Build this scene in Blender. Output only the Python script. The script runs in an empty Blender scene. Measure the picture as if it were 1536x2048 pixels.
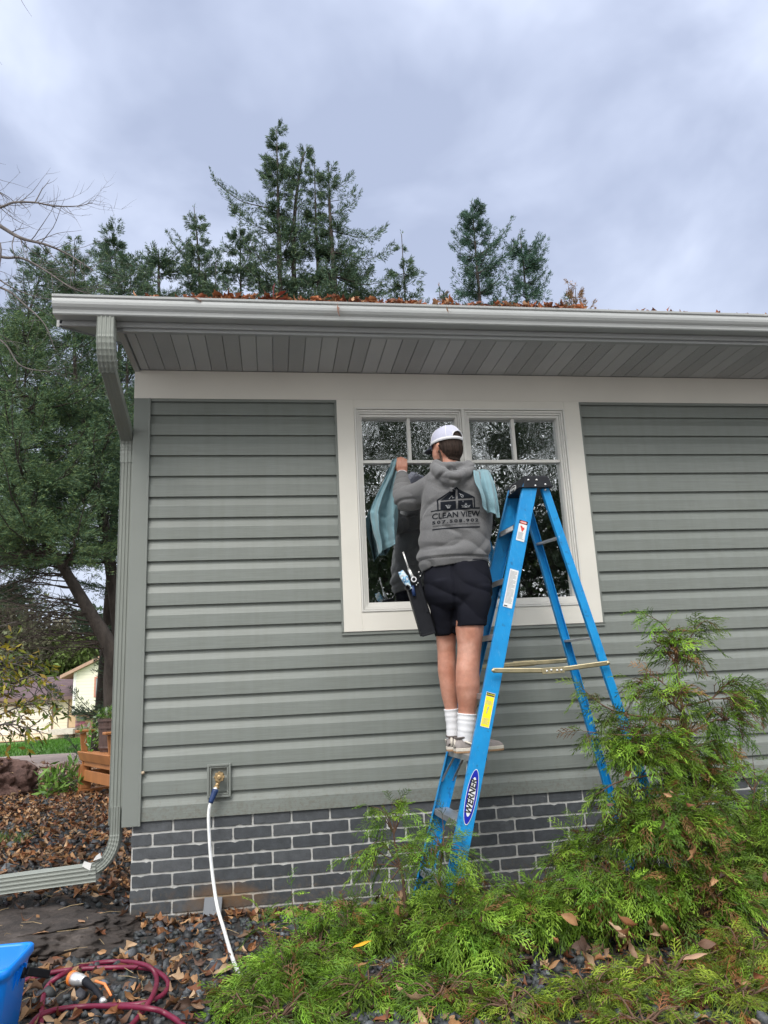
import bpy, bmesh, math, random
import numpy as np
from mathutils import Vector, Matrix, noise
from mathutils.bvhtree import BVHTree

S = bpy.context.scene
# ------------------------------------------------------------------ camera
F_PX, W_PX, H_PX = 1483.9, 1536, 2048
YAW, PITCH, ROLL = math.radians(8.706), math.radians(12.903), math.radians(-2.736)
CAM = np.array([0.0, -4.72, 1.25])
def _axes():
    cy, sy, cp, sp = math.cos(YAW), math.sin(YAW), math.cos(PITCH), math.sin(PITCH)
    f = np.array([sy*cp, cy*cp, sp]); r = np.array([cy, -sy, 0.0]); u = np.cross(r, f)
    c, s = math.cos(ROLL), math.sin(ROLL)
    return c*r+s*u, -s*r+c*u, f
CR, CU, CF = _axes()
cd = bpy.data.cameras.new('camera'); cam = bpy.data.objects.new('camera', cd)
S.collection.objects.link(cam)
cam.matrix_world = Matrix(((CR[0], CU[0], -CF[0], CAM[0]), (CR[1], CU[1], -CF[1], CAM[1]), (CR[2], CU[2], -CF[2], CAM[2]), (0, 0, 0, 1)))
cd.sensor_fit = 'VERTICAL'; cd.sensor_height = 24; cd.lens = F_PX/H_PX*24
cd.clip_start = 0.05; cd.clip_end = 2000
S.camera = cam
def at(px, py, Y):
    """point of the world plane Y=const measured from the photograph"""
    d = CF+CR*((px-W_PX/2)/F_PX)-CU*((py-H_PX/2)/F_PX)
    return CAM+d*((Y-CAM[1])/d[1])
# ------------------------------------------------------------------ world, sun, exposure
SUN_EL, SUN_AZ = math.radians(48), math.radians(205)     # azimuth clockwise from +Y
w = bpy.data.worlds.new('World'); S.world = w; w.use_nodes = True
nt = w.node_tree; nt.nodes.clear(); N = nt.nodes.new; LK = nt.links.new
def sky_world():
    out = N('ShaderNodeOutputWorld'); mixs = N('ShaderNodeMixShader')
    sky = N('ShaderNodeTexSky'); sky.sky_type = 'NISHITA'; sky.sun_disc = False
    sky.sun_elevation = SUN_EL; sky.sun_rotation = SUN_AZ; sky.dust_density = 3; sky.air_density = 1.5
    b1 = N('ShaderNodeBackground'); b1.inputs['Strength'].default_value = 0.1
    LK(sky.outputs[0], b1.inputs[0])
    tc = N('ShaderNodeTexCoord'); sep = N('ShaderNodeSeparateXYZ'); LK(tc.outputs['Generated'], sep.inputs[0])
    zz = N('ShaderNodeMath'); zz.operation = 'ADD'; zz.inputs[1].default_value = 0.22; LK(sep.outputs[2], zz.inputs[0])
    dx = N('ShaderNodeMath'); dx.operation = 'DIVIDE'; LK(sep.outputs[0], dx.inputs[0]); LK(zz.outputs[0], dx.inputs[1])
    dy = N('ShaderNodeMath'); dy.operation = 'DIVIDE'; LK(sep.outputs[1], dy.inputs[0]); LK(zz.outputs[0], dy.inputs[1])
    cb = N('ShaderNodeCombineXYZ'); LK(dx.outputs[0], cb.inputs[0]); LK(dy.outputs[0], cb.inputs[1])
    n1 = N('ShaderNodeTexNoise'); n1.inputs['Scale'].default_value = 3.0; n1.inputs['Detail'].default_value = 5
    n1.inputs['Roughness'].default_value = 0.5; n1.inputs['Distortion'].default_value = 0.25
    mp = N('ShaderNodeMapping'); mp.inputs['Location'].default_value = (1.3, .4, .2); mp.inputs['Scale'].default_value = (1, 1, 1.5); LK(tc.outputs['Generated'], mp.inputs[0]); LK(mp.outputs[0], n1.inputs['Vector'])
    cr = N('ShaderNodeValToRGB'); e = cr.color_ramp.elements
    e[0].position = 0.37; e[0].color = (0.355, 0.405, 0.545, 1)
    e[1].position = 0.64; e[1].color = (0.635, 0.695, 0.845, 1)
    m = e.new(0.5); m.color = (0.47, 0.525, 0.675, 1)
    LK(n1.outputs['Fac'], cr.inputs[0])
    # an overcast sky is brighter towards the zenith and, here, on the side of the sun (behind the camera)
    mr = N('ShaderNodeMapRange'); mr.interpolation_type = 'SMOOTHSTEP'
    mr.inputs['From Min'].default_value = 0.72; mr.inputs['From Max'].default_value = 1.0
    mr.inputs['To Min'].default_value = 1.0; mr.inputs['To Max'].default_value = 2.6; LK(sep.outputs[2], mr.inputs[0])
    m2 = N('ShaderNodeMapRange'); m2.interpolation_type = 'SMOOTHSTEP'
    m2.inputs['From Min'].default_value = 0.25; m2.inputs['From Max'].default_value = -0.6
    m2.inputs['To Min'].default_value = 1.0; m2.inputs['To Max'].default_value = 2.6; LK(sep.outputs[1], m2.inputs[0])
    mm = N('ShaderNodeMath'); mm.operation = 'MULTIPLY'; LK(mr.outputs[0], mm.inputs[0]); LK(m2.outputs[0], mm.inputs[1])
    # thinner, whiter cloud low over the horizon
    hz = N('ShaderNodeMapRange'); hz.inputs['From Min'].default_value = 0.0; hz.inputs['From Max'].default_value = 0.55
    hz.inputs['To Min'].default_value = 0.5; hz.inputs['To Max'].default_value = 0.0; LK(sep.outputs[2], hz.inputs[0])
    mx = N('ShaderNodeMix'); mx.data_type = 'RGBA'; LK(hz.outputs[0], mx.inputs['Factor'])
    LK(cr.outputs[0], [q for q in mx.inputs if q.name == 'A' and q.type == 'RGBA'][0]); [q for q in mx.inputs if q.name == 'B' and q.type == 'RGBA'][0].default_value = (0.60, 0.65, 0.76, 1)
    bf = N('ShaderNodeMapRange'); bf.inputs['From Min'].default_value = 1.0; bf.inputs['From Max'].default_value = 2.2; LK(mm.outputs[0], bf.inputs[0])
    mw = N('ShaderNodeMix'); mw.data_type = 'RGBA'; LK(bf.outputs[0], mw.inputs['Factor']); LK([q for q in mx.outputs if q.type == 'RGBA'][0], [q for q in mw.inputs if q.name == 'A' and q.type == 'RGBA'][0]); [q for q in mw.inputs if q.name == 'B' and q.type == 'RGBA'][0].default_value = (0.56, 0.57, 0.57, 1)
    b2 = N('ShaderNodeBackground'); LK([q for q in mw.outputs if q.type == 'RGBA'][0], b2.inputs[0]); LK(mm.outputs[0], b2.inputs[1])
    mixs.inputs[0].default_value = 0.9
    LK(b1.outputs[0], mixs.inputs[1]); LK(b2.outputs[0], mixs.inputs[2]); LK(mixs.outputs[0], out.inputs[0])
sky_world()
sl = bpy.data.lights.new('sun', 'SUN'); sl.energy = 1.5; sl.angle = math.radians(25); sl.color = (1.0, 0.96, 0.9)
sun = bpy.data.objects.new('sun', sl); S.collection.objects.link(sun)
sdir = Vector((math.sin(SUN_AZ)*math.cos(SUN_EL), math.cos(SUN_AZ)*math.cos(SUN_EL), math.sin(SUN_EL)))
sun.rotation_euler = sdir.to_track_quat('Z', 'Y').to_euler(); sun.location = (-3, -9, 9)
S.view_settings.view_transform = 'Standard'; S.view_settings.look = 'None'
S.view_settings.exposure = 0.56; S.view_settings.gamma = 1.0; S.view_settings.use_curve_mapping = False
S.cycles.max_bounces = 8; S.cycles.transparent_max_bounces = 12
S.cycles.use_denoising = True

# ------------------------------------------------------------------ helpers
RNG = np.random.default_rng(7); random.seed(7)
WLOC = {}
def tag(o, label=None, cat=None, group=None, kind=None):
    if label: o['label'] = label
    if cat: o['category'] = cat
    if group: o['group'] = group
    if kind: o['kind'] = kind
    return o
def thing(name, loc, label, cat, group=None):
    o = bpy.data.objects.new(name, None); o.empty_display_size = 0.1
    S.collection.objects.link(o); o.location = loc; WLOC[o.name] = np.array(loc, float)
    return tag(o, label, cat, group)
def mesh_data(name, V, F, smooth=False):
    """V (n,3); F list of tuples or an int array (m,k)"""
    me = bpy.data.meshes.new(name)
    if isinstance(F, np.ndarray):
        m, k = F.shape
        me.vertices.add(len(V)); me.vertices.foreach_set('co', np.asarray(V, np.float32).ravel())
        me.loops.add(m*k); me.loops.foreach_set('vertex_index', F.astype(np.int32).ravel())
        me.polygons.add(m); me.polygons.foreach_set('loop_start', (np.arange(m)*k).astype(np.int32))
        me.update(calc_edges=True)
    else:
        me.from_pydata([tuple(map(float, v)) for v in V], [], F)
    if smooth: me.polygons.foreach_set('use_smooth', np.ones(len(me.polygons), bool))
    me.update(); return me
def obj(name, V, F, mat, parent=None, smooth=False, bevel=0, segs=2, cols=None, ploc=None):
    V = np.asarray(V, float); lo, hi = V.min(0), V.max(0)
    org = (lo+hi)/2
    if parent is None: org[2] = lo[2]
    me = mesh_data(name, V-org, F, smooth)
    o = bpy.data.objects.new(name, me); S.collection.objects.link(o)
    for m in (mat if isinstance(mat, (list, tuple)) else [mat]): me.materials.append(m)
    if parent is not None:
        o.parent = parent; o.location = org-WLOC[parent.name]
    else: o.location = org
    WLOC[o.name] = org
    if cols is not None:
        ca = me.color_attributes.new('Col', 'FLOAT_COLOR', 'POINT')
        c4 = np.ones((len(V), 4), np.float32); c4[:, :3] = cols
        ca.data.foreach_set('color', c4.ravel())
    if bevel:
        b = o.modifiers.new('bevel', 'BEVEL'); b.width = bevel; b.segments = segs; b.limit_method = 'ANGLE'; b.angle_limit = math.radians(40)
    return o
class G:
    """collects shapes that become one mesh"""
    def __init__(s): s.V = []; s.F = []
    def add(s, V, F):
        o = len(s.V); s.V += [tuple(v) for v in V]; s.F += [tuple(i+o for i in f) for f in F]; return s
    def box(s, x0, x1, y0, y1, z0, z1):
        return s.add([(x0,y0,z0),(x1,y0,z0),(x1,y1,z0),(x0,y1,z0),(x0,y0,z1),(x1,y0,z1),(x1,y1,z1),(x0,y1,z1)],
                     [(0,3,2,1),(4,5,6,7),(0,1,5,4),(1,2,6,5),(2,3,7,6),(3,0,4,7)])
    def beam(s, a, b, w, d, side=(0,1,0)):
        """box from a to b; w along 'side', d across"""
        a, b = Vector(a), Vector(b); t = (b-a).normalized(); sd = Vector(side); sd = (sd-t*sd.dot(t)).normalized(); n = t.cross(sd)
        P = []
        for c in (a, b):
            for i, j in ((-1,-1),(1,-1),(1,1),(-1,1)): P.append(c+sd*(w/2*i)+n*(d/2*j))
        return s.add(P, [(0,3,2,1),(4,5,6,7),(0,1,5,4),(1,2,6,5),(2,3,7,6),(3,0,4,7)])
    def tube(s, pts, rad, n=8, cap=True, start_up=(0,0,1)):
        pts = [Vector(p) for p in pts]; rad = rad if hasattr(rad, '__len__') else [rad]*len(pts)
        prev = None; R = []
        for i, p in enumerate(pts):
            t = (pts[min(i+1, len(pts)-1)]-pts[max(i-1, 0)])
            t = t.normalized() if t.length > 1e-9 else Vector((0,0,1))
            if prev is None:
                a = Vector(start_up)
                if abs(a.dot(t)) > .95: a = Vector((1,0,0))
            else: a = prev
            a = (a-t*a.dot(t)).normalized(); prev = a; b = t.cross(a)
            R.append([p+(a*math.cos(2*math.pi*k/n)+b*math.sin(2*math.pi*k/n))*rad[i] for k in range(n)])
        V = [v for r in R for v in r]; F = []
        for i in range(len(pts)-1):
            for k in range(n):
                k2 = (k+1) % n; F.append((i*n+k, i*n+k2, (i+1)*n+k2, (i+1)*n+k))
        if cap: F.append(tuple(range(n-1, -1, -1))); F.append(tuple((len(pts)-1)*n+k for k in range(n)))
        return s.add(V, F)
    def sweep(s, prof, pts, up=(1,0,0), cap=True, scale=None):
        """prof: closed 2D polygon (u along 'up', v = t x up)"""
        pts = [Vector(p) for p in pts]; n = len(prof); V = []; F = []
        for i, p in enumerate(pts):
            t = (pts[min(i+1, len(pts)-1)]-pts[max(i-1, 0)]).normalized()
            a = Vector(up); a = (a-t*a.dot(t)).normalized(); b = t.cross(a); k = scale[i] if scale else 1
            V += [p+a*u*k+b*v*k for u, v in prof]
        for i in range(len(pts)-1):
            for k in range(n):
                k2 = (k+1) % n; F.append((i*n+k, i*n+k2, (i+1)*n+k2, (i+1)*n+k))
        if cap: F.append(tuple(range(n-1, -1, -1))); F.append(tuple((len(pts)-1)*n+k for k in range(n)))
        return s.add(V, F)
    def lathe(s, prof, c, n=24, axis='Z'):
        """prof: list of (r,h); around an axis through c"""
        V = []; F = []
        for r, h in prof:
            for k in range(n):
                a = 2*math.pi*k/n; x, y = r*math.cos(a), r*math.sin(a)
                V.append((c[0]+x, c[1]+y, c[2]+h) if axis == 'Z' else (c[0]+x, c[1]+h, c[2]+y) if axis == 'Y' else (c[0]+h, c[1]+x, c[2]+y))
        for i in range(len(prof)-1):
            for k in range(n):
                k2 = (k+1) % n; F.append((i*n+k, i*n+k2, (i+1)*n+k2, (i+1)*n+k))
        F.append(tuple(range(n-1, -1, -1))); F.append(tuple((len(prof)-1)*n+k for k in range(n)))
        return s.add(V, F)
    def extrude(s, prof, x0, x1):
        """closed profile of (y,z) run along X from x0 to x1"""
        n = len(prof); V = [(x0, y, z) for y, z in prof]+[(x1, y, z) for y, z in prof]
        F = [(k, (k+1) % n, n+(k+1) % n, n+k) for k in range(n)]+[tuple(range(n-1, -1, -1)), tuple(range(n, 2*n))]
        return s.add(V, F)
    def obj(s, name, mat, parent=None, **k): return obj(name, s.V, s.F, mat, parent, **k)

def nmat(name, build):
    m = bpy.data.materials.new(name); m.use_nodes = True; t = m.node_tree; t.nodes.clear()
    out = t.nodes.new('ShaderNodeOutputMaterial'); p = t.nodes.new('ShaderNodeBsdfPrincipled'); t.links.new(p.outputs[0], out.inputs[0])
    build(t, p, out); return m
def vec(t, coord='Object', scale=(1,1,1)):
    tc = t.nodes.new('ShaderNodeTexCoord'); mp = t.nodes.new('ShaderNodeMapping'); mp.inputs['Scale'].default_value = scale
    t.links.new(tc.outputs[coord], mp.inputs[0]); return mp.outputs[0]
def noi(t, v, scale, detail=4, rough=.55, dist=0):
    n = t.nodes.new('ShaderNodeTexNoise'); n.inputs['Scale'].default_value = scale; n.inputs['Detail'].default_value = detail
    n.inputs['Roughness'].default_value = rough; n.inputs['Distortion'].default_value = dist; t.links.new(v, n.inputs['Vector']); return n.outputs['Fac']
def ramp(t, f, stops):
    r = t.nodes.new('ShaderNodeValToRGB'); e = r.color_ramp.elements
    while len(e) < len(stops): e.new(.5)
    for i, (p, c) in enumerate(stops): e[i].position = p; e[i].color = (*c, 1)
    t.links.new(f, r.inputs[0]); return r.outputs[0]
def bump(t, p, h, strength=.3, dist=.002):
    b = t.nodes.new('ShaderNodeBump'); b.inputs['Strength'].default_value = strength; b.inputs['Distance'].default_value = dist
    t.links.new(h, b.inputs['Height']); t.links.new(b.outputs[0], p.inputs['Normal']); return b
def mixc(t, f, a, b, mode='MIX'):
    m = t.nodes.new('ShaderNodeMix'); m.data_type = 'RGBA'; m.blend_type = mode
    for k, x in (('Factor', f), ('A', a), ('B', b)):
        s_ = m.inputs[k] if k == 'Factor' else [q for q in m.inputs if q.name == k and q.type == 'RGBA'][0]
        if hasattr(x, 'is_linked') or isinstance(x, bpy.types.NodeSocket): t.links.new(x, s_)
        else: s_.default_value = x if k == 'Factor' else (*x, 1)
    return [q for q in m.outputs if q.type == 'RGBA'][0]
def simple(name, col, rough=.6, metal=0, var=.12, vs=8, bs=0, bscale=60, bdist=.001, spec=.5, coat=0, stretch=(1,1,1)):
    """coloured surface with soft mottling and a fine bump"""
    def b(t, p, out):
        v = vec(t, 'Object', stretch); f = noi(t, v, vs, 5)
        c = ramp(t, f, [(.3, tuple(x*(1-var) for x in col)), (.7, tuple(min(1, x*(1+var)) for x in col))])
        t.links.new(c, p.inputs['Base Color']); p.inputs['Roughness'].default_value = rough; p.inputs['Metallic'].default_value = metal
        p.inputs['Specular IOR Level'].default_value = spec; p.inputs['Coat Weight'].default_value = coat
        if bs: bump(t, p, noi(t, v, bscale, 3), bs, bdist)
    return nmat(name, b)
def attr_mat(name, rough=.55, trans=.0, var=.25, vs=3, spec=.3):
    """colour comes from each leaf's own colour attribute"""
    def b(t, p, out):
        a = t.nodes.new('ShaderNodeAttribute'); a.attribute_name = 'Col'
        f = noi(t, vec(t), vs, 2); c = mixc(t, 1.0, a.outputs['Color'], ramp(t, f, [(.3, (1-var,)*3), (.7, (1.0,)*3)]), 'MULTIPLY')
        t.links.new(c, p.inputs['Base Color']); p.inputs['Roughness'].default_value = rough; p.inputs['Specular IOR Level'].default_value = spec
        if trans:
            tr = t.nodes.new('ShaderNodeBsdfTranslucent'); t.links.new(c, tr.inputs[0]); mx = t.nodes.new('ShaderNodeMixShader')
            mx.inputs[0].default_value = trans; t.links.new(p.outputs[0], mx.inputs[1]); t.links.new(tr.outputs[0], mx.inputs[2]); t.links.new(mx.outputs[0], out.inputs[0])
    return nmat(name, b)
def gz(x, y):
    """height of the ground"""
    x = np.asarray(x, float); y = np.asarray(y, float)
    sx = np.clip((-.85-x)/.35, 0, 1); sx = sx*sx*(3-2*sx); sy = np.clip((y+.35)/.6, 0, 1); sy = sy*sy*(3-2*sy)
    z = .13*sx*sy*np.clip(1-(y-6)/4, 0, 1)+np.where(y > 6, .13*sx*sy*(1-np.clip(1-(y-6)/4, 0, 1)), 0)
    d = np.clip(y-6, 0, 41); z = z-d*.0345
    z = z+.012*np.sin(x*5.1+y*3.3)*np.sin(y*4.7-x*2.1)*np.clip((6-y)/3, 0, 1)
    return z
def text2d(s, size=1.0, bold=0, shear=0, space=1.0, ax='CENTER', extr=0):
    cu = bpy.data.curves.new('txt', 'FONT'); cu.body = s; cu.size = size; cu.offset = bold; cu.shear = shear
    cu.space_character = space; cu.align_x = ax; cu.align_y = 'CENTER'; cu.resolution_u = 3; cu.extrude = extr
    o = bpy.data.objects.new('txt', cu); S.collection.objects.link(o)
    dg = bpy.context.evaluated_depsgraph_get(); dg.update(); me = bpy.data.meshes.new_from_object(o.evaluated_get(dg))
    V = np.array([v.co[:] for v in me.vertices]); F = [tuple(p.vertices) for p in me.polygons]
    bpy.data.objects.remove(o); bpy.data.curves.remove(cu); bpy.data.meshes.remove(me); return V, F
def place2d(V, org, u, v):
    V = np.asarray(V); return np.asarray(org)+np.outer(V[:, 0], u)+np.outer(V[:, 1], v)

# ------------------------------------------------------------------ materials
def splash(t, c, z0, z1, col, k):
    """soil splashed up from the bed: specks that thin out with height"""
    g_ = t.nodes.new('ShaderNodeNewGeometry'); s = t.nodes.new('ShaderNodeSeparateXYZ'); t.links.new(g_.outputs['Position'], s.inputs[0])
    m = t.nodes.new('ShaderNodeMapRange'); m.inputs['From Min'].default_value = z1; m.inputs['From Max'].default_value = z0; t.links.new(s.outputs[2], m.inputs[0])
    a = t.nodes.new('ShaderNodeMath'); a.operation = 'MULTIPLY_ADD'; t.links.new(m.outputs[0], a.inputs[0]); a.inputs[1].default_value = .22; t.links.new(noi(t, g_.outputs['Position'], 46, 6, .75), a.inputs[2])
    return mixc(t, ramp(t, a.outputs[0], [(.66, (0,)*3), (.82, (k,)*3)]), c, col)
def _siding(t, p, out):
    v = vec(t, 'Object', (1.2, 1, 38)); g = noi(t, v, 4, 5, .6, .6)
    big = noi(t, vec(t, 'Object', (.6, 1, 1)), 1.3, 3)
    c = ramp(t, big, [(.3, (.178, .197, .184)), (.7, (.203, .222, .208))])
    c = mixc(t, 1.0, c, ramp(t, g, [(.3, (.88,)*3), (.7, (1.06,)*3)]), 'MULTIPLY')
    dirt = noi(t, vec(t, 'Object', (9, 1, .5)), 2.2, 4)
    c = mixc(t, 1.0, c, ramp(t, dirt, [(.35, (.95, .945, .93)), (.6, (1, 1, 1))]), 'MULTIPLY')
    c = splash(t, c, .534, .80, (.13, .115, .09), .5)
    t.links.new(c, p.inputs['Base Color']); p.inputs['Roughness'].default_value = .48; bump(t, p, g, .35, .0016)
M = {}
M['siding'] = nmat('siding vinyl', _siding)
M['green_trim'] = simple('green grey trim', (.190, .206, .192), .5, var=.04, vs=3, bs=.1, bscale=150)
M['white_trim'] = simple('off white trim', (.70, .675, .62), .5, var=.04, vs=2.5, bs=.12, bscale=90)
M['frieze'] = simple('frieze board', (.68, .65, .60), .55, var=.05, vs=1.5, bs=.12, bscale=60)
M['frame'] = simple('window frame', (.66, .65, .62), .4, var=.03, vs=3)
M['gutter'] = simple('gutter aluminium', (.44, .455, .46), .28, metal=.0, var=.05, vs=2, bs=.08, bscale=20, bdist=.002, spec=.6)
M['fascia'] = simple('fascia metal', (.36, .37, .38), .4, var=.04, vs=2, bs=.1, bscale=6, bdist=.004)
M['down'] = simple('downspout metal', (.215, .232, .212), .42, var=.05, vs=4, bs=.1, bscale=14, bdist=.002)
def _soffit(t, p, out):
    tc = t.nodes.new('ShaderNodeNewGeometry'); sp = t.nodes.new('ShaderNodeSeparateXYZ'); t.links.new(tc.outputs['Position'], sp.inputs[0])
    def M_(op, a, b=None):
        n = t.nodes.new('ShaderNodeMath'); n.operation = op
        for i, x in enumerate((a, b)):
            if x is None: continue
            if isinstance(x, (int, float)): n.inputs[i].default_value = x
            else: t.links.new(x, n.inputs[i])
        return n.outputs[0]
    # vent strips: the two middle strips of every four; the holes themselves are dots 9 mm apart
    ox = M_('ADD', sp.outputs[0], 40.0-1.51); ph = M_('MODULO', ox, .4); vent = M_('MULTIPLY', M_('GREATER_THAN', ph, .1), M_('LESS_THAN', ph, .3))
    s1 = M_('SINE', M_('MULTIPLY', sp.outputs[0], 2*math.pi/.0105)); s2 = M_('SINE', M_('MULTIPLY', sp.outputs[1], 2*math.pi/.0105))
    dot = M_('GREATER_THAN', M_('MULTIPLY', s1, s2), .52); hole = M_('MULTIPLY', vent, dot)
    f = noi(t, vec(t), 3, 3); c = ramp(t, f, [(.3, (.46, .465, .48)), (.7, (.51, .515, .525))])
    c = mixc(t, hole, c, (.04, .04, .045)); t.links.new(c, p.inputs['Base Color']); p.inputs['Roughness'].default_value = .5
M['soffit'] = nmat('soffit panels', _soffit)
def _brick(t, p, out):
    g = t.nodes.new('ShaderNodeNewGeometry'); f = noi(t, vec(t), 22, 6, .65); f2 = noi(t, vec(t), 130, 3)
    c = ramp(t, g.outputs['Random Per Island'], [(0, (.044, .050, .058)), (.5, (.058, .064, .073)), (1, (.08, .086, .095))])
    c = mixc(t, 1.0, c, ramp(t, f, [(.3, (.72,)*3), (.7, (1.25,)*3)]), 'MULTIPLY')
    sc = noi(t, vec(t, 'Object', (1, 1, 5)), 9, 5, .6, 1.0); c = mixc(t, ramp(t, sc, [(.69, (0,)*3), (.74, (.5,)*3)]), c, (.3, .3, .31))
    r = rust(t); c = mixc(t, r, c, (.16, .085, .035)); c = splash(t, c, .0, .34, (.11, .09, .07), .8)
    t.links.new(c, p.inputs['Base Color']); p.inputs['Roughness'].default_value = .62; bump(t, p, f2, .5, .002)
def rust(t):
    """rust stain spreading on the wall under the tap"""
    tc = t.nodes.new('ShaderNodeNewGeometry'); mp = t.nodes.new('ShaderNodeMapping'); t.links.new(tc.outputs['Position'], mp.inputs[0])
    mp.inputs['Location'].default_value = (.3*1.9, 0, -.09*5.5); mp.inputs['Scale'].default_value = (1.9, 0, 5.5)
    l = t.nodes.new('ShaderNodeVectorMath'); l.operation = 'LENGTH'; t.links.new(mp.outputs[0], l.inputs[0])
    n = noi(t, vec(t), 9, 4); a = t.nodes.new('ShaderNodeMath'); a.operation = 'MULTIPLY_ADD'; t.links.new(n, a.inputs[0]); a.inputs[1].default_value = .9; t.links.new(l.outputs['Value'], a.inputs[2])
    return ramp(t, a.outputs[0], [(.55, (.75,)*3), (1.25, (0,)*3)])
M['brick'] = nmat('dark painted brick', _brick)
def _mortar(t, p, out):
    c = ramp(t, noi(t, vec(t), 14, 5), [(.3, (.42, .42, .41)), (.7, (.56, .56, .55))]); c = mixc(t, rust(t), c, (.42, .27, .12)); c = splash(t, c, .0, .3, (.2, .17, .13), .8)
    t.links.new(c, p.inputs['Base Color']); p.inputs['Roughness'].default_value = .85; bump(t, p, noi(t, vec(t), 90, 4), .6, .003)
M['mortar'] = nmat('mortar', _mortar)
def _glass(t, p, out):
    v = vec(t, 'Object', (1, 1, 1)); n = noi(t, vec(t, 'Object', (1.0, 1, .8)), 8, 3, .55, .8); n2 = noi(t, v, 1.6, 2)
    hn = t.nodes.new('ShaderNodeMath'); hn.operation = 'MULTIPLY_ADD'; t.links.new(n, hn.inputs[0]); hn.inputs[1].default_value = .6; t.links.new(n2, hn.inputs[2])
    b = t.nodes.new('ShaderNodeBump'); b.inputs['Strength'].default_value = .5; b.inputs['Distance'].default_value = .0065; ps = t.nodes.new('ShaderNodeNewGeometry'); sz = t.nodes.new('ShaderNodeSeparateXYZ'); t.links.new(ps.outputs['Position'], sz.inputs[0]); mz = t.nodes.new('ShaderNodeMapRange'); mz.inputs['From Min'].default_value = 2.35; mz.inputs['From Max'].default_value = 2.75; mz.inputs['To Min'].default_value = .16; mz.inputs['To Max'].default_value = 1; t.links.new(sz.outputs[2], mz.inputs[0]); hm = t.nodes.new('ShaderNodeMath'); hm.operation = 'MULTIPLY'; t.links.new(hn.outputs[0], hm.inputs[0]); t.links.new(mz.outputs[0], hm.inputs[1]); t.links.new(hm.outputs[0], b.inputs['Height'])
    gl = t.nodes.new('ShaderNodeBsdfGlossy'); gl.inputs['Roughness'].default_value = .012; gl.inputs[0].default_value = (.92, .95, .98, 1); t.links.new(b.outputs[0], gl.inputs['Normal'])
    tr = t.nodes.new('ShaderNodeBsdfTransparent'); tr.inputs[0].default_value = (.66, .68, .66, 1)
    mx = t.nodes.new('ShaderNodeMixShader'); mx.inputs[0].default_value = .55
    t.links.new(tr.outputs[0], mx.inputs[1]); t.links.new(gl.outputs[0], mx.inputs[2]); t.links.new(mx.outputs[0], out.inputs[0])
M['glass'] = nmat('window glass', _glass)
M['room'] = simple('dim room wall', (.16, .15, .13), .9)
M['curtain'] = simple('pale curtain', (.5, .49, .46), .9, var=.1, vs=20)
M['shingle'] = simple('roof shingles', (.075, .07, .068), .95, var=.4, vs=30, bs=.6, bscale=60, bdist=.004)
M['roof_far'] = simple('purple brown shingles', (.105, .07, .078), .95, var=.25, vs=3, bs=.5, bscale=12, bdist=.03)
M['brass'] = simple('weathered brass', (.42, .3, .16), .45, metal=.7, var=.35, vs=60, bs=.5, bscale=200)
def _blue(t, p, out):
    v = vec(t, 'Object'); f = noi(t, v, 7, 6, .65); sc = noi(t, vec(t, 'Object', (3, 3, .6)), 30, 5, .7)
    c = ramp(t, f, [(.3, (.002, .20, .50)), (.7, (.004, .27, .62))]); c = mixc(t, ramp(t, sc, [(.57, (0,)*3), (.70, (.55,)*3)]), c, (.11, .34, .58))
    d = noi(t, v, 25, 4); c = mixc(t, ramp(t, d, [(.62, (0,)*3), (.70, (.6,)*3)]), c, (.02, .10, .22))
    t.links.new(c, p.inputs['Base Color']); p.inputs['Roughness'].default_value = .42; bump(t, p, sc, .2, .001)
M['blue'] = nmat('blue fibreglass', _blue)
M['alu'] = simple('worn aluminium', (.42, .43, .44), .45, metal=.75, var=.25, vs=25, bs=.2, bscale=120, stretch=(1, .2, 1))
M['black_plastic'] = simple('black plastic', (.012, .013, .017), .5, var=.2, vs=30, spec=.2, bs=.3, bscale=250)
M['zinc'] = simple('yellow zinc steel', (.55, .47, .3), .35, metal=.85, var=.2, vs=12)
M['rivet'] = simple('rivet steel', (.75, .75, .75), .25, metal=.6, var=.05)
M['label_white'] = simple('label white', (.68, .69, .7), .4, var=.04, vs=20)
M['label_grey'] = simple('label print grey', (.33, .34, .36), .5, var=.1, vs=60)
M['label_red'] = simple('label red', (.6, .06, .04), .4, var=.1)
M['label_black'] = simple('label black', (.015, .016, .02), .4)
M['label_yellow'] = simple('label yellow', (.85, .72, .02), .4, var=.04)
M['logo_blue'] = simple('logo blue', (.006, .015, .36), .4)

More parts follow.
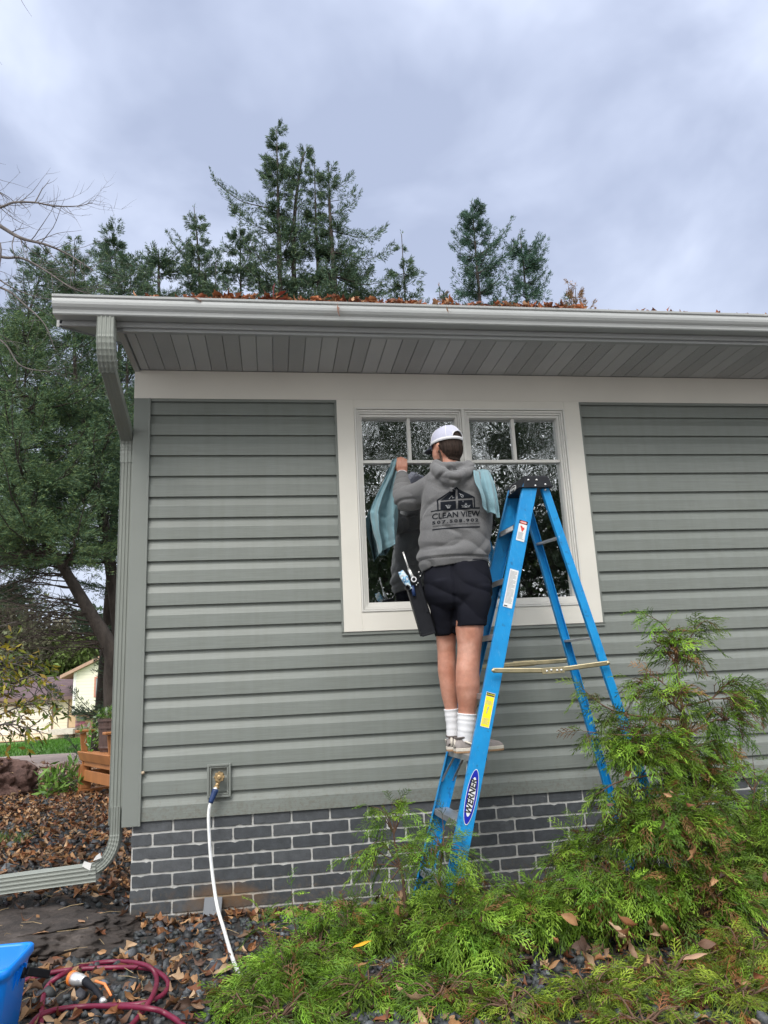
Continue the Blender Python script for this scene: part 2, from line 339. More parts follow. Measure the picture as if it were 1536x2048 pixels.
# ================================================================== GROUND
def build_ground():
    xs = np.unique(np.concatenate([np.linspace(-400, -30, 12), np.linspace(-30, -6, 25), np.linspace(-6, 8, 141), np.linspace(8, 30, 23), np.linspace(30, 400, 12)]))
    ys = np.unique(np.concatenate([np.linspace(-300, -20, 12), np.linspace(-20, -5, 16), np.linspace(-5, 9, 141), np.linspace(9, 60, 52), np.linspace(60, 500, 14)]))
    X, Y = np.meshgrid(xs, ys); Z = gz(X, Y); V = np.stack([X, Y, Z], -1).reshape(-1, 3)
    nx, ny = len(xs), len(ys); i = np.arange(nx-1)[None, :]+np.arange(ny-1)[:, None]*nx
    F = np.stack([i, i+1, i+nx+1, i+nx], -1).reshape(-1, 4)
    def b(t, p, out):
        g = t.nodes.new('ShaderNodeNewGeometry'); pos = g.outputs['Position']
        sp = t.nodes.new('ShaderNodeSeparateXYZ'); t.links.new(pos, sp.inputs[0])
        n1 = noi(t, pos, 1.3, 5, .6, .6); n2 = noi(t, pos, 14, 6, .7); n3 = noi(t, pos, 90, 3)
        soil = ramp(t, n2, [(.35, (.014, .015, .017)), (.5, (.028, .026, .025)), (.66, (.07, .04, .025)), (.8, (.13, .075, .04))])
        grass = ramp(t, n2, [(.3, (.035, .085, .014)), (.55, (.075, .17, .025)), (.75, (.14, .23, .045))])
        yy = t.nodes.new('ShaderNodeMath'); yy.operation = 'MULTIPLY_ADD'; t.links.new(n1, yy.inputs[0]); yy.inputs[1].default_value = 1.6; t.links.new(sp.outputs[1], yy.inputs[2])
        yf = ramp(t, mr(t, yy.outputs[0], 6.2, 7.4), [(0, (0,)*3), (1, (1,)*3)])
        litter = ramp(t, n1, [(.45, (0,)*3), (.6, (.75,)*3)]); near = ramp(t, mr(t, yy.outputs[0], 9.2, 11.2), [(0, (1,)*3), (1, (0,)*3)])
        gl = mixc(t, litter, grass, (.22, .13, .09)); grass2 = mixc(t, near, grass, gl)
        # behind the photographer: unseen pale gravel, added to bounce neutral light upward
        yb = ramp(t, mr(t, yy.outputs[0], -4.2, -3.4), [(0, (1,)*3), (1, (0,)*3)])
        c = mixc(t, yf, soil, grass2); c = mixc(t, yb, c, ramp(t, n2, [(.3, (.22, .205, .19)), (.7, (.36, .34, .31))]))
        t.links.new(c, p.inputs['Base Color']); p.inputs['Roughness'].default_value = .95; bump(t, p, n3, .8, .01)
    m = nmat('ground soil and grass', b)
    o = obj('ground', V, F, m, smooth=True); tag(o, 'dark soil bed and lawn sloping away behind the house', 'ground', kind='structure')
    # gravel driveway between the two grass strips, laid 4 mm above the ground
    xs = np.linspace(-60, 6, 70); V = []; nr = 10
    for x in xs:
        y0 = 7.5+.25*math.sin(x*.9)-.02*(x+5)+.15*math.sin(x*2.3); y1 = 17.5+.12*(x+5)*.3+.25*math.sin(x*.6)
        for k in range(nr): y = y0+(y1-y0)*k/(nr-1); V.append((x, y, float(gz(x, y))+.03))
    F = [(i*nr+k, (i+1)*nr+k, (i+1)*nr+k+1, i*nr+k+1) for i in range(len(xs)-1) for k in range(nr-1)]
    md = simple('pink gravel', (.36, .28, .25), .95, var=.18, vs=2, bs=.8, bscale=25, bdist=.02)
    tag(obj('driveway', V, F, md), 'pale pinkish gravel driveway crossing behind the garden bed', 'driveway', kind='structure')
    V = []; xs = np.linspace(-26, -9.5, 20)
    for x in xs:
        for k, y in enumerate((38.5+(x+26)*.33, 44.9)): V.append((x, y, float(gz(x, y))+.05))
    F = [(2*i, 2*i+2, 2*i+3, 2*i+1) for i in range(len(xs)-1)]
    tag(obj('path', V, F, simple('sandy apron', (.42, .25, .13), .9, var=.15, vs=1)), 'sandy orange apron in front of the garage', 'path', kind='structure')
def mr(t, f, a, b):
    n = t.nodes.new('ShaderNodeMapRange'); n.inputs['From Min'].default_value = a; n.inputs['From Max'].default_value = b; t.links.new(f, n.inputs[0]); return n.outputs[0]
build_ground()

# ================================================================== THE HOUSE
XR = 8.0
house = thing('house', (2.5, 2, 0), 'green grey vinyl sided house with dark brick foundation, white frieze and leaf filled gutter', 'house')
def siding_profile():
    """one dutch-lap course repeated upward: flat face, sloping cove, butt with a shadowed underside"""
    z0, e, n = .534, .1375, 18; front = []
    for k in range(n+1):
        a = z0+k*e; top = min(a+e, 3.118)
        if a > 3.1: break
        front += [(-.0185, a), (-.0185, a+.004)]
        if top-a > e*.6: front += [(-.0170, a+e*.55), (-.0145, a+e*.60), (-.0035, a+e*.82), (.000, top)]
        else: front += [(-.0175, top)]
    return front
def siding_piece(g, x0, x1, zlo, zhi):
    fr = [(y, min(max(z, zlo), zhi)) for y, z in siding_profile()]
    fr = [q for i, q in enumerate(fr) if i == 0 or q != fr[i-1]]
    pr = [(.02, zlo)]+[q for q in fr]+[(.02, zhi)]
    out = []
    for q in pr:
        if not out or (abs(q[0]-out[-1][0]) > 1e-6 or abs(q[1]-out[-1][1]) > 1e-6): out.append(q)
    # face strips only (concave n-gon ends are hidden by trim)
    n = len(out); V = [(x0, y, z) for y, z in out]+[(x1, y, z) for y, z in out]
    g.add(V, [(k, n+k, n+k+1, k+1) for k in range(n-1)])
g = G(); siding_piece(g, -.79, .437, .534, 3.118); siding_piece(g, 2.14, XR, .534, 3.118); siding_piece(g, .437, 2.14, .534, 1.60)
g.obj('siding', M['siding'], house)
g = G(); g.box(-.87, .55, .02, .16, .534, 3.31); g.box(2.03, XR, .02, .16, .534, 3.31); g.box(.55, 2.03, .02, .16, .534, 1.69); g.box(.55, 2.03, .02, .16, 3.06, 3.31)
g.box(-.87, -.75, .16, 7, .534, 3.31); g.box(XR-.12, XR, .16, 7, .534, 3.31); g.box(-.75, XR-.12, 6.88, 7, .534, 3.31)
g.obj('wall', M['green_trim'], house)
# corner post with folded flanges, J channel round the siding
g = G(); g.box(-.88, -.778, -.030, -.003, .512, 3.117); g.box(-.88, -.862, -.003, .10, .512, 3.117); g.box(-.79, -.776, -.034, -.030, .512, 3.117)
g.obj('corner_post', M['green_trim'], house, bevel=.003)
g = G(); g.box(-.776, .43, -.027, -.021, 3.098, 3.117); g.box(2.148, XR, -.027, -.021, 3.098, 3.117); g.box(.416, .4295, -.028, -.002, 1.56, 3.098)
g.box(2.147, 2.1605, -.028, -.002, 1.56, 3.098); g.box(.416, 2.1605, -.028, -.002, 1.548, 1.5655)
g.obj('channel_trim', M['green_trim'], house)
g = G(); g.box(-.882, XR, -.03, .02, 3.117, 3.312); g.obj('frieze_board', M['frieze'], house, bevel=.002)
# foundation : mortar sheet with raised bricks
found = G().box(-.826, XR-.02, .0, .2, -.25, .556).box(-.826, -.7, .2, 7, -.25, .556).obj('foundation', M['mortar'], house)
g = G(); rb = random.Random(3); ph, pl = .0727, .2268
for r in range(-2, 8):
    z0, z1 = .468-ph*(7-r)+.006-.0, .468-ph*(6-r)-.006
    z0 += .0727*0; top = min(z1, .552)
    off = -.711 if (r % 2 == 0) else -.598
    k = -2
    while True:
        xa, xb = off+pl*k+.0055, off+pl*(k+1)-.0055; k += 1
        if xa > XR-.2: break
        xa = max(xa, -.829)
        if xb-xa < .03: continue
        # outline with soft irregular edges
        P = []; nx = 9
        for i in range(nx+1): P.append((xa+(xb-xa)*i/nx, z0+rb.gauss(0, .0008)))
        for i in range(1, 4): P.append((xb+rb.gauss(0, .0008), z0+(top-z0)*i/4))
        for i in range(nx+1): P.append((xb-(xb-xa)*i/nx, top+rb.gauss(0, .0008)))
        for i in range(1, 4): P.append((xa+rb.gauss(0, .0008), top-(top-z0)*i/4))
        cx, cz = (xa+xb)/2, (z0+top)/2
        def rc(x, z):   # clip corners
            dx, dz = (xb-xa)/2-abs(x-cx), (top-z0)/2-abs(z-cz); q = .007
            if dx < q and dz < q: x -= math.copysign((q-dx)*.22, x-cx); z -= math.copysign((q-dz)*.22, z-cz)
            return x, z
        if rb.random() < .35:     # blob of mortar over the edge
            i = rb.randrange(2, nx-1)+(nx+4 if rb.random() < .6 else 0); x, z = P[i]; P[i] = (x, z+(.007 if z < cz else -.007))
        P = [rc(*q) for q in P]; n = len(P); sh = .0016; fy = -.0065+rb.gauss(0, .0008)
        V = [(x, 0.002, z) for x, z in P]+[(x, fy+.002, z) for x, z in P]+[(cx+(x-cx)*(1-2*sh/(xb-xa)), fy, cz+(z-cz)*(1-2*sh/max(.02, top-z0))) for x, z in P]
        F = [(j, (j+1) % n, n+(j+1) % n, n+j) for j in range(n)]+[(n+j, n+(j+1) % n, 2*n+(j+1) % n, 2*n+j) for j in range(n)]+[tuple(range(2*n, 3*n))]
        g.add(V, F)
g.obj('brickwork', M['brick'], house)
# eave: soffit strips, fascia, sub-fascia trim
g = G(); x = 1.51-.1*23-.1; EY = -.6
g.box(-.846, XR, EY+.01, -.005, 3.324, 3.334)
xs = [-.846]+[1.51+.1*k for k in range(-23, 66)]
for a, b in zip(xs[:-1], xs[1:]):
    if b-a < .02: continue
    a2, b2 = a+.003, b-.003
    g.add([(a2, EY+.01, 3.315), (b2, EY+.01, 3.315), (b2, -.03, 3.315), (a2, -.03, 3.315), (a2-.0025, EY+.01, 3.324), (b2+.0025, EY+.01, 3.324), (b2+.0025, -.03, 3.324), (a2-.0025, -.03, 3.324)],
          [(0, 3, 2, 1), (0, 1, 5, 4), (2, 3, 7, 6), (1, 2, 6, 5), (3, 0, 4, 7)])
g.obj('soffit', M['soffit'], house)
g = G(); g.box(-.885, -.85, EY+.01, -.031, 3.300, 3.334); g.box(-.850, XR, EY-.004, EY+.03, 3.300, 3.3195)
g.obj('soffit_trim', M['fascia'], house, bevel=.002)
SL = .42
def rz(y): return 3.47+SL*(y+.64)
g = G(); g.box(-1.18, XR, EY-.018, EY-.004, 3.318, 3.47); g.box(-1.18, XR, EY-.024, EY-.018, 3.318, 3.345); g.obj('fascia', M['fascia'], house, bevel=.002)
# rake overhang: sloping soffit, board on its edge
g = G(); y0, y1 = EY, 3.5
for s_, a, b, t0, t1 in ((0, -1.2, -.85, -.155, -.145), (1, -1.215, -1.2, -.165, -.02)):
    V = [(a, y0, rz(y0)+t0), (b, y0, rz(y0)+t0), (b, y1, rz(y1)+t0), (a, y1, rz(y1)+t0), (a, y0, rz(y0)+t1), (b, y0, rz(y0)+t1), (b, y1, rz(y1)+t1), (a, y1, rz(y1)+t1)]
    g.add(V, [(0,3,2,1),(4,5,6,7),(0,1,5,4),(1,2,6,5),(2,3,7,6),(3,0,4,7)])
g.add([(-.85, -.03, 3.31), (-.85, 7, 3.31), (-.85, 3.5, rz(3.5)-.15), (-.85, EY, rz(EY)-.15), (-.85, EY, 3.31)], [(0, 1, 2, 3, 4)])
g.obj('rake_overhang', M['fascia'], house)
g = G()
V = []
for x0 in (-1.215, XR): V += [(x0, -.66, rz(-.66)), (x0, 3.5, rz(3.5)), (x0, 7.6, rz(-.6)), (x0, 7.6, rz(-.6)+.03), (x0, 3.5, rz(3.5)+.03), (x0, -.66, rz(-.66)+.012)]
g.add(V, [(k, (k+1) % 6, 6+(k+1) % 6, 6+k) for k in range(6)]+[(5, 4, 3, 2, 1, 0), (6, 7, 8, 9, 10, 11)])
g.obj('roof', M['shingle'], house)
# K style gutter
gx0 = -1.205
fr = [(-.622, 3.352), (-.700, 3.346), (-.706, 3.352), (-.708, 3.362), (-.712, 3.372), (-.724, 3.384), (-.733, 3.398), (-.736, 3.412), (-.736, 3.424), (-.733, 3.433), (-.742, 3.438), (-.744, 3.449), (-.738, 3.453), (-.730, 3.451)]
inn = [(y+.003, z+.003) for y, z in fr[::-1]]
pr = [(-.622, 3.462)]+fr+[(-.727, 3.445)]+[(y+.004, z+.002) for y, z in fr[::-1][5:-1]]+[(-.626, 3.357), (-.626, 3.462)]
g = G(); g.extrude(pr, gx0, XR); 
capn = [(-.620, 3.458)]+fr+[(-.730, 3.455)]
n = len(capn); g.add([(gx0-.003, y, z) for y, z in capn]+[(gx0, y, z) for y, z in capn], [tuple(range(n)), tuple(range(2*n-1, n-1, -1))]+[(k, (k+1) % n, n+(k+1) % n, n+k) for k in range(n)])
gut = g.obj('gutter', M['gutter'], house)
# downspout: rectangular fluted pipe, elbows, offset and extension
def fluted(w, d, fl=.004):
    P = []
    for a, b, n_ in (((-w/2, -d/2), (w/2, -d/2), 4), ((w/2, -d/2), (w/2, d/2), 3), ((w/2, d/2), (-w/2, d/2), 4), ((-w/2, d/2), (-w/2, -d/2), 3)):
        tx, ty = b[0]-a[0], b[1]-a[1]; L = math.hypot(tx, ty); nx_, ny_ = ty/L, -tx/L
        for k in range(n_):
            for s0, dd in ((.12, 0), (.3, -fl), (.7, -fl), (.88, 0)):
                u_ = (k+s0)/n_; P.append((a[0]+tx*u_+nx_*dd, a[1]+ty*u_+ny_*dd))
    return P
DX = -.925
elb1 = [(DX, -.665, 3.35), (DX, -.665, 3.25)]+[(DX, -.665+.20*(1-math.cos(a)), 3.25-.21*math.sin(a)) for a in np.linspace(.12, 1.0, 10)]
e = elb1[-1]; low = (DX, .035, 2.86)
def ribbed(pts, prof, amp=.035, per=1):
    sc = [1+(amp if i % 2 else 0) for i in range(len(pts))]; return sc
def dense(p, q, n): return [tuple(np.array(p)+(np.array(q)-np.array(p))*k/n) for k in range(n+1)]
g = G(); pts = []
for a, b in zip(elb1[:-1], elb1[1:]): pts += dense(a, b, 2)[:-1]
pts.append(elb1[-1]); g.sweep(fluted(.094, .070), pts, scale=[1+(.05 if (i % 3 == 1 and i > 3) else 0) for i in range(len(pts))])
do = g.obj('downspout', M['down'], house)
g = G(); g.sweep(fluted(.08, .056, .0012), dense(e, low, 2)); g.obj('offset_pipe', M['down'], do, bevel=0)
g = G(); c0 = [low, (DX, .05, 2.83), (DX, .056, 2.78), (DX, .056, 2.70)]; pts = []
for a, b in zip(c0[:-1], c0[1:]): pts += dense(a, b, 5)[:-1]
pts.append(c0[-1]); g.sweep(fluted(.086, .062, .002), pts, scale=[1+(.04 if i % 2 and i < 12 else 0) for i in range(len(pts))]); g.obj('lower_elbow', M['down'], do)
g = G(); g.sweep(fluted(.08, .058), dense((DX, .056, 2.74), (DX, .056, .52), 2)); g.obj('straight_pipe', M['down'], do)
ELB = [(DX, .056, .62), (DX, .056, .47)]+[(DX-.16*(1-math.cos(a)), .056-.02*a, .47-.19*math.sin(a)) for a in np.linspace(.12, 1.42, 12)]
g = G(); pts = []
for a, b in zip(ELB[:-1], ELB[1:]): pts += dense(a, b, 2)[:-1]
pts.append(ELB[-1]); g.sweep(fluted(.058, .088), pts, up=(1, 0, 0), scale=[1+(.045 if (i % 2 and i > 2) else 0) for i in range(len(pts))]); g.obj('bottom_elbow', M['down'], do)
g = G(); a = ELB[-1]; ext = [(a[0]+.05, a[1], a[2]-.003), (a[0]-.4, a[1]+.02, a[2]-.03), (-2.3, .14, .185)]
g.sweep(fluted(.088, .1), ext, up=(0, 0, 1)); g.obj('extension_pipe', M['down'], do)
g = G()
for q in (((164, 1733), (180, 1741), (183, 1727), (168, 1723)), ((186, 1722), (203, 1716), (200, 1706), (192, 1712))):
    P4 = [at(x, y, -.022) for x, y in q]; P4 = P4+[p+np.array((0, .006, 0)) for p in P4]; g.add(P4, [(0, 1, 2, 3), (7, 6, 5, 4), (0, 4, 5, 1), (1, 5, 6, 2), (2, 6, 7, 3), (3, 7, 4, 0)])
g.obj('flap', simple('silver tape', (.7, .7, .7), .3), do)
# window
win = thing('window', (1.29, 0, 2.34), None, None); win.parent = house; win.location = np.array((1.29, 0, 2.34))-WLOC['house']
g = G(); g.box(.43, .546, -.034, .02, 1.567, 3.116); g.box(2.031, 2.146, -.034, .02, 1.567, 3.116); g.box(.546, 2.031, -.034, .02, 1.567, 1.688); g.box(.546, 2.031, -.034, .02, 3.062, 3.116)
g.obj('casing', M['white_trim'], win, bevel=.002)
def ring(g, x0, x1, z0, z1, wx, wz, ya, yb, chamfer=0):
    g.box(x0, x0+wx, ya, yb, z0, z1); g.box(x1-wx, x1, ya, yb, z0, z1); g.box(x0+wx, x1-wx, ya, yb, z0, z0+wz); g.box(x0+wx, x1-wx, ya, yb, z1-wz, z1)
g = G(); ring(g, .547, 2.030, 1.6885, 3.0615, .011, .011, -.040, .06); g.box(1.286, 1.306, -.038, .06, 1.6995, 3.0505)
g.obj('frame', M['frame'], win, bevel=.0015)
for (a, b) in ((.560, 1.284), (1.308, 2.017)):
    g = G(); ring(g, a, b, 1.702, 3.048, .012, .014, -.030, .05); ring(g, a+.013, b-.013, 1.717, 3.033, .010, .012, -.022, .05)
    ring(g, a+.024, b-.024, 1.730, 3.020, .013, .018, -.012, .05)
    g.obj('sash', M['frame'], win, bevel=.0012)
    xa, xb, za, zb = a+.037, b-.037, 1.748, 3.002
    mz = 2.693; mx_ = (xa+xb)/2
    g = G(); g.box(xa, xb, .006, .03, mz-.010, mz+.010); g.box(mx_-.010, mx_+.010, .006, .03, mz+.010, zb); g.obj('muntin', M['frame'], win, bevel=.001)
    g = G(); g.box(xa-.003, xb+.003, .031, .036, za-.003, zb+.003); g.obj('pane', M['glass'], win)
# dim room and curtain behind the panes
g = G(); g.box(-.2, 3.2, 3.0, 3.05, 1.0, 3.3); g.box(-.25, -.2, .17, 3.05, 1.0, 3.3); g.box(3.2, 3.25, .17, 3.05, 1.0, 3.3); g.box(-.2, 3.2, .17, 3.0, .95, 1.0); g.box(-.2, 3.2, .17, 3.0, 3.3, 3.309)
g.obj('room', M['room'], house)
for (a, b, col) in ((1.86, 2.02, 1), (.56, .62, 1), (1.40, 1.78, 0)):
    V = []; n = 60
    for i in range(n+1):
        x = a+(b-a)*i/n; y = .24+.02*math.sin(i*.9*(1 if col else .5))+.008*math.sin(i*2.3)
        V += [(x, y, 1.66), (x+.01*math.sin(i), y, 3.05)]
    F = [(2*i, 2*i+2, 2*i+3, 2*i+1) for i in range(n)]
    if col: obj('curtain', V, F, M['curtain'], win, smooth=True)
    else: obj('blind', [(v[0], v[1]+.25, v[2]) for v in V], F, simple('dim drape', (.55, .52, .46), .95, var=.15, vs=14), win, smooth=True)
# tap block
g = G(); ring(g, -.404, -.268, .640, .826, .012, .012, -.040, -.005); ring(g, -.391, -.281, .653, .813, .010, .010, -.034, -.005); g.box(-.381, -.291, -.0125, .01, .664, .802)
tb = g.obj('tap_mount', M['green_trim'], house, bevel=.002)
g = G(); c = (-.332, 0, .757)
g.lathe([(.024, -.0), (.024, -.012), (.014, -.016), (.013, -.05)], (c[0], -.012, c[2]), 16, 'Y')
tp = g.obj('tap', M['brass'], house, smooth=True)
g = G(); P = []
for k in range(60):
    a = 2*math.pi*k/60; P.append((.029+.0028*math.cos(8*a), a))
V = []
for y, s_ in ((-.064, .92), (-.068, 1), (-.076, 1), (-.08, .9)): V += [(c[0]+r*s_*math.cos(a), y, c[2]+r*s_*math.sin(a)) for r, a in P]
g.add(V, [(i*60+k, i*60+(k+1) % 60, (i+1)*60+(k+1) % 60, (i+1)*60+k) for i in range(3) for k in range(60)]+[tuple(range(59, -1, -1)), tuple(range(180, 240))])
g.lathe([(.011, 0), (.012, -.01), (.008, -.012)], (c[0], -.08, c[2]), 14, 'Y'); g.obj('handle', M['brass'], tp)
g = G(); g.tube([(-.336, -.04, .745), (-.342, -.06, .72), (-.347, -.07, .70)], [.013, .012, .014], 12); g.tube([(-.347, -.07, .706), (-.350, -.074, .694)], [.0175, .0175], 12)
g.obj('spout', M['brass'], tp, smooth=True)
# small slate leaning against the wall, cable clip left out
g = G(); g.beam((-.37, -.075, .02), (-.365, -.02, .105), .1, .008, side=(1, 0, 0)); tag(g.obj('slate_tile', simple('slate tile', (.13, .14, .16), .6), None, bevel=.002), 'grey slate tile leaning on the brick wall beside the white hose', 'tile')
# sliver of insect nest at the corner of the siding
g = G(); g.lathe([(.004, -.002), (.010, .004), (.011, .010), (.006, .016)], (-.770, -.027, .795), 10, 'Z'); g.obj('mud_dab', simple('dried mud', (.45, .36, .26), .9, bs=.5), house)

# ================================================================== STEPLADDER
def build_ladder():
    root = thing('stepladder', (1.3, -.52, 0), 'open blue fibreglass stepladder with black cap standing in the shrubs before the window', 'stepladder')
    def line(p1, p2, ztop=2.36, zbot=0.0):
        a, b = np.array(p1), np.array(p2); d = (b-a)/(a[2]-b[2]); f = lambda z: a+d*(a[2]-z)
        return f
    fn = line(at(1059.5, 978, -.655), at(922, 1700, -.765)); ff = line(at(1025, 1000, -.405), at(882, 1612, -.285))
    rn = line(at(1091, 978, -.64), at(1236, 1406, -.69)); rf = line(at(1098, 1171, -.40), at(1220, 1595, -.345))
    def chan(f, w, fl, sgn, z1=2.36, z0=0.0):
        a, b = f(z0), f(z1); th = .004
        pr = [(0, -w/2), (0, w/2), (fl, w/2), (fl, w/2-th), (th, w/2-th), (th, -w/2+th), (fl, -w/2+th), (fl, -w/2)]
        pr = [(u*sgn, v) for u, v in pr]
        if sgn < 0: pr = pr[::-1]
        g = G(); g.sweep(pr, [a, b], up=(0, 1, 0)); return g
    for f, w, fl, sg, nm in ((fn, .086, .03, 1, 'front_rail'), (ff, .086, .03, -1, 'front_rail'), (rn, .046, .03, 1, 'rear_rail'), (rf, .046, .03, -1, 'rear_rail')):
        r = chan(f, w, fl, sg).obj(nm, M['blue'], root, bevel=.0015)
        g = G(); p = f(.0); q = f(.075); d = p-q; nrm = .05
        g.beam(q+np.array((0, .012*sg, 0)), p+np.array((0, .012*sg, 0)), w+.008, .036, side=(1, 0, 0)); g.obj('foot', M['black_plastic'], r, bevel=.004)
    # steps
    for z in (.22, .535, .85, 1.165, 1.48, 1.795, 2.11):
        a, b = fn(z), ff(z); g = G(); y0, y1 = a[1]+.004, b[1]-.004
        nseg = 7; sx = (b[0]-a[0])
        def q(dx, t, dz): return (a[0]+sx*t+dx, y0+(y1-y0)*t, z+dz)
        pr = []
        for k in range(nseg):
            x0 = -.042+.084*k/nseg; x1 = -.042+.084*(k+1)/nseg; pr += [(x0+.001, 0), (x0+.002, .0018), (x1-.002, .0018), (x1-.001, 0)]
        pr += [(.044, 0), (.044, -.028), (.041, -.028), (.041, -.003), (-.041, -.003), (-.041, -.03), (-.044, -.03), (-.044, 0)]
        n = len(pr); V = [q(dx, 0, dz) for dx, dz in pr]+[q(dx, 1, dz) for dx, dz in pr]
        g.add(V, [(k, n+k, n+(k+1) % n, (k+1) % n) for k in range(n)])
        st = g.obj('step', M['alu'], root)
        if z in (.22, .85):
            for f, s_ in ((fn, 1), (ff, -1)):
                u, v = np.array(f(z)), np.array(f(z-.17)); g = G()
                for dx in (-.03, .03): g.beam((u[0]+dx, u[1]+.12*s_, z-.028), (v[0]+dx*1.1, v[1]+.01*s_, z-.17), .012, .003, side=(1, 0, 0))
                g.obj('brace', M['alu'], st)
        if z == 2.11:
            g = G(); y0, y1 = y0+.02, y1-.05
            g.add([q(-.0455, .12, -.004), q(-.0455, .62, -.004), q(-.0455, .62, -.027), q(-.0455, .12, -.027)], [(0, 1, 2, 3)]); s_ = g.obj('sticker', M['label_white'], st)
            g = G()
            for t0, t1 in ((.2, .3), (.34, .42)): g.add([q(-.0462, t0, -.008), q(-.0462, t1, -.008), q(-.0462, t1, -.023), q(-.0462, t0, -.023)], [(0, 1, 2, 3)])
    # rear cross bars
    for z in (.33, .88, 1.44, 2.03):
        a, b = rn(z), rf(z); g = G(); g.beam(a+np.array((0, .004, 0)), b-np.array((0, .004, 0)), .036, .014, side=(1, 0, .1)); g.obj('crossbar', M['alu'], root, bevel=.002)
    # spreaders
    for p0, p1, p2, y, yb in (((985, 1341), (1104, 1341), (1214, 1326), -.745, -.70), ((964, 1334), (1050, 1327), (1136, 1321), -.30, -.335)):
        A, B, Cc = at(*p0, y), at(*p1, (y+yb)/2), at(*p2, yb); s_ = -1 if y < -.5 else 1
        off = np.array((0, .012*s_, 0)); g = G()
        cp = [(-.013, -.003), (.013, -.003), (.013, .003), (.009, .006), (-.009, .006), (-.013, .003)]
        for u, v in ((A, B+(B-A)*.06), (B-(Cc-B)*.06, Cc)): g.sweep(cp, [u+off, v+off], up=(0, 0, 1))
        sp = g.obj('spreader', M['zinc'], root, bevel=.001)
        g = G(); dv = (Cc-A)/np.linalg.norm(Cc-A); g.beam(B-dv*.065+off*1.7, B+dv*.065+off*1.7, .034, .006, side=(0, 0, 1)); g.obj('hinge', M['zinc'], sp, bevel=.002)
        for k in (-.04, -.014, .02, .045): G().lathe([(.0065, 0), (.006, -.004), (.003, -.006)], tuple(B+dv*k+off*2.1+np.array((0, 0, .003 if k in (-.014,) else -.001))), 10, 'Y').obj('rivet', M['rivet'], sp, smooth=True)
        for e_ in (A, Cc): G().lathe([(.010, .004), (.010, -.004), (.005, -.008)], tuple(e_+off*1.3), 12, 'Y').obj('rivet', M['zinc'], sp, smooth=True)
    # cap
    g = G(); yn, yf = -.668, -.385
    lo = [(1.436, yf), (1.458, yn), (1.640, yn), (1.628, yf)]; hi = [(1.452, yf+.004), (1.474, yn+.008), (1.616, yn+.008), (1.606, yf+.004)]
    V = [(x, y, 2.328) for x, y in lo]+[(x, y, 2.392) for x, y in hi]+[((x-1.54)*.96+1.54, (y+.526)*.97-.526, 2.402) for x, y in hi]
    g.add(V, [(0, 3, 2, 1)]+[(k, (k+1) % 4, 4+(k+1) % 4, 4+k) for k in range(4)]+[(4+k, 4+(k+1) % 4, 8+(k+1) % 4, 8+k) for k in range(4)]+[(8, 9, 10, 11)])
    g.box(1.43, 1.60, yn-.001, yf, 2.325, 2.331)
    cap = g.obj('top_cap', M['black_plastic'], root, bevel=.004)
    for px, py in ((1057, 959.5), (1073.5, 959.5), (1071, 971), (1091, 968.5)):
        p = at(px, py, -.668); G().lathe([(.0062, .006), (.0062, -.001), (.0035, -.004)], (p[0], -.665, p[2]), 12, 'Y').obj('screw', M['rivet'], cap, smooth=True)
    p = at(1091, 979, -.655); G().lathe([(.0062, .006), (.0062, -.003), (.0035, -.006)], (p[0], -.648, p[2]), 12, 'Y').obj('screw', M['rivet'], cap, smooth=True)
    # oval emblem on the side face of the cap
    V = []; c = np.array((1.4515, -.50, 2.357)); u = np.array((-.10, -1, 0)); u = np.array((.078, -1, 0))/math.hypot(.078, 1); vv = np.array((.016/.064, 0, 1)); vv /= np.linalg.norm(vv)
    nrm = np.cross(u, vv); nrm = nrm if nrm[0] < 0 else -nrm
    ringV = []; n = 40
    for r in (1, .86):
        for k in range(n): a = 2*math.pi*k/n; ringV.append(c+nrm*.004+u*.05*r*math.cos(a)+vv*.024*r*math.sin(a))
    obj('emblem', ringV, [(k, (k+1) % n, n+(k+1) % n, n+k) for k in range(n)], M['label_white'], cap)
    T, TF = text2d('WERNER', .022, bold=.0005, shear=.3); obj('lettering', place2d(T, c+nrm*.004, u, vv), TF, M['label_white'], cap)
    # labels on the near front rail
    def fr(z): return np.array(fn(z))
    td = (fr(2)-fr(1)); td /= np.linalg.norm(td); side = np.array((0, 1, 0)); wv = np.cross(side, td); wv = wv if wv[0] > 0 else -wv
    # rail outward normal
    nn = np.cross(wv, td); nn = nn if nn[1] < 0 else -nn
    def lab(z0, z1, w, pieces, nm, base=None):
        c = (fr(z0)+fr(z1))/2+nn*.0022; h = np.linalg.norm(fr(z1)-fr(z0)); par = None
        if base is not None:
            q = [(-w/2, -h/2), (w/2, -h/2), (w/2, h/2), (-w/2, h/2)]; par = obj(nm, place2d(q, c, wv, td), [(0, 1, 2, 3)], base, rail1)
        k = 1
        for (x0, x1, y0, y1, m) in pieces:
            q = [(x0*w/2, y0*h/2), (x1*w/2, y0*h/2), (x1*w/2, y1*h/2), (x0*w/2, y1*h/2)]; obj('print', place2d(q, c+nn*.0004*k, wv, td), [(0, 1, 2, 3)], m, par)
        return c, h, par
    rail1 = [o for o in root.children if o.name == 'front_rail'][0]
    W_, K_ = M['label_white'], M['label_black']
    c, h, p = lab(2.005, 2.125, .05, [(-1, 1, .66, 1, K_)], 'warning_label', W_)
    E = [(.021*math.cos(a), .009*math.sin(a)) for a in np.linspace(0, 2*math.pi, 25)[:-1]]
    obj('print', place2d(E, c+nn*.0008+td*h*.415, wv, td), [tuple(range(24))], M['label_red'], p)
    T, TF = text2d('DANGER', .009, bold=.0003); obj('lettering', place2d(T, c+nn*.0012+td*h*.415, wv, td), TF, W_, p)
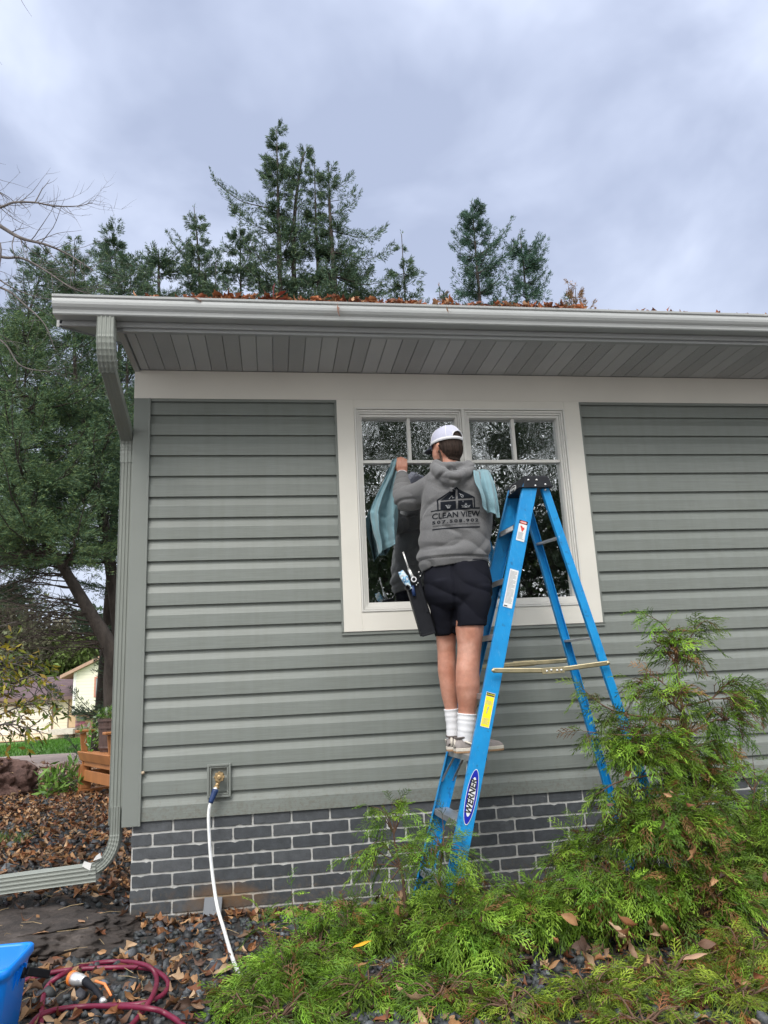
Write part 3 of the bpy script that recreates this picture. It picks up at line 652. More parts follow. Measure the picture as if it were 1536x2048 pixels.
    fig = [(-.016, .028), (-.004, .03), (.002, .02), (.01, .024), (.013, .012), (.006, .004), (.004, -.006), (-.004, .002), (-.006, .012)]
    obj('print', place2d(fig, c+nn*.0008, wv, td), [tuple(range(len(fig)))], M['label_red'], p)
    g = G()
    def lines(c, w, ys, mats, par, hh=.0016):
        V = []; F = []
        for y, x0, x1 in ys:
            b = len(V); V += [(x0, y-hh), (x1, y-hh), (x1, y+hh), (x0, y+hh)]; F.append((b, b+1, b+2, b+3))
        obj('print', place2d(V, c+nn*.0006, wv, td), F, mats, par)
    rl = random.Random(5)
    lines(c, .05, [(-.012-.0062*k, -.019, .019-rl.random()*.012) for k in range(7)], M['label_grey'], p)
    c, h, p = lab(1.625, 1.838, .052, [], 'instruction_label', W_)
    lines(c, .052, [(h/2-.012-.0066*k, -.021, .021-(rl.random()*.022 if k % 4 == 3 else .002)) for k in range(int((h-.03)/.0066))], M['label_grey'], p, .0014)
    lines(c, .052, [(-h/2+.008, -.021, -.002)], K_, p, .003)
    c, h, p = lab(.992, 1.168, .05, [(-.92, .92, .78, .97, K_)], 'caution_label', W_)
    q = [(-.0225, -h/2+.003), (.0225, -h/2+.003), (.0225, h/2*.76), (-.0225, h/2*.76)]; obj('print', place2d(q, c+nn*.0003, wv, td), [(0, 1, 2, 3)], M['label_yellow'], p)
    T, TF = text2d('CAUTION', .0105, bold=.0002); obj('lettering', place2d(T, c+nn*.0009+td*h*.437, wv, td), TF, M['label_yellow'], p)
    lines(c, .05, [(h*.25-.0058*k, -.018, .018-rl.random()*.01) for k in range(4)]+[(-h*.25-.0058*k, -.018, .018-rl.random()*.008) for k in range(6)], M['label_grey'], p, .001)
    g = G(); V = [(-.006, -.02), (-.002, -.02), (.0, -.002), (.004, .012), (0, .02), (-.004, .012), (-.004, 0)]; obj('print', place2d(V, c+nn*.0007, wv, td), [tuple(range(7))], M['label_grey'], p)
    c = np.array(fn(.652))+nn*.0022; n = 48
    def ell(a_, b_, k): return place2d([(a_*math.cos(t), b_*math.sin(t)) for t in np.linspace(0, 2*math.pi, n+1)[:-1]], c+nn*.0004*k, wv, td)
    p = obj('maker_label', ell(.030, .139, 1), [tuple(range(n))], W_, rail1)
    obj('print', ell(.0275, .135, 2), [tuple(range(n))], M['logo_blue'], p); obj('print', ell(.0185, .098, 3), [tuple(range(n))], W_, p)
    T, TF = text2d('WERNER', .047, bold=.0016, shear=.25); T[:, 0] *= .92; obj('lettering', place2d(T, c+nn*.0018, td, -wv), TF, K_, p)
    return fn, ff
FN, FF = build_ladder()

# ================================================================== HOSES, BUCKET, STONES
def catmull(P, n=10):
    P = [np.array(p, float) for p in P]; P = [2*P[0]-P[1]]+P+[2*P[-1]-P[-2]]; out = []
    for i in range(1, len(P)-2):
        for k in range(n):
            t = k/n; a, b, c, d = P[i-1:i+3]
            out.append(.5*((2*b)+(-a+c)*t+(2*a-5*b+4*c-d)*t*t+(-a+3*b-3*c+d)*t**3))
    out.append(P[-2]); return out
def gp(px, py, h=0):
    """where the sight line through a measured ground point meets the ground"""
    d = CF+CR*((px-W_PX/2)/F_PX)-CU*((py-H_PX/2)/F_PX); t = (0-CAM[2])/d[2]
    for _ in range(30):
        p = CAM+d*t; t = t*.5+.5*((float(gz(p[0], p[1]))+h-CAM[2])/d[2])
    return CAM+d*t
M['white_hose'] = simple('white hose', (.74, .75, .74), .35, var=.03)
M['blue_grip'] = simple('navy rubber', (.012, .035, .12), .5, var=.1, bs=.3, bscale=100)
M['red_hose'] = simple('maroon rubber hose', (.15, .012, .038), .38, var=.25, vs=14, bs=.25, bscale=60)
P = [(-.352, -.078, .69), at(418, 1620, -.10), at(419, 1680, -.13), at(424, 1740, -.17), at(434, 1810, -.26), (*at(447, 1860, -.40)[:2], .045), gp(470, 1930, .02), gp(491, 1958, .016), gp(540, 1985, .014), gp(590, 2000, .014), gp(560, 2040, .014), gp(520, 2015, .02), gp(512, 2047, .014)]
t = thing('garden_hose', (-.35, -.1, 0), 'thin white hose with navy grip hanging from the brass tap down the brick wall', 'hose')
cc = catmull(P, 10); G().tube(cc, .0095, 12).obj('hose', M['white_hose'], t, smooth=True)
G().tube([(-.3505, -.074, .700), (-.3515, -.0765, .688)], .0165, 14).obj('coupling', M['rivet'], t, smooth=True)
G().tube([p_ for p_ in cc[:8]], [.0185, .0185, .017, .0165, .016, .015, .0145, .0135], 14).obj('grip', M['blue_grip'], t, smooth=True)
# line printed along the white hose
G().tube([p_+np.array((.003, -.0088, 0)) for p_ in cc[9:55]], .0016, 5).obj('stripe', simple('hose stripe', (.42, .45, .55), .5), t)

t = thing('coiled_hose', tuple(gp(230, 1990)), 'maroon rubber hose lying in loose loops on the dark gravel', 'hose')
h = .019; R2 = [(-30, 1990, h), (62, 1957, h), (130, 1941, h), (230, 1935, h), (300, 1938, h*1.6), (335, 1962, h), (325, 1990, h), (280, 2008, h*1.6), (215, 2011, h)]
R1 = [(215, 2011, h), (206, 2004, .022)]
loop2 = [(50, 2062, h), (90, 2026, h*2), (170, 2013, h), (290, 2016, h*2.6), (340, 2032, h), (395, 2075, h)]
loop3 = [(82, 2060, h), (83, 2020, h*1.2), (92, 1978, h), (120, 1952, h*2.6), (175, 1930, h), (240, 1923, h), (295, 1932, h*2.6), (313, 1956, h), (306, 1990, h*2.4), (280, 2030, h*1.3), (250, 2065, h)]
for nm, R_ in (('hose', R2), ('hose', loop2), ('hose', loop3)):
    G().tube(catmull([gp(x, y, hh) for x, y, hh in R_], 12), .0105, 12).obj(nm, M['red_hose'], t, smooth=True)
# spray nozzle on the end of the red hose
tn = obj_n = None
a = gp(207, 2004, .024); b = gp(190, 1978, .045); c = gp(170, 1962, .055); d = gp(146, 1957, .05)
nz = thing('spray_nozzle', tuple(gp(185, 1990)), 'black and silver spray nozzle with orange ring at the end of the maroon hose', 'nozzle')
G().tube([a, a*.5+b*.5, b, b*.4+c*.6, c], [.011, .013, .013, .015, .018], 14).obj('body', M['black_plastic'], nz, smooth=True)
G().tube([a*1.05-b*.05, a*.85+b*.15], [.0145, .0145], 16).obj('collar', M['rivet'], nz, smooth=True)
G().tube([c, c*.6+d*.4, c*.25+d*.75, c*.05+d*.95], [.018, .025, .027, .027], 18).obj('head', M['rivet'], nz, smooth=True)
G().tube([c*.05+d*.95, d-(c-d)*.12], [.030, .030], 18).obj('ring', simple('orange plastic', (.75, .2, .03), .45), nz, smooth=True)
G().tube([b+np.array((.0, 0, .03)), b*.7+a*.3+np.array((.028, -.0, .03)), a+np.array((.03, .0, .02))], [.006, .006, .005], 8).obj('trigger', simple('orange trigger', (.75, .25, .08), .45), nz, smooth=True)

# bucket
def build_bucket():
    root = thing('bucket', (-1.23, -1.43, 0), 'bright blue rectangular plastic bucket at the corner beside the coiled maroon hose', 'bucket')
    M['bucket'] = simple('bright blue plastic', (.0, .21, .80), .35, var=.05, vs=4, bs=.05, bscale=60)
    def ringp(hx, hy, r, z, cx=-1.235, cy=-1.435, n=6, wave=0):
        P = []
        for sx, sy, a0 in ((1, 1, 0), (-1, 1, 90), (-1, -1, 180), (1, -1, 270)):
            for k in range(n+1):
                a = math.radians(a0+90*k/n); x = sx*(hx-r)+r*math.cos(a); y = sy*(hy-r)+r*math.sin(a)
                P.append((cx+x, cy+y, z+wave*(abs(x)/hx)**2))
        return P
    rows = [ringp(.225, .135, .04, .0), ringp(.235, .142, .04, .01), ringp(.26, .155, .045, .25), ringp(.262, .157, .045, .262), ringp(.272, .167, .05, .262), ringp(.276, .171, .05, .27), ringp(.276, .171, .05, .292), ringp(.272, .167, .05, .297), ringp(.262, .157, .045, .297), ringp(.258, .153, .045, .288), ringp(.23, .137, .04, .012)]
    rows = [[(x, y, z+(.012 if i >= 4 else 0)*((x+1.235)/.27)**2) for x, y, z in r] for i, r in enumerate(rows)]
    V = [p for r in rows for p in r]; n = len(rows[0]); F = [(i*n+k, i*n+(k+1) % n, (i+1)*n+(k+1) % n, (i+1)*n+k) for i in range(len(rows)-1) for k in range(n)]
    F += [tuple(range(n-1, -1, -1)), tuple((len(rows)-1)*n+k for k in range(n))]
    obj('shell', V, F, M['bucket'], root, smooth=True, bevel=0)
    for y in (-1.47, -1.42, -1.38): G().beam((-.985, y, .20), (-.966, y, .262), .004, .012, side=(0, 1, 0)).obj('rib', M['bucket'], root)
    g = G(); g.lathe([(.018, -.01), (.018, .016)], (-.975, -1.40, .235), 14, 'X'); g.beam((-.955, -1.40, .24), (-.90, -1.30, .19), .03, .014, side=(0, 0, 1)); g.obj('grip', M['black_plastic'], root, bevel=.004)
build_bucket()

# boulders
def rock(name, c, r, seed, mat, label, flat=.45, sub=6, amp=.28, yaw=0):
    bm = bmesh.new(); bmesh.ops.create_icosphere(bm, subdivisions=sub, radius=1); rs = random.Random(seed); o3 = Vector((rs.random()*50, rs.random()*50, rs.random()*50))
    for v in bm.verts:
        p = v.co.copy(); n = noise.fractal(p*1.1+o3, 1.0, 2.0, 3)*amp; n2 = noise.turbulence(p*4.5+o3, 5, True)*amp*.5; q = noise.voronoi(p*1.5+o3)[0]; n3 = -max(0, .10-(q[1]-q[0]))*3.0*amp
        p *= 1+n+n2+n3-.1
        if p.z > .62: p.z = .62+(p.z-.62)*.3
        v.co = p
    ca, sa = math.cos(yaw), math.sin(yaw)
    V = [(c[0]+(v.co.x*ca-v.co.y*sa)*r[0], c[1]+(v.co.x*sa+v.co.y*ca)*r[1], c[2]+v.co.z*r[2]) for v in bm.verts]; F = [tuple(x.index for x in f.verts) for f in bm.faces]; bm.free()
    return tag(obj(name, V, F, mat, smooth=True), label, 'rock')
def rockmat(name, c0, c1, c2):
    def b(t, p, out):
        v = vec(t); f = noi(t, v, 5, 8, .7, .4); f2 = noi(t, v, 40, 6, .7)
        c = ramp(t, f, [(.32, c0), (.52, c1), (.72, c2)]); c = mixc(t, 1.0, c, ramp(t, f2, [(.3, (.6,)*3), (.7, (1.25,)*3)]), 'MULTIPLY')
        t.links.new(c, p.inputs['Base Color']); p.inputs['Roughness'].default_value = .8; bump(t, p, f2, .9, .012)
    return nmat(name, b)
M['dark_rock'] = rockmat('dark basalt', (.020, .016, .015), (.055, .043, .038), (.11, .092, .084)); M['red_rock'] = rockmat('reddish granite', (.06, .03, .026), (.13, .07, .058), (.22, .14, .12))
rock('boulder', (-1.36, -.19, .0), (.62, .40, .16), 11, M['dark_rock'], 'broad dark brown slab of rock lying below the downspout extension behind the blue bucket', yaw=.1)
rock('boulder', (-3.72, 5.25, .18), (.80, .5, .56), 4, M['red_rock'], 'reddish brown boulder at the left edge of the leaf covered gravel bed')

# ================================================================== PERSON
def remesh_obj(g, name, mat, parent, vox, smooth=6, disp=None, smf=.5):
    me = mesh_data('tmp', np.array(g.V), g.F); o = bpy.data.objects.new('tmp', me); S.collection.objects.link(o)
    m = o.modifiers.new('r', 'REMESH'); m.mode = 'VOXEL'; m.voxel_size = vox; m.use_smooth_shade = True
    s_ = o.modifiers.new('s', 'SMOOTH'); s_.iterations = smooth; s_.factor = smf
    dg = bpy.context.evaluated_depsgraph_get(); dg.update(); ev = o.evaluated_get(dg).to_mesh()
    n = len(ev.vertices); V = np.empty(n*3, np.float32); ev.vertices.foreach_get('co', V); V = V.reshape(-1, 3).astype(float)
    Nn = np.empty(n*3, np.float32); ev.vertices.foreach_get('normal', Nn); Nn = Nn.reshape(-1, 3)
    F = [tuple(p.vertices) for p in ev.polygons]; o.evaluated_get(dg).to_mesh_clear(); bpy.data.objects.remove(o)
    if disp is not None: V = V+Nn*np.array([disp(v, nn) for v, nn in zip(V, Nn)])[:, None]
    r = obj(name, V, F, mat, parent, smooth=True); return r, V, F
def stack(g, rings, n=36):
    """rings: (cx, cy, cz, a, b, yaw, tilt) horizontal ellipses, closed top and bottom"""
    V = []
    for cx, cy, cz, a, b, yw, tl in rings:
        for k in range(n):
            t = 2*math.pi*k/n; ct, st = math.cos(t), math.sin(t); e_ = .82
            x = a*math.copysign(abs(ct)**e_, ct); y = b*math.copysign(abs(st)**e_, st)
            V.append((cx+x*math.cos(yw)-y*math.sin(yw), cy+x*math.sin(yw)+y*math.cos(yw), cz+tl*x))
    F = [(i*n+k, i*n+(k+1) % n, (i+1)*n+(k+1) % n, (i+1)*n+k) for i in range(len(rings)-1) for k in range(n)]
    F += [tuple(range(n-1, -1, -1)), tuple((len(rings)-1)*n+k for k in range(n))]
    g.add(V, F)
def pxr(py, xl, xr, b, Y, yw=0, tl=0, grow=0):
    a, c = at(xl, py, Y), at(xr, py, Y); m = (a+c)/2
    return (m[0], m[1], m[2], (c[0]-a[0])/2+grow, b+grow, yw, tl)
def limb(g, pts, n=16):
    """pts: (px,py,Y,r); rounded ends"""
    P = [Vector(at(a, b, c)) for a, b, c, r in pts]; R = [p[3] for p in pts]
    d0 = (P[0]-P[1]).normalized(); d1 = (P[-1]-P[-2]).normalized()
    Q = [P[0]+d0*R[0]*.9, P[0]+d0*R[0]*.55]+P+[P[-1]+d1*R[-1]*.55, P[-1]+d1*R[-1]*.9]; RR = [R[0]*.3, R[0]*.8]+R+[R[-1]*.8, R[-1]*.3]
    g.tube(Q, RR, n)
def ell(g, c, r, rot=None, n=20):
    V = []; F = []; m = n//2
    for i in range(m+1):
        ph = math.pi*(i/m)*.98+.02; 
        for k in range(n):
            t = 2*math.pi*k/n; p = Vector((r[0]*math.sin(ph)*math.cos(t), r[1]*math.sin(ph)*math.sin(t), r[2]*math.cos(ph)))
            if rot: p = rot @ p
            V.append(Vector(c)+p)
    F = [(i*n+k, (i+1)*n+k, (i+1)*n+(k+1) % n, i*n+(k+1) % n) for i in range(m) for k in range(n)]+[tuple(range(n)), tuple(m*n+k for k in range(n-1, -1, -1))]
    g.add(V, F)
def _skin(t, p, out):
    v = vec(t); f = noi(t, v, 9, 4); f2 = noi(t, v, 45, 4); hair = noi(t, vec(t, 'Object', (1, 1, .35)), 220, 2, .6)
    c = ramp(t, f, [(.3, (.40, .165, .105)), (.5, (.48, .225, .155)), (.72, (.57, .31, .235))])
    c = mixc(t, 1.0, c, ramp(t, f2, [(.3, (.9,)*3), (.7, (1.05,)*3)]), 'MULTIPLY'); c = mixc(t, ramp(t, hair, [(.64, (0,)*3), (.7, (.28,)*3)]), c, (.2, .11, .07))
    t.links.new(c, p.inputs['Base Color']); p.inputs['Roughness'].default_value = .5; p.inputs['Subsurface Weight'].default_value = .12
    p.inputs['Subsurface Radius'].default_value = (.02, .008, .004); p.inputs['Subsurface Scale'].default_value = .3; bump(t, p, f2, .12, .002)
M['skin'] = nmat('skin', _skin)
def _fleece(t, p, out):
    v = vec(t); f = noi(t, v, 7, 4); f2 = noi(t, v, 420, 2, .7); f3 = noi(t, vec(t, 'Object', (1, 1, .3)), 60, 3)
    c = ramp(t, f2, [(.3, (.085, .085, .09)), (.7, (.175, .175, .18))]); c = mixc(t, 1.0, c, ramp(t, f, [(.3, (.9,)*3), (.7, (1.06,)*3)]), 'MULTIPLY')
    t.links.new(c, p.inputs['Base Color']); p.inputs['Roughness'].default_value = .92; p.inputs['Sheen Weight'].default_value = .15; bump(t, p, f3, .2, .003)
M['fleece'] = nmat('heather grey fleece', _fleece)
M['shorts'] = simple('navy shorts cloth', (.0055, .006, .0115), .85, var=.2, vs=10, spec=.2, bs=.25, bscale=18, bdist=.004)
M['sock'] = simple('white sock', (.74, .74, .77), .9, var=.03, bs=.4, bscale=260)
M['shoe'] = simple('taupe suede', (.27, .24, .23), .85, var=.15, vs=30, bs=.3, bscale=200)
M['sole'] = simple('cream sole', (.6, .55, .48), .6, var=.08, vs=20); M['gum'] = simple('gum sole', (.33, .2, .11), .6)
M['hair'] = simple('dark brown hair', (.028, .018, .014), .7, var=.5, vs=90, spec=.15, bs=.9, bscale=160, bdist=.004, stretch=(1, 1, .15))
M['mesh_cap'] = simple('shade tinted mesh cap', (.50, .51, .64), .75, var=.06, vs=300, bs=.9, bscale=420, bdist=.003)  # white mesh coloured lavender: its shade is put into the base colour
M['cap_white'] = simple('white cap cloth', (.72, .72, .76), .7, var=.03)
M['navy'] = simple('navy cap bill', (.012, .016, .035), .7)
M['print'] = simple('dark print ink', (.009, .011, .016), .85, var=.2, vs=50, spec=.1)
M['print_light'] = simple('light print line', (.3, .31, .33), .8)

def build_person():
    fx, fy = math.sin(math.radians(-34)), math.cos(math.radians(-34)); rx_, ry_ = fy, -fx
    pr = thing('person', tuple(at(925, 1507, -.50)), 'person in white cap, grey hoodie and navy shorts on the ladder wiping the window', 'person')
    HC = Vector(at(893, 897, -.49)); R3 = Matrix(((rx_, fx, 0), (ry_, fy, 0), (0, 0, 1)))
    def H(x, y, z): return HC+R3 @ Vector((x, y, z))
    # ---- body
    g = G()
    ell(g, H(0, -.008, .035), (.077, .096, .093), R3); ell(g, H(0, .035, -.02), (.066, .062, .085), R3); ell(g, H(0, .05, -.075), (.045, .042, .04), R3)
    ell(g, H(0, -.022, -.015), (.074, .082, .085), R3)
    ell(g, H(0, .105, -.015), (.011, .016, .022), R3); ell(g, H(0, .098, .008), (.009, .012, .03), R3); ell(g, H(0, .094, -.052), (.022, .008, .007), R3)
    ell(g, H(0, .090, .028), (.05, .012, .012), R3)
    for s_ in (-1, 1):
        ell(g, H(.078*s_, .004, -.012), (.008, .018, .031), R3); ell(g, H(.084*s_, -.006, .0), (.007, .014, .024), R3)
    nk = at(902, 945, -.50)
    g.tube([H(0, -.015, -.03), H(0, -.018, -.07), Vector(nk), Vector(nk)+Vector((0, 0, -.07))], [.058, .056, .062, .09], 20)
    body_r = [(940, 862, 948, .06, -.50), (955, 856, 962, .085, -.50), (975, 854, 968, .10, -.50), (1010, 856, 968, .11, -.50), (1050, 858, 964, .11, -.50), (1090, 862, 958, .10, -.50), (1130, 860, 962, .11, -.50), (1170, 860, 968, .125, -.50), (1205, 864, 970, .12, -.50)]
    stack(g, [pxr(*q) for q in body_r[::-1]])
    limb(g, [(862, 968, -.50, .058), (836, 984, -.39, .05), (812, 997, -.28, .043), (807, 975, -.19, .038), (804, 952, -.115, .027), (804, 945, -.105, .0265)])
    limb(g, [(962, 972, -.48, .058), (962, 1010, -.37, .05), (955, 1050, -.29, .043), (925, 1030, -.22, .036), (905, 1015, -.20, .027)])
    # left hand pinching the towel : palm, four bent fingers, thumb
    def hand(ox, oy, oY, sx=1):
        q = lambda a, b, c, r: (ox+a*sx, oy+b, oY+c, r)
        for i in range(4): limb(g, [q(-6.5+4.4*i, 12, .0, .0125), q(-8.2+5.2*i, 0, -.008, .0135), q(-8.6+5.5*i, -9+abs(i-1), -.002, .0115)], 10)
        for i, (ln, rr) in enumerate(((1.0, .0092), (1.12, .0095), (1.02, .009), (.82, .008))):
            bx = -8.6+5.6*i
            limb(g, [q(bx, -9+abs(i-1)*.8, -.004, rr*1.12), q(bx+.4, -17*ln**.5+abs(i-1), .014, rr*1.02), q(bx+1.0, -17*ln**.5+2, .032, rr*.95), q(bx+1.2, -11, .044, rr*.85), q(bx+.8, -6, .045, rr*.78)], 10)
        limb(g, [q(-6, 10, .010, .014), q(-11.5, 3, .018, .0125), q(-12, -5, .028, .0105), q(-8.5, -10, .036, .009)], 10)
    hand(804, 933, -.108)
    hand(890, 1003, -.17)
    limb(g, [(907, 1017, -.20, .025), (893, 1008, -.175, .022)], 12)
    # legs
    limb(g, [(892, 1190, -.47, .070), (891, 1240, -.45, .062), (892, 1275, -.435, .058), (893, 1305, -.425, .053), (894, 1342, -.43, .0535), (897, 1370, -.43, .050), (899, 1392, -.425, .045), (903, 1420, -.42, .036), (906, 1455, -.415, .033), (906, 1480, -.41, .036)], 22)
    limb(g, [(938, 1190, -.53, .078), (940, 1235, -.55, .082), (939, 1262, -.56, .080), (939, 1290, -.56, .069), (937.5, 1310, -.56, .066), (935, 1342, -.57, .0665), (935.5, 1372, -.57, .068), (935.5, 1392, -.565, .062), (935, 1412, -.56, .053), (933, 1430, -.555, .047), (931, 1460, -.555, .040), (930, 1480, -.55, .040)], 22)
    body, BV, BF = remesh_obj(g, 'body', M['skin'], pr, .0048, smooth=5)
    bvh = BVHTree.FromPolygons([Vector(v) for v in BV], BF)
    # ---- hair and beard laid on the head
    def shell(name, azs, zs, inside, off, mat):
        V = []; idx = {}; F = []
        for i, az in enumerate(azs):
            for j, z in enumerate(zs):
                if not inside(az, z): continue
                d = R3 @ Vector((math.sin(az), -math.cos(az), 0)); c = H(0, -.005, z); hit = bvh.ray_cast(c+d*.3, -d, .3)
                if hit[0] is None: continue
                k = off*(1+.35*noise.noise(Vector((az*22, z*30, 0))))
                idx[i, j] = len(V); V.append(hit[0]+d*k)
        for i in range(len(azs)-1):
            for j in range(len(zs)-1):
                q = [(i, j), (i+1, j), (i+1, j+1), (i, j+1)]
                if all(t in idx for t in q): F.append(tuple(idx[t] for t in q))
        o = obj(name, V, F, mat, pr, smooth=True); s_ = o.modifiers.new('t', 'SOLIDIFY'); s_.thickness = off*1.4; s_.offset = -1; return o
    azs = np.linspace(-2.2, 2.2, 90); 
    shell('hair', azs, np.linspace(-.10, .10, 44), lambda a, z: (abs(a) < 1.42 and z > -.098+.026*abs(a)**3) or (1.22 <= abs(a) < 1.9 and z > .02), .007, M['hair'])
    azs2 = np.linspace(1.45, 2*math.pi-1.45, 70)
    shell('beard', azs2, np.linspace(-.115, -.0, 26), lambda a, z: z < -.066+.05*max(0, 1-min(a-1.45, 2*math.pi-1.45-a)*2.2), .003, simple('brown beard', (.10, .062, .045), .8, var=.4, vs=120, bs=.6, bscale=220))
    for s_ in (-1, 1):
        ge = G(); ell(ge, H(.031*s_, .083, .010), (.012, .012, .011), R3, 14); ge.obj('eye', M['label_white'], pr, smooth=True)
    # ---- cap
    g = G(); A, B, n, m = .088, .108, 96, 26; V = []; F = []
    def capp(az, el, k=1.0):     # az from the back of the head
        r = math.cos(el)**.72; z = .028+.108*math.sin(el)**.95 if el > 0 else .028
        return H(A*k*r*math.sin(az), -.004-B*k*r*math.cos(az), z+.004*math.cos(az))
    els = np.linspace(0, math.pi/2*.995, m)
    for el in els:
        for k in range(n): az = 2*math.pi*k/n-math.pi; V.append(capp(az, el))
    def open_(az, el): return (az/.53)**2+((el-.10)/.38)**2 < 1 and el > .13
    for i in range(m-1):
        for k in range(n):
            az = 2*math.pi*(k+.5)/n-math.pi; el = (els[i]+els[i+1])/2
            if open_(az, el): continue
            F.append((i*n+k, i*n+(k+1) % n, (i+1)*n+(k+1) % n, (i+1)*n+k))
    crown = obj('cap', V, F, M['mesh_cap'], pr, smooth=True); s_ = crown.modifiers.new('t', 'SOLIDIFY'); s_.thickness = .002
    g = G(); V = []; F = []
    for i, (el, k_) in enumerate(((-.0, 1.0), (0, 1.008), (.11, 1.012), (.125, 1.002))):
        for k in range(n):
            p = capp(2*math.pi*k/n-math.pi, el, k_); V.append((p[0], p[1], p[2]-(.004 if i < 2 else 0)))
    g.add(V, [(i*n+k, i*n+(k+1) % n, (i+1)*n+(k+1) % n, (i+1)*n+k) for i in range(3) for k in range(n)])
    P = [capp(.53*math.sin(t)*1.04, .10+.38*1.04*math.cos(t), 1.006) for t in np.linspace(-1.5, 1.5, 20)]; g.tube(P, .0032, 8)
    for az in (-.95, .95, -2.2, 2.2): g.tube([capp(az, e_, 1.004) for e_ in np.linspace(.1, 1.55, 14)], .0019, 6)
    g.tube([capp(0, e_, 1.004) for e_ in np.linspace(.5, 1.55, 9)], .0019, 6)
    ell(g, capp(0, 1.57), (.007, .007, .004), None, 10); g.obj('band', M['cap_white'], crown, smooth=True)
    g = G(); V = []; F = []; nu, nv = 18, 8
    for j in range(nv+1):
        for i in range(nu+1):
            u = (i/nu*2-1); a = u*.95; r0 = 1.0; ext = .072*(1-(abs(u)**2.6))*j/nv
            p = H(A*1.0*math.sin(a)*r0*(1-.05*j/nv), -.004+B*1.0*math.cos(a)*r0+ext, .026-.010*u*u*j/nv*1.5-.012*(j/nv)); V.append(p)
    for j in range(nv):
        for i in range(nu): F.append((j*(nu+1)+i, j*(nu+1)+i+1, (j+1)*(nu+1)+i+1, (j+1)*(nu+1)+i))
    bl = obj('bill', V, F, M['navy'], crown, smooth=True); s_ = bl.modifiers.new('t', 'SOLIDIFY'); s_.thickness = .004
    # ---- hoodie
    g = G()
    hr = [(936, 868, 944, .07, -.50), (944, 858, 956, .09, -.505), (953, 849, 966, .105, -.505), (964, 845, 975, .12, -.505), (980, 844, 980, .13, -.505), (1005, 843, 983, .137, -.505), (1040, 841, 983, .14, -.50), (1072, 839, 980, .14, -.50), (1098, 836, 979, .146, -.50), (1114, 836, 979, .150, -.50), (1124, 840, 977, .146, -.50), (1134, 845, 974, .138, -.50)]
    stack(g, [pxr(a, b, c, d, e_, 0, .10 if a > 1090 else 0) for a, b, c, d, e_ in hr[::-1]], 48)
    limb(g, [(866, 972, -.50, .082), (845, 985, -.42, .080), (826, 994, -.345, .080), (811, 997, -.28, .077), (806, 985, -.235, .069), (804, 970, -.19, .056), (804, 959, -.15, .045), (804.5, 952, -.125, .041)], 24)
    limb(g, [(962, 972, -.48, .08), (964, 1010, -.37, .075), (955, 1050, -.29, .068), (925, 1030, -.22, .052), (910, 1020, -.205, .042)], 24)
    # hood lying on the back
    def hr3(px, py, Y, r): limb(g, [(px, py, Y, r)]*1, 12)
    hoodL = [(869, 938, -.53, .030), (874, 944, -.58, .036), (886, 951, -.625, .042), (900, 958, -.645, .046), (915, 958, -.645, .046), (930, 950, -.62, .042), (940, 942, -.575, .036), (943, 936, -.53, .030)]
    hoodL = [(a_, b_-4, c_, d_) for a_, b_, c_, d_ in hoodL]; limb(g, hoodL, 18)
    limb(g, [(870, 927, -.47, .022), (874, 928, -.54, .026), (886, 931, -.585, .028), (904, 932, -.60, .029), (922, 931, -.59, .028), (934, 929, -.55, .026), (938, 927, -.48, .022)], 14)
    limb(g, [(904, 955, -.625, .052), (905, 968, -.645, .036), (905, 979, -.648, .020), (905, 985, -.645, .009)], 16)
    limb(g, [(884, 948, -.61, .044), (893, 963, -.632, .030), (901, 975, -.64, .018)], 14); limb(g, [(928, 948, -.605, .042), (919, 962, -.632, .030), (909, 975, -.64, .018)], 14)
    hemz = at(910, 1130, -.5)[2]; hz_ = at(905, 985, -.64)[2]; hx_ = at(905, 960, -.64)[0]
    el_ = at(811, 997, -.28)
    def disp(v, n):
        x, y, z = v; q = Vector((x*3.1, y*3.1, z*3.1)); d = 0
        k = max(0, 1-(z-hemz)/.26)
        if k > 0 and z > hemz-.05:
            band = z-hemz < .028+.10*(x-1.04)*0
            ph = (z-hemz)*62+5.5*noise.noise(Vector((x*4.2, y*3, z*2)))+2.2*(x-1.0)*3
            d += (.0 if band else .0135*k**.8*(abs(math.sin(ph*.5))**.8-.62))
            if abs((z-hemz)-.030) < .006: d -= .006
        d += .008*noise.noise(q*1.6)+.005*noise.noise(q*4.0+Vector((7, 1, 2)))-.010*max(0, .16-abs(noise.noise(Vector((x*4+z*2.5, y*3, z*7-x*3)))))/.16
        # creases radiating from the armpits
        if x < el_[0]+.26 and z > hemz+.28:
            t = (x-el_[0])*34+(z-el_[2])*26; d += .0075*(abs(math.sin(.5*(t+5*noise.noise(q*1.3))))**.8-.6)*max(0, 1-abs(x-el_[0]-.04)/.2)
        if x < el_[0]+.03 and y > -.3: d += .004*(abs(math.sin((z-el_[2])*62+2*noise.noise(q*2)))**.7-.6)*1.2
        # folds inside the hood
        if z > hz_ and y < -.55 and n[1] < .3:
            rr = math.hypot((x-hx_)*1.0, (z-hz_-.16)*1.0); d += .008*(abs(math.sin(rr*62+2.5*noise.noise(q*2)))**.7-.6)*max(0, 1-abs(x-hx_)/.15)
        return d
    hood, HV, HF = remesh_obj(g, 'hoodie', M['fleece'], pr, .0052, smooth=3, disp=disp)
    hb = BVHTree.FromPolygons([Vector(v) for v in HV], HF)
    g = G(); c = Vector(at(804, 952, -.123)); d = Vector(at(804, 947, -.112))-c
    g.tube([c-d*3.2, c-d*1, c+d*.4], [.0445, .043, .040], 20, cap=False); g.obj('cuff', M['fleece'], hood, smooth=True)
    g = G(); c = Vector(at(804, 946.5, -.106)); V = []
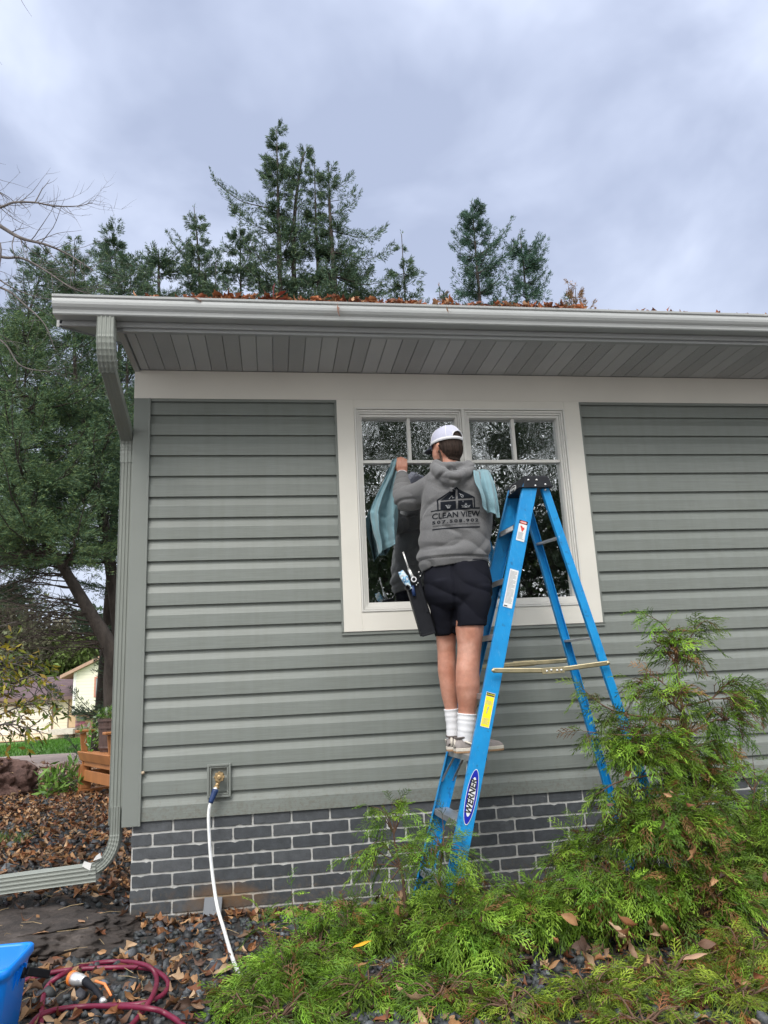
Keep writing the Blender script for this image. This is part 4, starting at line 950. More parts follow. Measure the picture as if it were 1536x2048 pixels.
    d = (Vector(at(804, 940, -.10))-c).normalized(); g.tube([c-d*.006, c-d*.004, c+d*.004, c+d*.006], [.031, .0335, .0335, .031], 24, cap=False); g.obj('wristband', M['cap_white'], pr, smooth=True)
    # ---- print on the back
    def drape(name, P2, F, mat, off=.0028, parent=hood):
        """P2 in the coordinates of the measured emblem, draped on the cloth from behind"""
        bm = bmesh.new(); vs = [bm.verts.new((a, b, 0)) for a, b in P2]
        for f in F:
            try: bm.faces.new([vs[i] for i in f])
            except ValueError: pass
        bmesh.ops.triangulate(bm, faces=bm.faces[:])
        for _ in range(3):
            es = [e_ for e_ in bm.edges if e_.calc_length() > 34]
            if not es: break
            bmesh.ops.subdivide_edges(bm, edges=es, cuts=1); bmesh.ops.triangulate(bm, faces=bm.faces[:])
        V = []
        for v in bm.verts:
            p = Vector(at(830+v.co.x/8.533, 960+v.co.y/8.533, -.645)); h = hb.ray_cast(Vector((p.x, -1.2, p.z)), Vector((0, 1, 0)), 2)
            V.append(Vector((p.x, (h[0].y if h[0] else -.62)-off, p.z)))
        F2 = [tuple(q.index for q in f.verts) for f in bm.faces]; bm.free()
        return obj(name, V, F2, mat, parent, smooth=True)
    def strip(pts, w):
        V = []; F = []
        for (x0, y0), (x1, y1) in zip(pts[:-1], pts[1:]):
            L = math.hypot(x1-x0, y1-y0); nx, ny = -(y1-y0)/L*w/2, (x1-x0)/L*w/2; b = len(V); ex, ey = (x1-x0)/L*w*.3, (y1-y0)/L*w*.3
            V += [(x0+nx-ex, y0+ny-ey), (x1+nx+ex, y1+ny+ey), (x1-nx+ex, y1-ny+ey), (x0-nx-ex, y0-ny-ey)]; F.append((b, b+1, b+2, b+3))
        return V, F
    V, F = strip([(404, 500), (400, 326), (712, 130), (1012, 292), (1022, 470)], 22); drape('print', V, F, M['print'])
    for poly in ([(445, 335), (640, 185), (694, 152), (700, 320)], [(735, 150), (985, 284), (985, 298), (735, 314)], [(445, 362), (700, 347), (712, 478), (445, 496)], [(738, 345), (985, 332), (996, 466), (742, 482)]):
        drape('print', poly, [(0, 1, 2, 3)], M['print'])
    V, F = strip([(302, 512), (1112, 466)], 20); drape('print', V, F, M['print']); V, F = strip([(320, 832), (1112, 790)], 20); drape('print', V, F, M['print'])
    icons = []
    for base, L in (((580, 474), 1),):
        for a in (-60, -35, -8, 20, 45): icons.append([(580+a*.3, 474), (580+a*.75, 440-abs(20-abs(a))*.4), (580+a*.9, 415+abs(a)*.3)])
    for a in (-70, -40, 0, 40, 70): icons.append([(872, 462), (872+a*.9, 455-(70-abs(a))*.9)])
    icons += [[(800, 430), (830, 445)], [(945, 425), (915, 445)], [(855, 405), (872, 420), (890, 405)], [(760, 215), (790, 232), (775, 250)], [(790, 235), (825, 258), (822, 290), (800, 292), (786, 262)], [(590, 315), (635, 262), (652, 300), (676, 285)], [(820, 350), (822, 368)]]
    VV = []; FF_ = []
    for ic in icons: V, F = strip(ic, 7); b = len(VV); VV += V; FF_ += [tuple(i+b for i in f) for f in F]
    drape('print', VV, FF_, M['print_light'], .0042)
    def txt(s_, x0, x1, yb0, yb1, hgt, bold, space=1.0):
        T, TF = text2d(s_, 1.0, bold=bold, space=space); w0, w1 = T[:, 0].min(), T[:, 0].max(); h0, h1 = T[:, 1].min(), T[:, 1].max()
        u = (T[:, 0]-w0)/(w1-w0); v = (T[:, 1]-h0)/(h1-h0); P = [(x0+(x1-x0)*a, (yb0+(yb1-yb0)*a)-hgt*b) for a, b in zip(u, v)]
        return drape('lettering', P, TF, M['print'])
    txt('CLEAN VIEW', 312, 1122, 655, 606, 98, .012); txt('507.508.902', 312, 1088, 742, 700, 54, .02, 1.35)
    txt('WINDOW CLEANING | PRESSURE WASHING', 318, 1108, 790, 747, 24, .012, 1.1)
    # ---- shorts
    g = G()
    wr = [(1112, 856, 966, .115, -.50), (1125, 851, 973, .125, -.50), (1145, 848, 978, .137, -.50), (1170, 850, 981, .150, -.505), (1192, 855, 981, .140, -.515), (1208, 864, 976, .11, -.53), (1220, 880, 960, .07, -.54)]
    stack(g, [pxr(*q) for q in wr[::-1]], 40)
    stack(g, [pxr(*q) for q in [(1272, 873, 913, .083, -.445), (1271, 873, 913, .086, -.445), (1245, 867, 915, .095, -.46), (1215, 860, 920, .112, -.485), (1190, 855, 925, .13, -.505), (1165, 853, 925, .135, -.51)]], 30)
    stack(g, [pxr(*q) for q in [(1254, 908.5, 972, .098, -.555), (1253, 908.5, 972, .100, -.555), (1230, 908, 976, .102, -.555), (1205, 907, 980, .108, -.55), (1175, 905, 980, .11, -.54)]], 30)
    zc = at(912, 1200, -.6)
    def dsp(v, n):
        x, y, z = v; q = Vector((x, y, z)); d = .006*noise.noise(q*6)+.003*noise.noise(q*14)
        s_ = max(0, 1-abs(z-zc[2]-.02)/.22)
        ang = math.atan2(z-zc[2], (x-zc[0]))
        d += .013*s_*(abs(math.sin((z-zc[2])*28+abs(x-zc[0])*15*math.copysign(1, x-zc[0])+3*noise.noise(q*5)))**.7-.6)
        if abs(x-zc[0]+.01) < .022 and y < -.45: d -= .012*(1-abs(x-zc[0]+.01)/.022)
        return d
    sh, _, _ = remesh_obj(g, 'shorts', M['shorts'], pr, .006, smooth=9, disp=dsp)
    # ---- socks and shoes
    def sock(pts):
        g = G(); P = []; R_ = []
        A_ = [np.array(at(a, b, c)) for a, b, c, r in pts]
        for (p0, p1, r0, r1) in zip(A_[:-1], A_[1:], [q[3] for q in pts[:-1]], [q[3] for q in pts[1:]]):
            for k in range(8): t = k/8; P.append(p0+(p1-p0)*t); R_.append(r0+(r1-r0)*t)
        R_ = [r+.0010*math.sin(i*1.25+.8*math.sin(i*.7))*(1 if i < 20 else .2)+(.0012 if i < 2 else 0) for i, r in enumerate(R_)]
        g.tube(P, R_, 24); g.obj('sock', M['sock'], pr, smooth=True)
    sock([(902.5, 1417.5, -.42, .041), (904, 1432, -.418, .040), (905.5, 1452, -.415, .037), (906, 1472, -.41, .037), (906, 1484, -.405, .036)])
    sock([(933.8, 1427, -.558, .0525), (933.2, 1440, -.557, .051), (932, 1458, -.556, .047), (930.5, 1474, -.55, .044), (929, 1488, -.545, .042)])
    def shoe(heel, d, scale=1.0):
        heel = Vector(heel); d = Vector(d).normalized(); sd = Vector((d.y, -d.x, 0))
        st = [(-.004, .022, .045), (.004, .031, .066), (.03, .038, .086), (.06, .040, .088), (.09, .040, .082), (.12, .041, .074), (.155, .045, .064), (.19, .048, .064), (.225, .046, .058), (.255, .038, .050), (.275, .022, .038)]
        g = G(); n = 20; V = []
        for s_, w_, h_ in st:
            for k in range(n):
                a = math.pi*k/(n-1); V.append(heel+d*s_*scale+sd*w_*.94*math.copysign(abs(math.cos(a))**.75, math.cos(a))+Vector((0, 0, .02+(h_-.02)*math.sin(a)**.8)))
        F = [(i*n+k, i*n+k+1, (i+1)*n+k+1, (i+1)*n+k) for i in range(len(st)-1) for k in range(n-1)]+[tuple(range(n)), tuple((len(st)-1)*n+k for k in range(n-1, -1, -1))]
        F += [(i*n, (i+1)*n, (i+1)*n+n-1, i*n+n-1) for i in range(len(st)-1)]
        g.add(V, F); so = g.obj('shoe', M['shoe'], pr, smooth=True)
        for z0, z1, gr, m_ in ((.0, .010, 1.0, M['gum']), (.010, .027, 1.02, M['sole'])):
            g = G(); L = [(s_, w_) for s_, w_, h_ in st]; P = [heel+d*s_*scale*1.012+sd*w_*gr for s_, w_ in L]+[heel+d*s_*scale*1.012-sd*w_*gr for s_, w_ in L[::-1]]; n2 = len(P)
            V = [p+Vector((0, 0, z0+.004*(max(0, (i % (n2//2))/10) if 0 else 0))) for i, p in enumerate(P)]+[p+Vector((0, 0, z1)) for p in P]
            g.add(V, [(k, (k+1) % n2, n2+(k+1) % n2, n2+k) for k in range(n2)]+[tuple(range(n2-1, -1, -1)), tuple(range(n2, 2*n2))]); g.obj('sole', m_, so, bevel=.002)
        g = G()   # side overlays
        for s0 in (1, -1):
            pts = [heel+d*(.045*scale)+sd*.0405*s0+Vector((0, 0, .062)), heel+d*(.085*scale)+sd*.0425*s0+Vector((0, 0, .045)), heel+d*(.12*scale)+sd*.045*s0+Vector((0, 0, .030))]; g.tube(pts, [.004, .005, .006], 6)
            pts = [heel+d*(.12*scale)+sd*.0425*s0+Vector((0, 0, .055)), heel+d*(.085*scale)+sd*.0425*s0+Vector((0, 0, .045))]; g.tube(pts, [.004, .005], 6)
        g.tube([heel+d*.0-Vector((0, 0, 0))+Vector((0, 0, .03)), heel+d*.006+Vector((0, 0, .075))], [.010, .008], 8); g.obj('overlay', M['sole'], so, smooth=True)
        g = G(); g.tube([heel+d*(.045+.042*math.cos(a))*scale+sd*.033*math.sin(a)+Vector((0, 0, .082+.004*math.cos(a))) for a in np.linspace(0, 2*math.pi, 24)], .0055, 8); g.obj('collar', simple('dark shoe lining', (.11, .095, .09), .9), so, smooth=True)
    zs = .853
    h1 = at(910, 1500, -.555); h2 = at(903, 1497, -.435)
    shoe((h1[0], -.56, zs), (1, .10, 0)); shoe((h2[0]-.0, -.45, zs), (.35, .94, 0))
    return pr, hb
PERSON, HOODBVH = build_person()

# ================================================================== TOWELS, HOLSTER, TOOLS
def _towel(t, p, out):
    v = vec(t); f = noi(t, vec(t, 'Object', (1, 1, 1)), 160, 3, .7); f2 = noi(t, v, 7, 3)
    c = ramp(t, f2, [(.3, (.13, .235, .275)), (.7, (.175, .30, .345))]); t.links.new(c, p.inputs['Base Color']); p.inputs['Roughness'].default_value = .95; p.inputs['Sheen Weight'].default_value = .2; bump(t, p, f, .5, .002)
M['towel'] = nmat('teal huck towel', _towel)
def sheet(name, rows, fold, label, nu=46, nv=10, mat=None):
    """rows: (left px,py,Y , right px,py,Y); fold(u,v) pushes the cloth in Y"""
    Lc = catmull([at(*r[:3]) for r in rows], nv); Rc = catmull([at(*r[3:]) for r in rows], nv); V = []; m = len(Lc)
    for j in range(m):
        v = j/(m-1)
        for i in range(nu+1):
            u = i/nu; p = Lc[j]*(1-u)+Rc[j]*u; dy, dx = fold(u, v); V.append(p+np.array((dx, dy, -.004*math.sin(u*9)*v)))
    F = [(j*(nu+1)+i, j*(nu+1)+i+1, (j+1)*(nu+1)+i+1, (j+1)*(nu+1)+i) for j in range(m-1) for i in range(nu)]
    o = obj(name, V, F, mat or M['towel'], smooth=True); s_ = o.modifiers.new('t', 'SOLIDIFY'); s_.thickness = .0035; s_.offset = 0
    return tag(o, label, 'towel')
def f1(u, v):
    a = .012+.040*v; return a*math.sin(2*math.pi*(1.9*u+.3*v)+.6)+.014*math.sin(2*math.pi*(4.3*u-.5*v))*(.3+.7*v)+.012*noise.noise(Vector((u*9, v*14, 2)))+.006*noise.noise(Vector((u*4, v*5, 0))), .012*v*math.sin(2*math.pi*1.5*u+1.5*v)
sheet('towel', [(786, 918, -.075, 812, 915, -.062), (783, 924, -.09, 806, 928, -.075), (779, 940, -.11, 799, 945, -.10), (766, 965, -.12, 797, 975, -.11), (752, 992, -.125, 798, 1005, -.12), (741, 1018, -.125, 799, 1030, -.12), (740, 1030, -.12, 798, 1050, -.12), (744, 1058, -.12, 796, 1070, -.12), (751, 1085, -.12, 795, 1082, -.12), (755, 1108, -.12, 794, 1086, -.12)], f1, 'teal towel hanging from the hand held against the window')
def f2(u, v):
    k = min(1, v*1.6); return -(.020*k*math.sin(2*math.pi*(1.6*u+.1+.15*v))+.008*k*math.sin(2*math.pi*(3.7*u+.6*v)))-.010*k, .005*k*math.sin(2*math.pi*1.3*u)
sheet('towel', [(956, 972, -.36, 984, 974, -.37), (950, 952, -.40, 982, 955, -.41), (946, 941, -.47, 976, 940, -.47), (945, 942, -.585, 982, 949, -.55), (946, 957, -.645, 988, 965, -.60), (949, 970, -.668, 992, 982, -.62), (956, 984, -.68, 994, 998, -.635), (961, 1000, -.68, 996, 1012, -.64), (963, 1014, -.67, 997, 1024, -.635), (966, 1020, -.665, 998, 1035, -.64)], f2, 'pale teal towel draped over the shoulder of the grey hoodie')

t = thing('tool_holster', tuple(at(835, 1215, -.46)), 'long black plastic tool holster hanging at the hip of the navy shorts', 'holster')
a, b = Vector(at(824, 1160, -.46)), Vector(at(856, 1269, -.47))
g = G(); g.beam(a, b, .088, .055, side=(1, 0, .3)); bd = g.obj('body', M['black_plastic'], t, bevel=.007)
g = G(); d = (b-a).normalized(); sd = Vector((1, 0, .3)); sd = (sd-d*sd.dot(d)).normalized(); nn_ = d.cross(sd)
nn_ = nn_ if nn_.y < 0 else -nn_
g.beam(a+sd*.028+nn_*.029, b-d*.12+sd*.028+nn_*.029, .018, .006, side=sd); g.beam(a-sd*.042+nn_*.026, b-sd*.042+nn_*.026, .006, .008, side=sd); g.beam(b-sd*.04+nn_*.024, b+sd*.04+nn_*.024, .012, .010, side=d); g.obj('rib', M['black_plastic'], bd, bevel=.002)
g = G(); g.beam(Vector(at(838, 1158, -.47)), Vector(at(852, 1135, -.50)), .03, .008, side=(0, 1, 0)); g.obj('clip', M['black_plastic'], t, bevel=.002)
for px, py in ((838, 1144), (841, 1152), (836, 1166), (833, 1170)): g = G(); ell(g, at(px, py, -.50), (.005, .004, .005), None, 10); g.obj('stud', M['rivet'], t, smooth=True)
# squeegee
t = thing('squeegee', tuple(at(826, 1155, -.50)), 'slim silver squeegee with a round end standing up out of the tool holster', 'squeegee')
a, b, c = at(806, 1104, -.49), at(818, 1139, -.50), at(827, 1158, -.505)
g = G(); g.tube([a, a*.5+b*.5, b], [.0048, .0048, .0055], 10); g.tube([b, c], [.0085, .0095], 12); hnd = g.obj('handle', simple('silver steel', (.72, .72, .7), .25, metal=.5), t, smooth=True)
g = G(); P = [(c[0]+.0135*math.cos(x), c[1]-.012, c[2]-.004+.0135*math.sin(x)) for x in np.linspace(0, 2*math.pi, 25)]; g.tube(P, .0035, 8, cap=False); g.obj('ring', M['cap_white'], t, smooth=True)
g = G(); g.lathe([(.0115, 0), (.0115, -.006), (.004, -.007)], (c[0], c[1]-.006, c[2]-.004), 16, 'Y'); g.obj('hub', M['black_plastic'], t, smooth=True)
# washer with fleece sleeve
t = thing('window_washer', tuple(at(815, 1172, -.50)), 'blue and white fleece window washer with black tube end beside the squeegee in the holster', 'washer')
a, b = np.array(at(801, 1143, -.485)), np.array(at(822, 1178, -.50))
g = G(); n = 26; V = []; rw = random.Random(9)
pts = [a+(b-a)*k/16 for k in range(17)]; g.tube(pts, [.012+.009*math.sin(math.pi*min(1, .15+k/16)) for k in range(17)], 18)
def dw(v, n_): return .004*noise.noise(Vector(v)*90)
def _washer(t_, p, out):
    f = noi(t_, vec(t_, 'Object'), 26, 3); c = ramp(t_, f, [(.42, (.62, .68, .72)), (.5, (.3, .55, .72)), (.56, (.05, .2, .42)), (.64, (.6, .66, .7))]); t_.links.new(c, p.inputs['Base Color']); p.inputs['Roughness'].default_value = .95
remesh_obj(g, 'sleeve', nmat('washer fleece', _washer), t, .0025, smooth=1, disp=dw)
g = G(); e = np.array(at(815.5, 1175, -.515)); g.tube([tuple(e+(0, .03, 0)), tuple(e+(0, -.006, 0))], [.0135, .0135], 18, cap=False); P = [(e[0]+.0125*math.cos(x), e[1]-.006, e[2]+.0125*math.sin(x)) for x in np.linspace(0, 2*math.pi, 25)]; g.tube(P, .002, 8, cap=False)
g.lathe([(.011, 0), (.011, .001)], (e[0], e[1]+.004, e[2]), 16, 'Y'); g.obj('tube', M['black_plastic'], t, smooth=True)
g = G(); g.tube([at(824, 1172, -.497), at(829, 1192, -.50)], [.012, .010], 12); g.obj('grip', M['blue_grip'], t, smooth=True)

# ================================================================== PLANTS
def nrm(a): return a/np.maximum(1e-9, np.linalg.norm(a, axis=-1, keepdims=True))
def cards(P, D, L, W, rng, bend=.0):
    """leaf shaped quads (n) at P along D, length L, width W"""
    D = nrm(D); R = nrm(np.cross(D, rng.normal(size=P.shape))); L = L[:, None]; W = W[:, None]
    mid = P+D*L*.45; V = np.stack([P, mid+R*W*.5, P+D*L+np.cross(D, R)*L*bend, mid-R*W*.5], 1).reshape(-1, 3)
    n = len(P); F = np.arange(n*4).reshape(n, 4); return V, F
M['needles'] = attr_mat('conifer foliage', .6, .12, .3, 2.5); M['leafmat'] = attr_mat('broad leaves', .5, .3, .2, 3)
M['bark'] = simple('conifer bark', (.045, .036, .031), .95, var=.45, vs=9, bs=.9, bscale=26, bdist=.03, stretch=(1, 1, .35)); M['twig'] = simple('grey twigs', (.12, .105, .10), .9, var=.3, vs=8)
M['dead_twig'] = simple('dead dark twigs', (.05, .038, .032), .95, var=.3)
def poly(P, t):
    """point and tangent on a polyline (array of x,y,z) at parameter 0..1"""
    P = np.asarray(P, float); s = t*(len(P)-1); i = int(min(len(P)-2, math.floor(s))); f = s-i
    return P[i]*(1-f)+P[i+1]*f, P[i+1]-P[i]
def conifer(label, trunk, r0, prof, nb, seed, zfull=-9, dens=1.0, up=.25, col=(.030, .062, .034), group=None, longs=(), dead=0, size=1.0, name='conifer', cc=(.075, .10, .03), kleaf=8, azr=None, tuft=.10, zmin=-9):
    """trunk: polyline; prof: [(height below top, branch length)]; longs: extra limbs (t, azimuth, length, rise)"""
    rg = np.random.default_rng(seed); T = [np.array(p, float) for p in catmull(trunk, 6)]; T = np.array(T); top = T[-1][2]; base = T[0][2]
    root = thing(name, tuple(T[0]), label, 'tree', group)
    g = G(); rr = [max(.010, r0*(1-i/(len(T)-1))**1.25*.8+.008) for i in range(len(T))]; rr[0] *= 1.25; g.tube(T, rr, 9)
    br = []; hs = [p[0] for p in prof]; Ls = [p[1] for p in prof]
    for k in range(nb):
        t = rg.beta(1.0, 1.0); z = base+(top-base)*t; h = top-z
        if (z < zfull and rg.random() > .3) or z < zmin: continue
        i = np.argmin(abs(T[:, 2]-z)); L = np.interp(h, hs, Ls)*rg.uniform(.3, 1.45)*(.74 if zfull > 0 else 1)
        if L < .12: continue
        az = rg.uniform(0, 2*math.pi) if azr is None else rg.uniform(*azr); br.append((T[i], az, L, up+rg.normal()*.15))
    for (z, az, L, u_) in longs: i = np.argmin(abs(T[:, 2]-z)); br.append((T[i], az, L, u_))
    P = []; D = []; LL = []
    for (p0, az, L, u_) in br:
        d = np.array((math.cos(az), math.sin(az), 0)); n = max(4, int(L/.16)); pts = [p0]
        for k in range(1, n+1):
            s = k/n; q = p0+d*L*s+np.array((0, 0, L*(u_*s-.28*s*s*(1-s)*2+.22*s**3)))+rg.normal(size=3)*.015*L*s; pts.append(q)
        g.tube(pts, [max(.004, .011*L*(1-k/(n+.5))+.004) for k in range(n+1)], 4, cap=False)
        side = np.array((-d[1], d[0], 0))
        for k in range(1, n*3+1):
            s = k/(n*3); a, tg = poly(pts, s)
            if s < .12: continue
            sl = (.42*L*(1-s)+.16)*rg.uniform(.5, 1.1)
            for sg in (-1, 1):
                if rg.random() > .74*dens: continue
                dd = nrm(tg)*.75+side*sg*rg.uniform(.6, 1.1)+np.array((0, 0, rg.normal()*.22+.02)); dd = nrm(dd)
                m = max(2, int(sl/tuft)); ss = np.arange(1, m+1)/m
                q = a+dd*(ss*sl)[:, None]+np.array((0, 0, -1))*(ss**2*sl*.16)[:, None]
                P.append(np.repeat(q, kleaf, 0)); D.append(np.repeat(dd[None], m*kleaf, 0)); LL.append(np.repeat(1-.3*ss, kleaf))
    # leader tufts
    q = T[-8:]; P.append(np.repeat(q, 8, 0)); D.append(np.tile((0, 0, 1.), (len(q)*8, 1))); LL.append(np.ones(len(q)*8)*.8)
    P = np.concatenate(P); D = np.concatenate(D); LL = np.concatenate(LL); n = len(P)
    D = nrm(D+rg.normal(size=(n, 3))*.42); P = P+rg.normal(size=(n, 3))*.02
    V, F = cards(P, D, rg.uniform(.08, .17, n)*LL*size, rg.uniform(.011, .021, n)*size, rg)
    base_c = np.array(col); tone = rg.uniform(.6, 1.5, n)[:, None]; mixk = (rg.random(n)[:, None]**2.2); c = base_c*(1-mixk)+np.array(cc)*mixk; c = np.clip(c*tone*1.55+np.array((.018, .024, .029)), 0, 1)  # bluish grey offset paints a veil of haze into the needle colour
    obj('foliage', V, F, M['needles'], root, cols=np.repeat(c, 4, 0)); g.obj('trunk', M['bark'], root, smooth=True)
    if dead:
        g = G()
        for k in range(dead):
            t = rg.uniform(.25, .6); i = int(t*len(T)); az = rg.uniform(2.2, 4.4); L = rg.uniform(.8, 2.6); d = np.array((math.cos(az), math.sin(az)*.8, 0)); p = T[i]; pts = [p]
            for s in range(1, 8): pts.append(p+d*L*s/7+np.array((0, 0, L*(.22*s/7-.35*(s/7)**2*rg.uniform(.2, 1.1))))+rg.normal(size=3)*.03)
            g.tube(pts, [.013*(1-s/8.5) for s in range(8)], 4, cap=False)
            for s in (2, 3, 4, 5, 6):
                for _ in range(2):
                    q = pts[s]; dd = nrm(d+rg.normal(size=3)*.6); l2 = rg.uniform(.2, .7); g.tube([q, q+dd*l2*.5, q+dd*l2+np.array((0, 0, -.1*l2))], [.006, .004, .003], 3, cap=False)
        g.obj('dead_branches', M['dead_twig'], root)
    return root
def tp(px, py, Y): return tuple(at(px, py, Y))
Yb = 13.0
def trunkto(px, py, Y, dx=0, lean=0): a = at(px, py, Y); return [(a[0]+dx, Y, float(gz(a[0], Y))-.1), (a[0]+dx*.6, Y, a[2]*.45), (a[0]+dx*.15, Y, a[2]*.8), tuple(a)]
PR = [(0, .12), (1, .40), (2, .62), (3.2, .95), (4.5, 1.35), (6, 1.9), (9, 2.6), (16, 3)]
GR = 'tall ragged conifers rising behind the roof'
conifer('tallest ragged spruce behind the roof with a crooked spire and one long left limb', trunkto(553, 258, Yb, .1), .22, [(0, .12), (1, .34), (2, .5), (3.2, .8), (4.5, 1.1), (6, 1.6), (9, 2.4), (16, 3)], 260, 21, zfull=9.5, group=GR,
        longs=[(13.4, 3.05, 1.75, .42), (13.1, 3.3, 1.3, .3)], up=.3)
conifer('spruce leaning right with a curved top, close beside the tallest spire', [(1.0, 13.2, -.1), (.8, 13.2, 7), (.62, 13.2, 12.4), tp(600, 340, 13.2), tp(616, 294, 13.2)], .16, [(0, .1), (1, .34), (2, .45), (3.5, .7), (6, 1.2), (9, 2), (16, 2.4)], 200, 22, zfull=9.5, group=GR, up=.35)
conifer('twin topped spruce whose long lower limbs reach far to the right', [(2.1, 12.8, -.1), (1.8, 12.8, 8), (1.62, 12.8, 13), tp(657, 330, 12.8)], .2, [(0, .1), (.6, .35), (2, .42), (3.5, .75), (5, 1.1), (7, 1.7), (9, 2), (16, 2.4)], 215, 23, zfull=9.5, group=GR,
        longs=[(12.9, .1, 1.5, -.05), (12.6, -.2, 1.55, -.22), (13.6, .0, .8, .55), (14.0, .1, .7, .35), (12.0, .3, 1.6, -.3), (11.6, -.3, 1.5, -.35), (14.3, -.2, .6, .5)], up=.25)
conifer('thin dark spire just left of the twin topped spruce', [(1.4, 13.1, -.1), (1.3, 13.1, 8), (1.25, 13.1, 13), tp(628, 312, 13.1)], .12, [(0, .08), (1, .22), (3, .4), (5, .7), (9, 1.3), (16, 1.6)], 200, 24, zfull=10, group=GR, up=.4)
conifer('small spruce with two curved leaders, left of the tallest spire', [(-1.6, 13.4, -.1), (-1.75, 13.4, 8), (-1.85, 13.4, 12), tp(388, 414, 13.4)], .13, [(0, .15), (.6, .3), (1.5, .5), (2.6, .75), (4, 1.1), (8, 1.6), (16, 2)], 240, 25, zfull=9.5, group=GR, longs=[(12.2, 2.9, .9, 1.3), (12.5, 2.8, .6, 1.1)], up=.35)
conifer('slender spruce between the curved leaders and the tallest spire', trunkto(480, 425, 13.6, .1), .12, [(0, .12), (.7, .35), (1.5, .5), (2.6, .8), (4, 1.1), (8, 1.6), (16, 2)], 220, 26, zfull=9.5, group=GR, up=.3)
conifer('low dark spruce with one bare curved tip, beside the leaf filled gutter end', [(-2.6, 12.6, -.1), (-2.65, 12.6, 8), (-2.75, 12.6, 11.2), tp(318, 512, 12.6)], .13, [(0, .4), (.6, .7), (1.5, 1.0), (4, 1.4), (8, 1.8), (16, 2)], 220, 27, zfull=9, group=GR, longs=[(11.6, .1, .75, 1.0)], up=.3)
conifer('small lone spruce with a thin bare tip in the gap above the ridge', trunkto(803, 468, 13, 0), .1, [(0, .05), (.35, .12), (.8, .28), (1.4, .55), (2.5, .75), (6, 1.1), (16, 1.4)], 170, 28, zfull=9.5, group=GR, up=.35)
conifer('spruce with low spreading limbs, filling the space left of the lone one', trunkto(720, 545, 13.3, 0), .12, [(0, .2), (.6, .5), (1.2, .8), (2, 1.1), (6, 1.5), (16, 2)], 190, 29, zfull=9, group=GR, up=.1)
conifer('broad fir right of the cap with a pointed feathery top', trunkto(943, 402, 13, 0), .18, [(0, .08), (.7, .35), (1.5, .62), (2.3, .9), (3.2, 1.05), (6, 1.7), (16, 2.4)], 300, 30, zfull=9.5, group=GR, up=.42, col=(.028, .066, .045), cc=(.06, .1, .05), longs=[(12.6, .2, 1.2, .9), (12.2, 0, 1.3, .7)])
conifer('round shouldered fir at the right end of the row', trunkto(1040, 462, 13.4, 0), .15, [(0, .15), (.7, .45), (1.5, .75), (2.3, .9), (3.2, 1.0), (6, 1.5), (16, 2)], 240, 31, zfull=9.5, group=GR, up=.42, col=(.028, .066, .045), cc=(.06, .1, .05))
conifer('small shrubby conifer with tan tips standing furthest right', trunkto(1150, 572, 13.2, -.6), .07, [(0, .1), (.5, .3), (1, .5), (2, .6), (16, .9)], 150, 32, zfull=9, group=GR, up=.7, col=(.16, .10, .05), cc=(.24, .12, .05), dens=.6)
conifer('thin tan brown conifer left of the broad fir', trunkto(878, 572, 13.2, 0), .06, [(0, .1), (.5, .25), (1, .35), (2, .4), (16, .7)], 90, 33, zfull=9, group=GR, up=.5, col=(.15, .10, .06), cc=(.22, .12, .05), dens=.5)
conifer('low bushy spruce in the dip left of the slender one', trunkto(432, 520, 12.8, 0), .1, [(0, .2), (.6, .5), (1.2, .8), (2, 1.1), (6, 1.5), (16, 2)], 170, 34, zfull=9.5, group=GR, up=.2)
conifer('low spruce tucked between the twin topped one and its right limbs', trunkto(690, 520, 13.5, 0), .1, [(0, .2), (.6, .5), (1.2, .8), (2, 1.1), (6, 1.5), (16, 2)], 170, 35, zfull=9.5, group=GR, up=.2)
conifer('dark spruce top just right of the feathery one above the gutter end', trunkto(262, 530, 12.4, 0), .1, [(0, .2), (.6, .5), (1.2, .8), (2, 1.0), (6, 1.3), (16, 1.6)], 170, 36, zfull=9, group=GR, up=.3)
# left hand group
LG = 'conifers left of the house corner'
conifer('big conifer at the house corner whose dark trunk leans left over the planter', [(-2.72, 9.2, .0), tp(226, 1370, 9.1), tp(222, 1300, 9), tp(175, 1217, 9), tp(128, 1137, 9), tp(85, 1060, 9), tp(60, 960, 9), tp(48, 820, 9), tp(60, 640, 9)], .23, [(0, .3), (1, .8), (2, 1.2), (3.5, 1.6), (6, 1.8), (7, 1.1), (8, .5), (9, 0), (12, 0)], 250, 41, group=LG, up=.10, size=.72, kleaf=10, dead=60, zmin=3.5, col=(.034, .072, .03), cc=(.10, .135, .03))
conifer('upright dark conifer directly behind the leaning trunk, nearest the house corner', [(-2.5, 10.2, .0), tp(247, 1330, 10), tp(215, 1090, 10), tp(182, 930, 10), tp(155, 800, 10), tp(148, 640, 10), tp(150, 492, 10)], .2, [(0, .15), (1, .5), (2, .8), (3.5, 1.2), (6, 1.5), (9.2, 1.2), (9.8, .4), (10.5, 0), (12, 0)], 290, 42, group=LG, up=.12, size=.72, kleaf=10, zmin=3.6, col=(.028, .062, .030), cc=(.085, .12, .03))
conifer('feathery conifer top showing right above the gutter end', [(-4.1, 14, -.1), (-3.9, 14, 6), (-3.95, 14, 11), tp(225, 470, 14)], .16, [(0, .2), (.7, .45), (1.5, .6), (3, 1.0), (5, 1.4), (9, 1.6), (16, 1.2)], 260, 43, group=LG, up=.3, zmin=5.2, col=(.035, .07, .045))
conifer('dense conifer at the left edge of the picture behind the bare branches', [(-6.1, 11.5, -.1), (-6.0, 11.5, 5), tp(40, 700, 11.5), tp(90, 515, 11.5)], .2, [(0, .2), (1, .7), (2, 1.1), (4, 1.6), (7, 1.9), (9, 1.4), (12, .8)], 260, 44, group=LG, up=.15, size=.8, kleaf=9, zmin=3.4, col=(.030, .064, .034))
